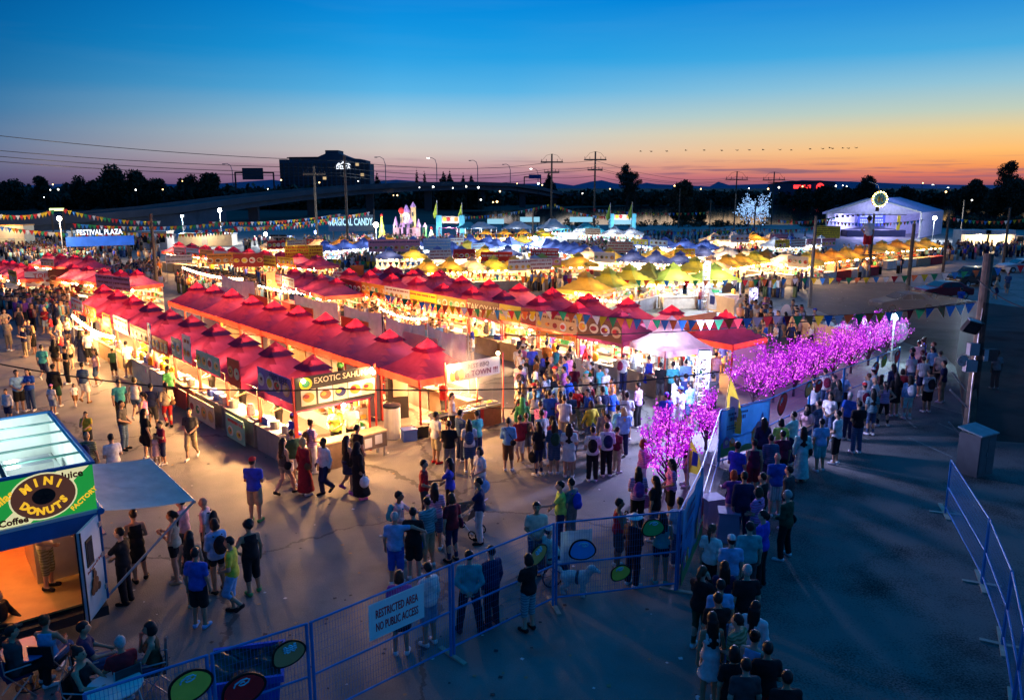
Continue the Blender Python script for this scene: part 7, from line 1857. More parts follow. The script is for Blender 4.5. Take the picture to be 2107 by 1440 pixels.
bunting((pF, D(870, 545, 70)), 22, .45, "bunting string left of the yellow tents above the red cart signs", .2)
bunting((D(1480, 512, 90), D(1080, 520, 85)), 28, .55, "bunting over the blue tents across the middle right", .4)
bunting((D(880, 538, 80), D(600, 525, 80)), 24, .45, "bunting along the long pink banner", .3)
bunting((D(600, 522, 78), D(360, 518, 82)), 20, .45, "bunting in front of the long red row", .3)
for i, (a, c, n, lab) in enumerate((((-20, 438, 100), (110, 432, 105), 18, "far pennant string at the far left corner"), ((130, 430, 105), (330, 455, 115), 26, "far pennant string dipping over the blue lit sign"), ((150, 460, 105), (460, 458, 118), 44, "long far pennant string left of the glaring floodlight"),
  ((0, 466, 100), (280, 478, 110), 40, "low far pennant string at the far left"), ((230, 474, 110), (480, 474, 120), 40, "lower far pennant string before the cabins"), ((430, 456, 118), (700, 440, 130), 44, "upper far pennant string toward the candy sign"), ((400, 474, 118), (760, 436, 130), 56, "rising far pennant string below the hotel"),
  ((480, 466, 118), (690, 452, 130), 34, "middle far pennant string below the hotel"), ((950, 446, 140), (1130, 420, 155), 34, "far pennant string rising to the first crossarm pole"), ((1140, 420, 155), (1250, 446, 150), 26, "far pennant string falling from the first crossarm pole"),
  ((1220, 430, 160), (1460, 436, 165), 30, "far pennant string over the river"), ((1330, 474, 130), (1560, 468, 135), 34, "pennants before the massive bank tree"), ((1570, 470, 130), (1700, 462, 135), 24, "pennants beside the white glowing trees"), ((1600, 452, 140), (1720, 446, 140), 20, "pennant rows over the river left of the stage"),
  ((1700, 455, 130), (1900, 452, 135), 28, "pennants across the stage tent's front"), ((1960, 448, 135), (2110, 450, 130), 18, "far pennant string right of the stage tent"), ((940, 480, 110), (1180, 470, 120), 36, "pennants before the white pavilions"))):
 bunting((D(*a), D(*c)), n, .55, lab, .5, joined=True)
# dark cables slung across the yard
def cable(p, q, lab, r=.022, sag=.5):
 a, c = Vector(p), Vector(q); d = c - a
 tag(MB().tube([a + d * t - UP * (4 * t * (1 - t) * sag) for t in [i / 24 for i in range(25)]], r, 6).build("cable", M_WIRE), lab, "cable")
cable(D(-20, 745, 24), D(700, 800, 23), "slack black cable sagging across the left half of the stalls", sag=.35); cable(D(700, 800, 23), D(1480, 765, 25), "slack black cable continuing before the grill tent", sag=.25)
cable(D(335, 675, 45), D(1050, 690, 33), "thin black cable crossing the red roofs from the left pole", sag=.3); cable(D(1050, 690, 33), D(2005, 620, 28), "thin black cable from the red roofs to the leaning pole", sag=.35)
cable(D(1290, 832, 27), D(1000, 838, 28), "short dark cable above the crowd by the grill", .018, .1)
cable(D(2012, 575, 28), D(2140, 640, 24), "pale cable dropping right from the leaning pole", .02, .2)
# ================================================================== yard things
bn = thing("wheelie_bin", "large blue waste bin with a black liner behind the near fence", "bin", G(515, 1435, .45), .25)
bn.location.z = 0
bb = MB(); bb.add([(-.45, -.4, .08), (.45, -.4, .08), (.45, .4, .08), (-.45, .4, .08), (-.55, -.5, 1.1), (.55, -.5, 1.1), (.55, .5, 1.1), (-.55, .5, 1.1)], [(3, 2, 1, 0), (0, 1, 5, 4), (1, 2, 6, 5), (2, 3, 7, 6), (3, 0, 4, 7)]); bb.build("body", mat("bin_blue", (.03, .1, .6), .45), bn)
for a in ((-.6, -.56, .6, -.5), (-.6, .5, .6, .56), (-.6, -.5, -.55, .5), (.55, -.5, .6, .5)): MB().box(a[0], a[1], 1.02, a[2], a[3], 1.14).build("rim", MATS['bin_blue'], bn)
lb_ = MB(); n = 12
vs = [(x * .56 + .02 * math.sin(x * 9), y * .5, 1.08 + .1 * math.sin(x * 4 + y * 3) * math.cos(y * 5) + .05 * (abs(x) > .8)) for y in [-1 + 2 * j / n for j in range(n + 1)] for x in [-1 + 2 * i / n for i in range(n + 1)]]
lb_.add(vs, [(j * (n + 1) + i, j * (n + 1) + i + 1, (j + 1) * (n + 1) + i + 1, (j + 1) * (n + 1) + i) for j in range(n) for i in range(n)]); lb_.build("liner", mat("liner_black", (.012, .012, .014), .25, .1, 3), bn, smooth=True)
for x in (-.4, .4): MB().lathe([(.02, -.04), (.1, -.04), (.1, .04), (.02, .04)], 10, M=frame((x, .45, .1), (0, 1, 0), (0, 0, 1))).build("wheel", M_TYRE, bn)
# concrete blocks by the queue
M_BLK = mat("barrier_plastic", (.4, .33, .5), .6, .1, 3)
for px, py, rz, lab in ((1463, 1078, .3, "left pale barrier block beside the queue"), (1497, 1108, -.2, "right pale barrier block beside the queue")):
 o = thing("barrier_block", lab, "barrier", G(px, py), rz, "pale barrier blocks by the queue")
 MB().add([(-.3, -.3, 0), (.3, -.3, 0), (.3, .3, 0), (-.3, .3, 0), (-.24, -.22, .75), (.24, -.22, .75), (.24, .22, .75), (-.24, .22, .75)], [(3, 2, 1, 0), (4, 5, 6, 7), (0, 1, 5, 4), (1, 2, 6, 5), (2, 3, 7, 6), (3, 0, 4, 7)]).build("block", M_BLK, o)
 MB().box(-.28, -.26, .75, .28, .26, .8).build("cap", M_BLK, o)
# dog
dog = thing("dog", "fluffy white dog in a harness standing behind the fence", "dog", G(1180, 1222), math.radians(-20))
Pd = [('e', (0, 0, .43), (.3, .14, .14)), ('e', (.2, 0, .45), (.16, .14, .17)), ('c', (.28, 0, .5), (.38, 0, .66), .1, .085), ('e', (.42, 0, .7), (.1, .095, .09)), ('c', (.46, 0, .68), (.57, 0, .65), .055, .04), ('e', (.38, .085, .67), (.03, .025, .075)), ('e', (.38, -.085, .67), (.03, .025, .075)),
      ('c', (-.28, 0, .5), (-.42, 0, .62), .045, .06), ('c', (-.42, 0, .62), (-.36, 0, .72), .06, .05)]
for sy in (.085, -.085):
 Pd += [('c', (.22, sy, .4), (.21, sy, .2), .065, .045), ('c', (.21, sy, .2), (.22, sy, .05), .042, .038), ('c', (.22, sy, .04), (.26, sy, .03), .04, .035),
           ('c', (-.2, sy, .4), (-.13, sy, .27), .09, .06), ('c', (-.13, sy, .27), (-.25, sy, .17), .055, .04), ('c', (-.25, sy, .17), (-.24, sy, .05), .04, .036), ('c', (-.24, sy, .04), (-.19, sy, .03), .04, .035)]
lo, hi = bounds(Pd, .05); V_, F_2 = field(Pd, lo, hi, .017, k=.04, noise=.007)
me = np_mesh("body", V_, F_2); me.materials.append(mat("dog_fur", (.6, .62, .62), .9, .15, 25, bump=.6)); link("body", me, dog)
MB().ball((.575, 0, .655), .022, 4).build("nose", M_EYE, dog)
for sy in (.045, -.045): MB().ball((.5, sy, .72), .014, 4).build("eye", M_EYE, dog)
MB().lathe([(.155, -.03), (.16, 0), (.155, .03)], 14, M=frame((.1, 0, .44), (0, 1, 0), (0, 0, 1))).build("harness", cmat('dark grey'), dog)
# wheelchair and strollers
def wheel(b, c, r, ax=(1, 0, 0)):
 pts = [Vector((c[0], c[1] + r * math.cos(a * PI / 10), c[2] + r * math.sin(a * PI / 10))) for a in range(21)]; b.tube(pts, .018, 5, cap=False)
 for a in range(6): b.tube([c, (c[0], c[1] + r * math.cos(a * PI / 3), c[2] + r * math.sin(a * PI / 3))], .005, 3)
def wheelchair(p, rz, lab):
 o = thing("wheelchair", lab, "wheelchair", p, rz)
 for x in (-.3, .3):
  b = MB(); wheel(b, (x, -.05, .3), .29); b.build("wheel", M_TYRE, o); b = MB(); wheel(b, (x * .9, .42, .09), .08); b.build("caster", M_TYRE, o)
 MB().box(-.24, -.2, .46, .24, .26, .5).build("seat", cmat('dark grey'), o); MB().box(-.24, -.24, .5, .24, -.2, .95).build("backrest", cmat('dark grey'), o)
 b = MB()
 for x in (-.26, .26): b.tube([(x, .42, .15), (x, .35, .5), (x, -.22, .5), (x, -.24, .98), (x, -.38, 1.0)], .014, 6)
 b.build("frame", M_STEEL, o)
 for x in (-.28, .28): MB().box(x - .03, -.18, .68, x + .03, .2, .71).build("armrest", M_RUB, o)
 return o
wc = G(1128, 1195); wheelchair(wc, math.radians(-60), "wheelchair holding the person in a pale cap behind the fence")
def stroller(p, rz, c, lab):
 o = thing("stroller", lab, "stroller", p, rz, "strollers among the visitors")
 for x in (-.24, .24):
  for y in (-.3, .35): b = MB(); wheel(b, (x, y, .12), .11); b.build("wheel", M_TYRE, o)
 b = MB()
 for x in (-.22, .22): b.tube([(x, .35, .12), (x, -.05, .6), (x, -.5, 1.02)], .014, 6); b.tube([(x, -.3, .12), (x, .1, .5)], .014, 6)
 b.tube([(-.22, -.5, 1.02), (.22, -.5, 1.02)], .016, 6); b.build("frame", M_STEEL, o)
 MB().add([(-.2, .3, .42), (.2, .3, .42), (.2, -.12, .45), (-.2, -.12, .45), (-.2, -.3, .9), (.2, -.3, .9)], [(0, 1, 2, 3), (3, 2, 5, 4)]).build("seat", cmat(c), o)
 b = MB(); vs = []
 for i in range(7):
  a = i / 6 * 1.9
  for x in (-.23, .23): vs.append((x, -.28 + .42 * math.sin(a) * .9, .72 + .36 * math.cos(a) * .9))
 b.add(vs, [(2 * i, 2 * i + 1, 2 * i + 3, 2 * i + 2) for i in range(6)]); b.build("hood", cmat(c), o)
 return o
stroller(G(962, 1098), math.radians(60), 'dark grey', "dark stroller pushed by the man in the navy polo"); stroller(G(1318, 1075), math.radians(20), 'pink', "pink-hooded stroller behind the fence by the purple tree"); stroller(G(1508, 1075), .2, 'black', "black stroller in the queue by the pale barrier blocks")
stroller(G(893, 1118), .5, 'dark grey', "dark stroller with a blue bag near the plaid-shirt man")
# tables, chairs and parasol base of the diners at the lower left
def fold_chair(p, rz, c, lab):
 o = thing("folding_chair", lab, "chair", p, rz, "chairs of the seated diners")
 MB().box(-.22, -.2, .42, .22, .22, .45).build("seat", cmat(c), o); MB().box(-.22, -.24, .5, .22, -.2, .88).build("backrest", cmat(c), o)
 for x in (-.22, .22):
  MB().tube([(x, .22, 0), (x, -.22, .6), (x, -.24, .9)], .013, 6).build("leg", M_STEEL, o); MB().tube([(x, -.22, 0), (x, .18, .43)], .013, 6).build("leg", M_STEEL, o); MB().tube([(x, -.22, .66), (x, .2, .64)], .015, 6).build("armrest", M_STEEL, o)
 return o
def table(p, rz, lab, c='white', r=.45):
 o = thing("cafe_table", lab, "table", p, rz, "tables of the seated diners")
 MB().lathe([(r, .7), (r + .01, .715), (r, .73)], 20).build("table_top", PANELM[0] if c == 'white' else M_TB, o); MB().tube([(0, 0, .03), (0, 0, .7)], .035, 8).build("post", M_STEEL, o); MB().lathe([(.26, 0), (.26, .02), (.05, .05)], 14).build("base", M_DARK, o)
table(G(235, 1410, .72) * Vector((1, 1, 0)), 0, "small round table between the man in navy and the red shirt"); table(G(55, 1335, .72) * Vector((1, 1, 0)), 0, "blue round table at the lower left corner", 'blue')
# steam over the grill: a small pale cloud of real volume
vm = bpy.data.materials.new("steam"); vm.use_nodes = True; nt = vm.node_tree; nt.nodes.clear()
tcv = N(nt, 'ShaderNodeTexCoord'); nv = N(nt, 'ShaderNodeTexNoise'); nv.inputs['Scale'].default_value = 1.6; nv.inputs['Detail'].default_value = 4
nt.links.new(tcv.outputs['Object'], nv.inputs[0])
ln = N(nt, 'ShaderNodeVectorMath', operation='LENGTH'); mpv = N(nt, 'ShaderNodeMapping'); mpv.inputs['Scale'].default_value = (1 / 1.05, 1 / .75, 1 / 1.5)
nt.links.new(tcv.outputs['Object'], mpv.inputs[0]); nt.links.new(mpv.outputs[0], ln.inputs[0])
m1 = N(nt, 'ShaderNodeMath', operation='SUBTRACT'); m1.inputs[0].default_value = 1.0; nt.links.new(ln.outputs['Value'], m1.inputs[1])
m2 = N(nt, 'ShaderNodeMath', operation='SUBTRACT'); nt.links.new(nv.outputs[0], m2.inputs[0]); m2.inputs[1].default_value = .4
m3 = N(nt, 'ShaderNodeMath', operation='MULTIPLY'); nt.links.new(m1.outputs[0], m3.inputs[0]); nt.links.new(m2.outputs[0], m3.inputs[1])
m4 = N(nt, 'ShaderNodeMath', operation='MULTIPLY'); m4.use_clamp = False; nt.links.new(m3.outputs[0], m4.inputs[0]); m4.inputs[1].default_value = 7.0
m5 = N(nt, 'ShaderNodeMath', operation='MAXIMUM'); nt.links.new(m4.outputs[0], m5.inputs[0]); m5.inputs[1].default_value = 0.0
pv = N(nt, 'ShaderNodeVolumePrincipled'); pv.inputs['Color'].default_value = (.95, .93, .9, 1); nt.links.new(m5.outputs[0], pv.inputs['Density'])
ov = N(nt, 'ShaderNodeOutputMaterial'); nt.links.new(pv.outputs[0], ov.inputs['Volume'])
gl_ = gt.location
lt_ = MB(); rl = random.Random(9)
for i in range(260):
 q = G(rl.uniform(60, 1500), rl.uniform(820, 1430)); a = rl.uniform(0, 6); s = rl.uniform(.02, .06); x, y = math.cos(a) * s, math.sin(a) * s; lt_.cur = rl.randrange(3)
 lt_.add([(q.x - x, q.y - y, .012), (q.x + y, q.y - x, .014), (q.x + x, q.y + y, .012), (q.x - y, q.y + x, .02)], [(0, 1, 2, 3)])
lt_.build("litter", [PANELM[0], M_CARD, M_DARK], kind='stuff')
sm = MB().box(-1.05, -.75, -1.5, 1.05, .75, 1.5).build("steam", vm, loc=(gl_.x, gl_.y - .1, 2.4)); tag(sm, "pale steam rising from the grill table", None, None, 'stuff')
# ================================================================== people, one by one where they stand
B, L_, F_, RT = 0.0, PI / 2, PI, -PI / 2         # facing: away, left, toward the camera, right
BL, BR, FLt, FRt = PI / 4, -PI / 4, 3 * PI / 4, -3 * PI / 4
T = lambda c, k='tshirt': (k, c)
def P(px, py, face, sex, arms, legs, top, bot, hair, where, z=0.0, **kw):
 hair = hair if isinstance(hair, tuple) else (hair, 'black')
 return person(G(px, py, z), face + R.uniform(-.12, .12), sex, arms, legs, top, bot, hair, where, **kw)
# round the trailer
P(262, 1240, L_, 'm', 'reach', 'stand', T('black'), T('black', 'trousers'), 'short', "leaning at the trailer's serving hatch", shoes='black', skin=0)
P(288, 1196, BL, 'f', 'hold', 'relax', None, T('black', 'dress'), 'bun', "just behind the man at the trailer hatch", shoes='black', skin=1)
P(366, 1198, L_, 'f', 'phone', 'relax', T('beige', 'tank'), T('black', 'hotpants'), 'pony', "left of the trailer's awning queue", shoes='beige', bag=('shoulder', 'black'))
P(384, 1165, L_, 'm', 'hold', 'stand', T('pale pink', 'shirt'), T('dark grey', 'shorts'), 'short', "under the awning arm's top end", shoes='black')
P(430, 1165, L_, 'm', 'down', 'stand', T('pale pink'), T('dark grey', 'trousers'), 'bald', "wearing a backpack in the awning queue", bag=('backpack', 'black'), skin=1, shoes='black')
P(452, 1218, BL, 'f', 'hold', 'stand', T('light blue', 'jacket'), T('black', 'hotpants'), 'bob', "holding a pink bundle in the awning queue", bag=('backpack', 'black'), shoes='black')
P(402, 1248, B, 'f', 'down', 'relax', T('dark grey', 'tank'), T('white', 'skirt'), 'verylong', "behind the bright blue shirt near the trailer", shoes='beige')
P(414, 1290, B, 'm', 'down', 'stand', T('blue'), T('black', 'shorts'), 'short', "standing alone with white-blue sneakers near the trailer", shoes='light blue', skin=1)
P(484, 1262, L_, 'm', 'hold', 'walk2', T('yellow'), T('light blue', 'longshorts'), 'short', "facing the trailer queue", shoes='black', skin=1)
P(521, 1222, BL, 'm', 'hip', 'relax', T('black', 'tank'), T('black', 'longshorts'), 'curly', "hand on hip with green shoes", shoes='green', skin=2)
P(527, 1073, B, 'm', 'phone', 'stand', T('royal blue'), T('khaki', 'shorts'), ('cap', 'red'), "standing alone in the open yard", shoes='green', h=1.05)
P(397, 944, F_, 'm', 'hold', 'walk', T('dark grey'), T('khaki', 'longshorts'), 'short', "walking alone below the crimson cloth", shoes='white', skin=1, bag=('backpack', 'black'))
P(184, 925, F_, 'm', 'chin', 'stand', T('yellow'), T('dark grey', 'shorts'), 'short', "child eating beyond the trailer roof", h=.78, shoes='black')
P(190, 1003, B, 'm', 'down', 'stand', T('olive'), T('black', 'shorts'), 'bald', "wearing a dark backpack behind the trailer awning", bag=('backpack', 'navy'))
P(240, 1012, BL, 'm', 'hold', 'stand', T('white'), T('navy', 'shorts'), 'short', "behind the awning beside the dark backpack", h=1.03)
P(258, 925, RT, 'm', 'hold', 'stand', T('dark grey'), T('denim', 'trousers'), 'short', "facing the pink tank top", shoes='black', skin=1)
P(302, 903, L_, 'f', 'hold', 'stand', T('pink', 'tank'), T('denim', 'hotpants'), 'pony', "in the family group left of the walking man", bag=('shoulder', 'black'))
P(305, 945, BR, 'f', 'down', 'relax', T('black'), T('black', 'shorts'), 'long', "beside the little one in pink", bag=('tote', 'black'))
P(324, 957, F_, 'f', 'down', 'stand', None, T('pale pink', 'dress'), 'long', "little child in the family group", h=.62)
P(337, 955, FLt, 'm', 'cross', 'stand', T('maroon'), T('navy', 'longshorts'), 'short', "child at the right of the family group", h=.84)
P(252, 872, FRt, 'm', 'down', 'stand', T('teal'), T('black', 'trousers'), 'short', "strolling toward the camera by the left aisle", shoes='black', skin=1)
P(284, 868, B, 'f', 'down', 'walk2', T('white', 'tank'), T('denim', 'hotpants'), 'bun', "walking up the left aisle")
P(317, 882, B, 'm', 'down', 'walk2', T('navy'), T('dark grey', 'longshorts'), 'short', "walking beside the red trousers", shoes='black')
P(348, 880, BL, 'f', 'hold', 'walk2', T('beige', 'shirt'), T('red', 'leggings'), 'pony', "at the edge of the crimson cloth stall", bag=('sling', 'brown'), shoes='black')
P(352, 838, BL, 'm', 'down', 'stand', T('green'), T('dark grey', 'shorts'), 'short', "at the left aisle counter near the yellow poster")
P(118, 838, B, 'm', 'down', 'walk2', T('black', 'hoodie'), T('dark green', 'shorts'), 'beanie' and ('beanie', 'black'), "leading the small child in the pink cap", h=1.04)
P(111, 852, B, 'm', 'down', 'stand', T('white'), T('pale denim', 'shorts'), ('cap', 'pink'), "small child beside the black hoodie", h=.7)
P(156, 836, FRt, 'f', 'down', 'walk', T('white'), T('brown', 'shorts'), 'bob', "toddler running in the left aisle", h=.55)
P(177, 830, B, 'm', 'down', 'walk2', T('denim'), T('white', 'shorts'), 'short', "walking away in the left aisle behind the toddler", shoes='brown')
P(203, 795, FLt, 'f', 'holdone', 'walk2', T('pale pink', 'tank'), T('denim', 'shorts'), 'long', "coming down the left aisle")
P(43, 848, FRt, 'm', 'hold', 'stand', T('light blue'), T('black', 'shorts'), 'short', "left of the blue-shirted companion at the far left")
P(66, 845, F_, 'f', 'cross', 'stand', T('blue'), T('denim', 'trousers'), 'long', "arms crossed at the far left")
P(20, 868, F_, 'm', 'down', 'stand', T('white', 'jacket'), T('navy', 'shorts'), 'short', "child at the left frame edge above the trailer", h=.75)
P(93, 785, B, 'm', 'down', 'walk2', T('teal'), T('navy', 'shorts'), 'short', "walking up the left aisle alone")
P(118, 772, B, 'f', 'hold', 'stand', T('black'), T('brown', 'hotpants'), 'long', "beside the black T-shirt in the left aisle")
P(141, 790, FLt, 'm', 'phone', 'stand', T('black'), T('black', 'trousers'), 'short', "looking at a phone in the left aisle")
P(171, 748, B, 'f', 'down', 'stand', None, T('navy', 'longdress'), 'long', "before the orange lit counter")
P(186, 750, B, 'm', 'down', 'stand', T('white'), T('black', 'longshorts'), 'short', "before the orange lit counter")
P(236, 775, B, 'm', 'down', 'stand', T('dark green'), T('black', 'longshorts'), 'short', "child at the counter under the yellow poster", h=.8)
P(265, 776, BL, 'm', 'hold', 'stand', T('white'), T('khaki', 'shorts'), 'short', "at the pale counter of the bright red stalls")
P(20, 722, B, 'm', 'cross', 'stand', T('beige'), T('khaki', 'longshorts'), 'bald', "standing broad-backed at the left frame edge", h=1.04)
P(318, 790, B, 'f', 'hold', 'stand', T('pale pink', 'hoodie'), T('beige', 'longskirt'), ('scarf', 'mint' if 'mint' in CC else 'teal'), "carrying a patterned bag at the aisle counter", bag=('tote', 'pink'))
# in front of the near stall corner
P(588, 1018, BR, 'f', 'holdone', 'walk', T('dark grey', 'tank'), T('grey', 'hotpants'), 'verylong', "walking right below the green banner", bag=('shoulder', 'black'), shoes='black')
P(606, 998, BL, 'm', 'down', 'walk', T('dark green'), T('white', 'shorts'), 'short', "walking between the long-haired walker and the red dress")
P(629, 1018, BR, 'f', 'down', 'stand', None, T('dark red', 'longdress'), ('bob', 'blonde'), "standing before the near counter", bag=('shoulder', 'brown'))
P(645, 973, BR, 'f', 'hold', 'stand', T('mauve'), T('white', 'trousers'), 'bun', "with a brown backpack at the near counter", bag=('backpack', 'brown'))
P(608, 955, BR, 'm', 'hold', 'stand', T('royal blue', 'jacket'), T('dark grey', 'trousers'), ('cap', 'royal blue'), "at the corner post of the near stall")
P(671, 1018, FLt, 'm', 'holdone', 'walk2', T('white', 'shirt'), T('navy', 'trousers'), 'short', "strolling past the brown serving counter", skin=4, shoes='black')
P(717, 1012, BR, 'f', 'hold', 'walk2', T('black', 'tank'), T('navy', 'skirt'), 'long', "beside the veiled black robe", bag=('shoulder', 'black'), shoes='purple')
P(738, 1028, BR, 'f', 'down', 'walk2', None, T('black', 'longdress'), ('scarf', 'black'), "carrying white carrier bags past the counter", bag=('plastic', 'white'), shoes='pink')
P(738, 985, BR, 'm', 'down', 'walk2', T('black'), T('black', 'trousers'), 'short', "behind the veiled black robe", shoes='black')
P(694, 938, F_, 'f', 'table', 'stand', T('lime green'), T('black', 'trousers'), 'bun', "serving behind the near counter", skin=1, detail=False)
P(726, 935, F_, 'm', 'table', 'stand', T('white'), T('black', 'trousers'), 'short', "cooking behind the near counter", skin=1, detail=False, h=1.06)
# middle of the yard
P(898, 953, BR, 'm', 'down', 'stand', T('white'), T('khaki', 'shorts'), 'short', "printed back facing the grill tent", shoes='red')
P(925, 975, B, 'm', 'hold', 'stand', T('black'), T('grey', 'trousers'), 'short', "in the small group below the grill table")
P(966, 972, B, 'f', 'hold', 'stand', T('white'), T('denim', 'shorts'), 'long', "in overalls in the small group below the grill table", bag=('backpack', 'denim'))
P(948, 948, BR, 'm', 'phone', 'stand', T('denim', 'shirt'), T('navy', 'trousers'), 'short', "eating in the small group below the grill table")
P(982, 950, BL, 'm', 'hold', 'stand', T('teal'), T('navy', 'shorts'), 'short', "right side of the group below the grill table")
P(931, 905, RT, 'm', 'hold', 'stand', T('white', 'tank'), T('black', 'shorts'), 'short', "by the orange traffic cone at the grill")
P(988, 1040, FLt, 'f', 'hold', 'stand', T('white'), T('pale denim', 'shorts'), 'bob', "with a pale blue bag above the navy polo", bag=('tote', 'light blue'))
P(874, 1072, RT, 'm', 'hold', 'stand', T('red'), T('dark grey', 'trousers'), 'short', "facing the blue top in the middle of the yard", shoes='black', skin=1)
P(927, 1068, L_, 'f', 'reach', 'stand', T('royal blue'), T('black', 'trousers'), 'verylong', "handing something to the red-shirted man", shoes='black')
P(987, 1117, L_, 'm', 'reach', 'stand', T('navy'), T('silver', 'trousers'), 'short', "pushing the dark stroller", shoes='black')
P(931, 1155, BL, 'f', 'down', 'stand', T('dark red'), T('navy', 'leggings'), ('bob', 'brown'), "beside the tree-shaped shadow in mid yard", shoes='black', bag=('shoulder', 'maroon'))
P(824, 1150, RT, 'm', 'reach', 'stand', T('pale pink', 'shirt'), T('navy', 'trousers'), 'short', "holding out a blue cup", bag=('backpack', 'teal'), skin=3)
P(816, 1202, B, 'm', 'over', 'stand', T('light blue'), T('blue', 'longshorts'), ('short', 'grey'), "with an arm round a black-shirted companion", skin=1)
P(853, 1190, B, 'f', 'down', 'stand', T('black'), T('black', 'shorts'), 'short', "held by the grey-haired man in light blue")
P(882, 1165, BL, 'm', 'hold', 'stand', T('plaid teal', 'shirt'), T('khaki', 'longshorts'), 'short', "right of the embracing couple", bag=('tote', 'blue'))
P(897, 1130, B, 'f', 'hold', 'stand', T('mauve'), T('denim', 'shorts'), 'long', "by the stroller behind the plaid shirt")
P(826, 1345, B, 'f', 'hold', 'stand', T('purple'), T('black', 'skirt'), 'bob', "behind the RESTRICTED AREA sign", skin=1)
P(884, 1326, BL, 'm', 'down', 'stand', T('white', 'shirt'), T('pale denim', 'shorts'), 'short', "right of the RESTRICTED AREA sign", skin=1)
P(967, 1300, B, 'm', 'behind', 'wide', T('teal', 'shirt'), T('black', 'trousers'), 'short', "hands clasped behind at the blue fence", shoes='black', h=1.02)
P(1012, 1285, BL, 'm', 'down', 'stand', T('navy', 'shirt'), T('black', 'trousers'), 'short', "beside the man with clasped hands", shoes='black')
P(1087, 1296, BL, 'f', 'cross', 'stand', T('black'), T('plaid teal', 'longshorts'), 'bob', "arms crossed on the near side of the fence", shoes='black', h=.96)
P(1103, 1180, F_, 'm', 'hold', 'stand', T('cream'), T('denim', 'trousers'), 'short', "looking down behind the fence", h=1.02, skin=2)
P(1152, 1125, L_, 'm', 'reach', 'stand', T('lime green'), T('navy', 'trousers'), 'short', "holding a white cup behind the fence post")
P(1174, 1118, BL, 'm', 'down', 'stand', T('grey'), T('grey', 'trousers'), 'short', "with a blue backpack beside the lime shirt", bag=('backpack', 'royal blue'))
P(1128, 1195, math.radians(-60), 'f', 'table', 'sit', T('mint', 'shirt'), T('denim', 'trousers'), ('beanie', 'white'), "seated in the wheelchair behind the fence", detail=False)
P(1270, 1168, RT, 'm', 'cross', 'stand', T('red', 'tank'), T('dark grey', 'shorts'), 'short', "by the fence left of the white hat", skin=3)
P(1300, 1205, BR, 'f', 'hold', 'stand', T('black', 'hoodie'), T('black', 'trousers'), ('sunhat', 'white'), "behind the fence by the green board")
P(1358, 1200, B, 'f', 'hold', 'stand', T('teal', 'tank'), T('black', 'hotpants'), 'long', "behind the green gumdrop board", shoes='teal')
P(1394, 1165, B, 'm', 'hold', 'stand', T('light blue'), T('denim', 'trousers'), 'short', "at the fence corner")
P(1345, 1112, BL, 'f', 'down', 'stand', T('black'), T('denim', 'shorts'), 'long', "among the group under the near purple tree")
P(1378, 1070, L_, 'f', 'hold', 'stand', T('pink'), T('black', 'shorts'), 'verylong', "before the white menu sheet by the near purple tree")
P(1320, 1022, RT, 'f', 'phone', 'stand', T('pink', 'shirt'), T('white', 'trousers'), ('bob', 'red'), "left of the near purple tree's trunk")
P(1310, 1090, B, 'f', 'hold', 'stand', T('mauve'), T('black', 'trousers'), 'long', "with a backpack by the pink stroller", bag=('backpack', 'purple'))
P(1412, 1000, L_, 'f', 'reach1', 'stand', T('black', 'tank'), T('grey', 'shorts'), 'bun', "right of the near purple tree")
P(1368, 905, B, 'm', 'hold', 'stand', T('royal blue'), T('navy', 'shorts'), ('cap', 'royal blue'), "behind the near purple tree")
P(1398, 890, BL, 'm', 'hold', 'stand', T('white'), T('white', 'shorts'), ('cap', 'royal blue'), "left of the tall truss tower")
P(1416, 878, BL, 'f', 'hold', 'stand', T('light blue', 'shirt'), T('denim', 'shorts'), 'bun', "close left of the tall truss tower")
P(1388, 862, BL, 'f', 'down', 'stand', T('silver', 'shirt'), T('white', 'trousers'), 'verylong', "with a companion in navy left of the truss")
P(1408, 858, B, 'm', 'down', 'stand', T('navy', 'jacket'), T('black', 'trousers'), 'short', "with a companion in silver left of the truss")
P(1463, 858, B, 'm', 'hold', 'stand', T('dark grey'), T('black', 'trousers'), ('cap', 'black'), "right of the truss tower")
P(1454, 838, BL, 'm', 'hold', 'stand', T('white', 'tank'), T('black', 'trousers'), 'short', "just right of the truss tower behind the grey T-shirt")
# the queue outside the fence
P(1458, 1232, BR, 'f', 'down', 'stand', T('mint'), T('black', 'trousers'), ('pony', 'brown'), "with a black shoulder bag in the queue", bag=('shoulder', 'black'), shoes='black', skin=0)
P(1497, 1258, B, 'm', 'down', 'stand', T('light blue'), T('grey', 'shorts'), ('cap', 'silver'), "baseball shirt marked 1 in the queue")
QP = SEEN_FEET[-1]
P(1534, 1232, B, 'm', 'down', 'stand', T('teal'), T('dark grey', 'trousers'), 'short', "in the queue right of the baseball shirt", h=1.03)
P(1562, 1205, BL, 'm', 'down', 'stand', T('royal blue'), T('black', 'trousers'), 'short', "ahead of the teal T-shirt in the queue", h=1.04, shoes='black')
P(1612, 1148, BL, 'm', 'hold', 'wide', T('dark green', 'jacket'), T('black', 'trousers'), ('short', 'grey'), "standing outside the queue on the gravel", bag=('shoulder', 'black'))
P(1437, 1335, BR, 'f', 'chin', 'stand', T('black', 'hoodie'), T('dark green', 'leggings'), ('pony', 'brown'), "touching their face in the near queue", bag=('shoulder', 'black'))
P(1474, 1368, B, 'm', 'down', 'stand', T('light blue'), T('denim', 'trousers'), 'short', "in the near queue beside the black hoodie")
P(1468, 1400, B, 'm', 'drink', 'stand', T('black'), T('dark grey', 'trousers'), 'short', "raising a hand in the near queue")
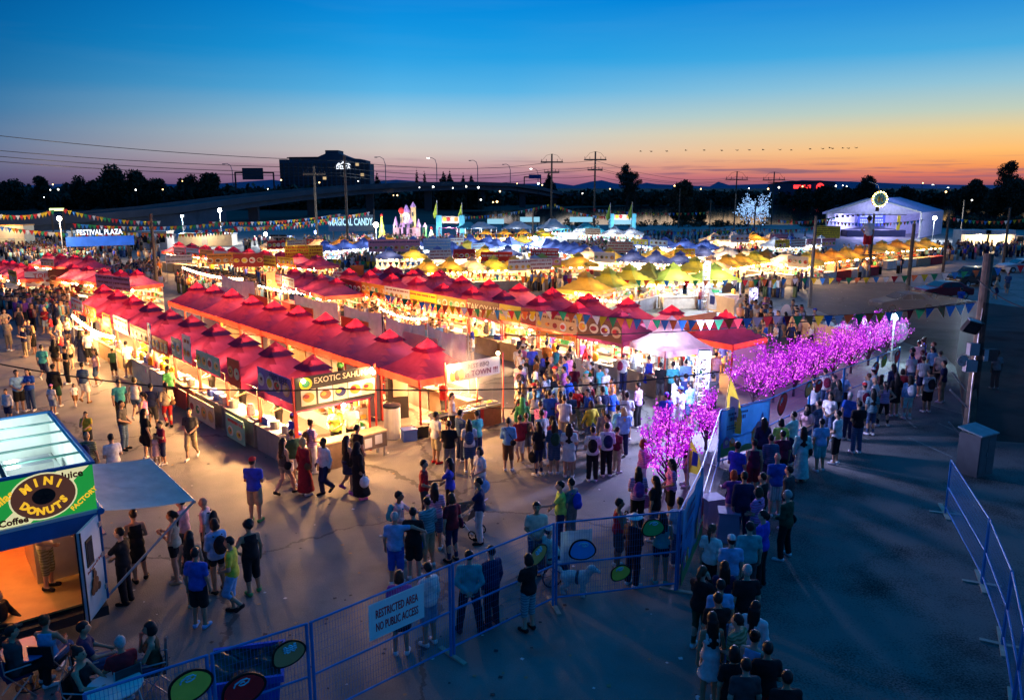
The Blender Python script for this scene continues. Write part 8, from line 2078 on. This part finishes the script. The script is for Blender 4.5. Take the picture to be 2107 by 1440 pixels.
P(1527, 1342, B, 'm', 'down', 'stand', T('black'), T('dark grey', 'shorts'), ('short', 'grey'), "broad-shouldered in the near queue", h=1.05)
P(1482, 1322, B, 'f', 'down', 'stand', T('navy'), T('denim', 'shorts'), 'long', "between the hoodie and the broad back in the queue")
P(1543, 1420, BR, 'f', 'hip', 'stand', T('white', 'shirt'), T('grey', 'leggings'), 'verylong', "with elbow out in the near queue")
P(1456, 1447, B, 'f', 'down', 'stand', None, T('white', 'dress'), 'verylong', "at the front of the near queue", skin=2)
P(1508, 1452, BL, 'm', 'hold', 'stand', T('olive'), T('black', 'shorts'), 'short', "in a patterned top in the near queue")
P(1541, 1492, BR, 'f', 'hold', 'stand', T('light blue', 'tank'), T('blue', 'skirt'), 'bun', "at the bottom of the near queue")
P(1567, 1520, B, 'm', 'hold', 'stand', T('black'), T('dark red', 'shorts'), 'short', "at the bottom right of the near queue")
P(1523, 1560, B, 'm', 'down', 'stand', T('dark grey'), T('black', 'shorts'), 'short', "only head and shoulders at the bottom edge")
P(1500, 1530, B, 'f', 'down', 'stand', T('black'), T('black', 'shorts'), 'bob', "dark head at the bottom edge of the queue")
P(1605, 1590, B, 'm', 'down', 'stand', T('black'), T('black', 'shorts'), 'short', "lone head at the bottom edge right of the queue")
P(1553, 1140, BL, 'f', 'hold', 'stand', T('pink'), T('grey', 'trousers'), ('bob', 'brown'), "with a dark strap in the queue", bag=('sling', 'black'))
P(1524, 1112, B, 'm', 'down', 'stand', T('navy', 'shirt'), T('navy', 'trousers'), 'short', "tall in the queue behind the stroller", h=1.06)
P(1562, 1105, BL, 'm', 'hold', 'stand', T('black'), T('black', 'trousers'), 'short', "in the queue left of the blue polo")
P(1592, 1062, B, 'm', 'down', 'stand', T('blue'), T('silver', 'shorts'), 'bald', "bald blue back in the queue", h=1.04)
P(1616, 1088, BL, 'm', 'down', 'stand', T('dark grey', 'jacket'), T('black', 'trousers'), 'short', "right of the blue bald man in the queue")
P(1503, 1098, B, 'f', 'reach', 'stand', T('purple'), T('pale pink', 'leggings'), ('bob', 'red'), "pushing the black stroller in the queue")
P(1511, 1035, BR, 'm', 'hold', 'stand', T('royal blue'), T('black', 'trousers'), 'short', "close to the fence in the queue", h=1.05)
P(1546, 1022, B, 'm', 'down', 'stand', T('maroon', 'tank'), T('dark red', 'shorts'), 'short', "sleeveless in the queue by the wide banner")
P(1580, 1010, B, 'm', 'down', 'stand', T('denim', 'jacket'), T('navy', 'shorts'), 'short', "in the queue right of the sleeveless back")
P(1566, 968, B, 'f', 'down', 'stand', T('navy', 'jacket'), T('black', 'trousers'), 'long', "close under the wide banner", bag=('tote', 'mint'))
P(1601, 970, B, 'f', 'down', 'stand', T('lime green'), T('denim', 'shorts'), 'bob', "in the queue right of the wide banner")
P(1604, 1000, B, 'm', 'down', 'stand', T('maroon'), T('black', 'shorts'), 'short', "in the queue below the lime top")
P(1627, 955, BL, 'm', 'reach', 'stand', T('mint'), T('navy', 'trousers'), 'short', "facing the fence in the middle queue", h=1.02)
P(1646, 990, B, 'f', 'down', 'stand', None, T('mint', 'longdress'), 'verylong', "in the middle of the queue", shoes='beige', bag=('shoulder', 'black'))
P(1655, 935, FLt, 'f', 'hold', 'stand', T('pale pink'), T('denim', 'trousers'), ('scarf', 'black'), "looking back in the middle queue")
P(1684, 970, B, 'm', 'down', 'relax', T('light blue', 'tshirt'), T('teal', 'shorts'), 'short', "at the right side of the middle queue", shoes='white')
P(1678, 925, BL, 'm', 'reach', 'stand', T('denim'), T('navy', 'trousers'), 'short', "reaching toward the fence in the queue")
P(1702, 905, FLt, 'f', 'hold', 'stand', T('white'), T('denim', 'shorts'), 'long', "smiling back along the queue")
P(1717, 955, BL, 'm', 'hold', 'stand', T('white'), T('black', 'longshorts'), 'short', "in the queue before the black printed T-shirt", h=1.04)
P(1760, 932, B, 'm', 'hold', 'stand', T('black'), T('denim', 'trousers'), 'short', "printed back in the far half of the queue", h=1.05)
P(1742, 905, BR, 'm', 'down', 'stand', T('blue'), T('navy', 'trousers'), ('short', 'grey'), "grey-haired in the far half of the queue")
P(1772, 880, B, 'm', 'down', 'stand', T('white'), T('denim', 'shorts'), ('cap', 'red'), "with a small backpack in the far queue", bag=('backpack', 'maroon'))
P(1789, 895, B, 'f', 'down', 'stand', T('plaid teal'), T('denim', 'leggings'), 'verylong', "slim figure in the far queue")
P(1815, 877, B, 'f', 'hips', 'wide', T('mauve', 'tank'), T('black', 'leggings'), 'pony', "legs apart in the far queue")
P(1790, 842, B, 'm', 'down', 'stand', T('white', 'tank'), T('grey', 'shorts'), ('cap', 'white'), "white cap in the far queue")
P(1838, 856, B, 'f', 'down', 'stand', T('black'), T('black', 'skirt'), 'long', "dark figure at the end of the queue")
P(1865, 862, B, 'f', 'down', 'stand', T('light blue', 'shirt'), T('mint', 'leggings'), 'long', "with a pale backpack at the end of the queue", bag=('backpack', 'white'))
P(1905, 848, B, 'f', 'down', 'stand', T('white'), T('black', 'shorts'), 'short', "with a dark backpack at the end of the queue", bag=('backpack', 'black'))
P(1935, 828, BL, 'm', 'reach1', 'stand', T('navy'), T('khaki', 'trousers'), 'short', "holding a lollipop board at the queue's outer edge", h=1.03)
P(1893, 815, B, 'm', 'down', 'stand', T('silver'), T('navy', 'shorts'), 'short', "in the cluster at the queue's end")
P(1870, 805, B, 'm', 'down', 'stand', T('white'), T('denim', 'trousers'), 'short', "left in the cluster at the queue's end")
P(1912, 790, B, 'm', 'down', 'stand', T('light blue'), T('black', 'shorts'), 'short', "inside the cluster at the queue's end")
P(1928, 800, B, 'm', 'down', 'stand', T('cream'), T('black', 'trousers'), 'short', "right in the cluster at the queue's end")
P(1885, 775, B, 'm', 'down', 'stand', T('pale pink'), T('black', 'trousers'), 'short', "farthest in the cluster at the queue's end")
P(2045, 800, B, 'm', 'down', 'stand', T('white'), T('black', 'trousers'), 'short', "alone on the gravel beyond the near pole")
# before the right stalls
P(1307, 800, B, 'm', 'down', 'stand', T('white'), T('silver', 'longshorts'), 'short', "tall in white before the pink canopy stall", h=1.08)
P(1333, 812, B, 'f', 'down', 'stand', None, T('royal blue', 'dress'), 'bun', "in bright blue before the pink canopy stall")
P(1281, 806, BR, 'm', 'drink', 'stand', T('white'), T('navy', 'trousers'), ('cap', 'maroon'), "with a maroon backpack raising an arm", bag=('backpack', 'maroon'))
P(1357, 830, B, 'm', 'hold', 'stand', T('black'), T('dark grey', 'longshorts'), ('cap', 'black'), "in the row at the pink canopy counter")
P(1382, 832, B, 'm', 'hold', 'stand', T('teal'), T('black', 'trousers'), 'short', "in the row at the pink canopy counter", h=1.04)
P(1408, 822, B, 'f', 'hold', 'stand', T('light blue', 'jacket'), T('black', 'shorts'), 'bun', "in the row at the pink canopy counter")
P(1288, 905, B, 'f', 'hold', 'stand', T('white'), T('blue', 'hotpants'), 'bun', "in bright blue shorts at the crowd's right edge")
P(1311, 880, BL, 'm', 'hold', 'stand', T('mauve', 'shirt'), T('black', 'trousers'), 'short', "with a side bag at the crowd's right edge", bag=('shoulder', 'black'))
P(1245, 845, BL, 'm', 'hold', 'stand', T('white'), T('beige', 'shorts'), ('short', 'grey'), "grey-haired near the crowd's right edge")
P(1046, 968, B, 'm', 'hold', 'stand', T('light blue', 'shirt'), T('brown', 'longshorts'), 'short', "with a sling bag at the crowd's left front", bag=('sling', 'black'))
P(1108, 978, BL, 'f', 'hold', 'stand', T('black'), T('navy', 'leggings'), 'verylong', "with a black bag at the crowd's front", bag=('tote', 'black'))
P(1140, 975, B, 'f', 'hold', 'stand', T('denim', 'jacket'), T('denim', 'shorts'), 'long', "with a teal backpack at the crowd's front", bag=('backpack', 'dark green'))
P(1170, 982, B, 'f', 'hold', 'stand', T('white'), T('white', 'skirt'), 'verylong', "in white at the crowd's front")
P(1218, 990, B, 'm', 'hold', 'stand', T('white'), T('black', 'trousers'), 'short', "with a black backpack at the crowd's front", bag=('backpack', 'black'))
P(1247, 980, B, 'm', 'hold', 'stand', T('white', 'shirt'), T('black', 'trousers'), 'short', "with a navy backpack at the crowd's front", bag=('backpack', 'navy'))
P(1268, 972, BR, 'm', 'down', 'stand', T('maroon'), T('beige', 'trousers'), 'short', "child at the crowd's right front", h=.86)
P(1075, 918, B, 'f', 'down', 'stand', T('green', 'shirt'), T('maroon', 'leggings'), ('scarf', 'green'), "green-scarved figure at the crowd's left")
P(1100, 900, B, 'f', 'down', 'stand', T('white', 'tank'), T('navy', 'leggings'), 'pony', "white-topped figure behind the green scarf")
P(1130, 905, B, 'm', 'hold', 'stand', T('blue'), T('navy', 'shorts'), 'short', "broad blue back in the crowd's middle", h=1.05)
P(1160, 918, B, 'm', 'reach', 'stand', T('silver'), T('khaki', 'shorts'), 'short', "pale grey back in the crowd's middle", h=1.05)
P(1238, 900, B, 'm', 'hold', 'stand', T('navy'), T('navy', 'trousers'), 'short', "large navy back in the crowd's right half", h=1.08)
P(1095, 790, B, 'm', 'down', 'stand', T('royal blue'), T('navy', 'trousers'), 'short', "royal blue back deep in the crowd", h=1.05)
# trailer cook and seated diners
P(103, 1210, RT, 'm', 'reach', 'stand', T('beige', 'shirt'), T('olive', 'longshorts'), 'short', "cooking inside the lit trailer", z=.75, shoes='black', skin=1)
for (px, py, fc, sex, arms, top, bot, hair, wh, c) in ((185, 1420, RT + .5, 'm', 'table', T('navy'), T('denim', 'shorts'), 'short', "seated at the round table facing the red shirt", 'black'),
  (262, 1455, BL, 'm', 'table', T('red'), T('black', 'shorts'), ('short', 'grey'), "seated with their back to the fence", 'dark grey'), (322, 1420, L_ + .4, 'f', 'chin', T('brown', 'tank'), T('denim', 'shorts'), 'bob', "seated at the right of the diners' table", 'dark grey'),
  (178, 1480, RT, 'f', 'table', T('black', 'tank'), T('black', 'shorts'), 'bun', "seated low at the bottom edge left of the red shirt", 'black'), (108, 1405, B, 'f', 'table', T('light blue', 'tank'), T('denim', 'shorts'), ('bun', 'brown'), "seated in a camp chair at the lower left", 'black'),
  (8, 1345, RT, 'm', 'table', T('black', 'jacket'), T('black', 'trousers'), 'short', "seated with a phone at the left frame edge", 'navy'), (40, 1430, BR, 'm', 'hold', T('dark grey', 'hoodie'), T('black', 'trousers'), 'short', "seated dark figure in the lower left corner", 'navy')):
 q = G(px, py); fold_chair(q, fc, c, f"{c} folding chair under the person {' '.join(wh.split()[:9])}")
 person(q, fc, sex, arms, 'sit', top, bot, hair if isinstance(hair, tuple) else (hair, 'black'), wh, skin=1)
text("1", .34, cmat('black'), None, frame((QP[0], QP[1] - .165, 1.22), (1, 0, 0), (0, 0, 1)), 'shirt_number') if False else None
N_HAND = NP[0]
# ================================================================== the crowd, scattered where it is thick
TOPS = [('tshirt', 14), ('shirt', 5), ('tank', 5), ('hoodie', 3), ('jacket', 2), ('dress', 3)]
TC = ['white'] * 6 + ['black'] * 5 + ['navy'] * 3 + ['grey', 'grey', 'dark grey', 'dark grey', 'blue', 'blue', 'light blue', 'light blue', 'royal blue', 'red', 'dark red', 'pink', 'pale pink', 'teal', 'mint', 'green', 'yellow', 'beige', 'cream', 'purple', 'mauve', 'maroon', 'denim', 'silver', 'olive', 'orange']
BC = ['black'] * 4 + ['denim'] * 4 + ['navy', 'navy', 'dark grey', 'grey', 'khaki', 'beige', 'white', 'pale denim', 'brown', 'olive']
HM = ['short'] * 8 + ['cap', 'cap', 'bald', 'curly']; HF = ['long', 'long', 'verylong', 'pony', 'bun', 'bob', 'scarf']
def wc_(rr, L): return rr.choices([a for a, _ in L], [b for _, b in L])[0]
def inside(x, y, poly):
 c = False; n = len(poly)
 for i in range(n):
  (x0, y0), (x1, y1) = poly[i], poly[(i + 1) % n]
  if (y0 > y) != (y1 > y) and x < (x1 - x0) * (y - y0) / (y1 - y0) + x0: c = not c
 return c
DESC = set()
def scatter(poly_px, n, face, spread, where, group, seed, gap=.5, lo=None):
 rr = random.Random(seed)
 P_ = [G(x, y) for x, y in poly_px]; pl = [(p.x, p.y) for p in P_]
 x0, x1 = min(p[0] for p in pl), max(p[0] for p in pl); y0, y1 = min(p[1] for p in pl), max(p[1] for p in pl)
 done = tries = 0
 while done < n and tries < n * 60:
  tries += 1
  x, y = rr.uniform(x0, x1), rr.uniform(y0, y1)
  if not inside(x, y, pl) or any((x - a) ** 2 + (y - b) ** 2 < gap * gap for a, b in SEEN_FEET): continue
  sex = rr.choice('mf')
  for _ in range(60):
   tk = wc_(rr, TOPS)
   if tk == 'dress' and sex == 'm': tk = 'tshirt'
   tcl, bcl = rr.choice(TC), rr.choice(BC)
   hair = rr.choice(HM if sex == 'm' else HF)
   hc = rr.choice(['black', 'black', 'black', 'brown', 'brown', 'grey' if sex == 'm' else 'blonde']) if hair not in ('cap', 'scarf') else rr.choice(['black', 'red', 'white', 'navy', 'royal blue', 'teal'])
   bk = rr.choice(['shorts', 'shorts', 'longshorts', 'trousers', 'trousers']) if sex == 'm' else rr.choice(['hotpants', 'leggings', 'skirt', 'shorts', 'trousers'])
   key = (tk, tcl, hair if hair not in ('verylong',) else 'long', where)
   if key not in DESC: break
  DESC.add(key)
  arms = rr.choice(['down', 'hold', 'hold', 'phone', 'holdone', 'cross', 'hip', 'drink', 'swing']); legs = rr.choice(['stand', 'stand', 'relax', 'walk2'])
  top, bot = (None, ('dress', tcl)) if tk == 'dress' else ((tk, tcl), (bk, bcl))
  f = face(x, y) if callable(face) else face
  person((x, y, 0), f + rr.gauss(0, spread), sex, arms, legs, top, bot, (hair, hc), where, h=rr.uniform(.92, 1.05) if sex == 'm' else rr.uniform(.88, .98), detail=False, group=group, bag=(rr.choice(['backpack', 'sling', 'shoulder']), rr.choice(['black', 'navy', 'grey', 'maroon'])) if rr.random() < .1 else None)
  done += 1
toward = lambda tx, ty: (lambda x, y: math.atan2(ty - y, tx - x) - PI / 2)
gB_ = G(985, 880)
scatter([(1045, 890), (1060, 955), (1180, 975), (1285, 965), (1300, 900), (1262, 850), (1200, 800), (1070, 800)], 66, toward(gB_.x - 2, gB_.y + 8), .6, "in the thick crowd before the grill tent", "crowd before the grill tent", 1, .36)
scatter([(1060, 795), (1195, 795), (1240, 835), (1200, 760), (1150, 735), (1060, 745)], 18, toward(8, 44), .7, "in the crowd under the tan noodle board", "crowd before the far row's menus", 2, .45)
scatter([(960, 760), (1060, 760), (1060, 735), (960, 700)], 5, toward(-3, 47), .8, "in the lane below the TAKOYAKI board", "crowd before the far row's menus", 3, .5)
scatter([(1340, 790), (1420, 815), (1500, 790), (1480, 750), (1420, 745)], 10, toward(9, 45), .8, "near the orange banner stall", "crowd by the purple trees", 4, .5)
scatter([(1490, 720), (1700, 740), (1760, 735), (1680, 690), (1520, 655), (1480, 680)], 20, toward(9, 45), 1.2, "behind the row of purple trees", "crowd by the purple trees", 5, .6)
scatter([(0, 700), (60, 745), (130, 765), (215, 745), (170, 690), (130, 655), (0, 650)], 22, toward(-28, 40), .9, "in the crowd at the head of the left aisle", "crowd in the left aisle", 6, .55)
scatter([(1850, 800), (1950, 790), (1930, 750), (1860, 755)], 5, BL, .5, "in the dim cluster at the queue's end", "people at the queue's end", 7, .5)
scatter([(1790, 870), (1860, 835), (1850, 815), (1770, 850)], 5, B, .5, "between the fence and the far queue", "people at the queue's end", 8, .5)
scatter([(1590, 900), (1680, 890), (1760, 850), (1720, 835), (1600, 870)], 6, BL, .6, "close to the fence in the middle queue", "people at the queue's end", 9, .5)
scatter([(1960, 640), (2100, 640), (2100, 600), (2010, 590)], 3, RT, 1.5, "in the car park right of the red car", "people in the car park", 10, 1.0)
# vendors under the near tents
for o, lab, near in STALLS:
 if near and NP[0] < 346 and ('maroon' in lab or 'row behind' in lab or 'far row' in lab) and R.random() < .8:
  M = Matrix.Translation(o.location) @ Matrix.Rotation(o.rotation_euler.z, 4, 'Z'); p = M @ Vector((R.uniform(-.8, .8), R.uniform(.2, .6), 0))
  c = R.choice(['white', 'black', 'red', 'yellow', 'green'])
  if 'from the near end' in lab: w = f"serving in the {lab.split(', ')[-1].split(' from')[0]} stall of the {'left aisle' if 'aisle' in lab else 'steaming red'} row"
  else: w = f"serving {lab.replace('stall ', '').split(' in the far')[0]}"
  person(p, o.rotation_euler.z, R.choice('mf'), R.choice(['hold', 'table']), 'stand', T(c), T('black', 'trousers'), (R.choice(['short', 'bob', 'cap']), 'black'), ' '.join(w.split()[:10]), detail=False, group="stall keepers")
# everyone farther off, one mass
def far_crowd(polys, seed):
 rr = np.random.default_rng(seed); rp = random.Random(seed)
 base = []
 def bx(x0, y0, z0, x1, y1, z1, k, t=1.0):
  c = [((x0 + x1) / 2 + (x - (x0 + x1) / 2) * (t if z == z1 else 1), (y0 + y1) / 2 + (y - (y0 + y1) / 2) * (t if z == z1 else 1), z) for z in (z0, z1) for y in (y0, y1) for x in (x0, x1)]
  base.append((c, k))
 bx(-.16, -.08, 0, -.02, .08, .85, 1, 1.1); bx(.02, -.08, 0, .16, .08, .85, 1, 1.1); bx(-.17, -.11, .85, .17, .11, 1.42, 0, 1.15)
 bx(-.28, -.06, .9, -.2, .06, 1.4, 2, 1.2); bx(.2, -.06, .9, .28, .06, 1.4, 2, 1.2); bx(-.06, -.06, 1.42, .06, .06, 1.5, 2); bx(-.085, -.1, 1.5, .085, .1, 1.68, 2, 1.0); bx(-.09, -.11, 1.6, .09, .08, 1.77, 3, .7)
 V = np.array([v for c, k in base for v in c]); kk = np.array([k for c, k in base for _ in c])
 FQ = np.array([(0, 2, 3, 1), (4, 5, 7, 6), (0, 1, 5, 4), (2, 6, 7, 3), (0, 4, 6, 2), (1, 3, 7, 5)])
 F1 = np.concatenate([FQ + 8 * i for i in range(len(base))])
 VV, FF, CL = [], [], []; cnt = 0
 cols = [CC[c] for c in TC]; bcols = [CC[c] for c in BC]
 for poly_px, n in polys:
  P_ = [G(x, y) for x, y in poly_px]; pl = [(p.x, p.y) for p in P_]
  x0, x1 = min(p[0] for p in pl), max(p[0] for p in pl); y0, y1 = min(p[1] for p in pl), max(p[1] for p in pl)
  d = t = 0
  while d < n and t < n * 30:
   t += 1; x, y = rp.uniform(x0, x1), rp.uniform(y0, y1)
   if not inside(x, y, pl): continue
   if any(abs((x - o.location.x)) < 1.6 and abs(y - o.location.y) < 1.6 for o, _, _ in STALLS): continue
   a = rp.uniform(0, 2 * PI); ca, sa = math.cos(a), math.sin(a); h = rp.uniform(.88, 1.06)
   W = np.stack([V[:, 0] * ca - V[:, 1] * sa + x, V[:, 0] * sa + V[:, 1] * ca + y, V[:, 2] * h], 1)
   pal = np.array([rp.choice(cols), rp.choice(bcols), rp.choice([(.48, .28, .18), (.55, .34, .24), (.35, .2, .12)]), rp.choice([(.012, .01, .01)] * 4 + [(.07, .035, .02), (.4, .33, .2), (.5, .05, .05)])])
   VV.append(W); FF.append(F1 + cnt * len(V)); CL.append(pal[kk]); cnt += 1; d += 1
 VV, FF, CL = np.concatenate(VV), np.concatenate(FF), np.concatenate(CL)
 me = bpy.data.meshes.new("crowd"); n = len(FF)
 me.vertices.add(len(VV)); me.vertices.foreach_set('co', VV.ravel()); me.loops.add(4 * n); me.loops.foreach_set('vertex_index', FF.ravel())
 me.polygons.add(n); me.polygons.foreach_set('loop_start', np.arange(n) * 4); me.polygons.foreach_set('loop_total', np.full(n, 4)); me.update()
 ca = me.color_attributes.new("cloth", 'FLOAT_COLOR', 'POINT'); ca.data.foreach_set('color', np.concatenate([CL, np.ones((len(CL), 1))], 1).ravel())
 m = mat("crowd_cloth", (.5, .5, .5), .85); b = m.node_tree.nodes['Principled BSDF']; at_ = N(m.node_tree, 'ShaderNodeAttribute'); at_.attribute_name = "cloth"; m.node_tree.links.new(at_.outputs['Color'], b.inputs['Base Color'])
 me.materials.append(m); o = link("crowd", me, None, 'stuff'); o['label'] = "dense far crowd filling the lanes between the tent rows"
far_crowd([([(1500, 690), (1690, 715), (1660, 680), (1520, 655)], 26), ([(0, 600), (150, 630), (200, 690), (100, 690), (0, 660)], 60), ([(360, 560), (520, 585), (700, 625), (960, 700), (1010, 690), (760, 600), (600, 565), (400, 535)], 330), ([(340, 600), (420, 585), (620, 635), (930, 715), (880, 735), (600, 650)], 190),
           ([(0, 600), (120, 610), (150, 650), (0, 660)], 60), ([(230, 600), (340, 600), (330, 560), (270, 565)], 60), ([(0, 510), (110, 510), (110, 530), (0, 530)], 70), ([(110, 560), (300, 600), (330, 575), (140, 540)], 70),
           ([(640, 530), (800, 530), (880, 545), (720, 560)], 110), ([(860, 525), (1250, 545), (1500, 535), (1180, 520)], 210), ([(1050, 600), (1180, 600), (1180, 575), (1060, 570)], 70), ([(1330, 630), (1460, 640), (1460, 600), (1340, 595)], 26),
           ([(700, 515), (1100, 515), (1120, 505), (700, 500)], 200), ([(1150, 530), (1700, 525), (1700, 512), (1200, 510)], 210), ([(1480, 570), (1650, 600), (1860, 560), (1700, 540), (1480, 545)], 80), ([(1880, 540), (2107, 530), (2107, 515), (1880, 520)], 110),
           ([(1500, 610), (1640, 620), (1640, 600), (1500, 590)], 24), ([(950, 500), (1500, 495), (1700, 500), (1500, 490), (950, 492)], 200), ([(180, 520), (330, 520), (330, 505), (200, 508)], 50), ([(0, 540), (120, 560), (330, 560), (330, 530), (100, 505), (0, 505)], 170), ([(1480, 560), (1650, 590), (1860, 570), (1900, 530), (1500, 530)], 90), ([(500, 520), (700, 530), (680, 505), (500, 505)], 60)], 5)
finish_texts()
# where several small things would read alike, count them off from the left
by = {}
for o in COL.objects:
 if o.parent is None and o.get('label') and o.get('group'): by.setdefault(o['label'], []).append(o)
for l, os_ in by.items():
 if 1 < len(os_) < 9 and len(l.split()) < 13:
  for i, o in enumerate(sorted(os_, key=lambda o: o.location.x / max(1, o.location.y))): o['label'] = f"{l}, {ORD[i]} from the left"
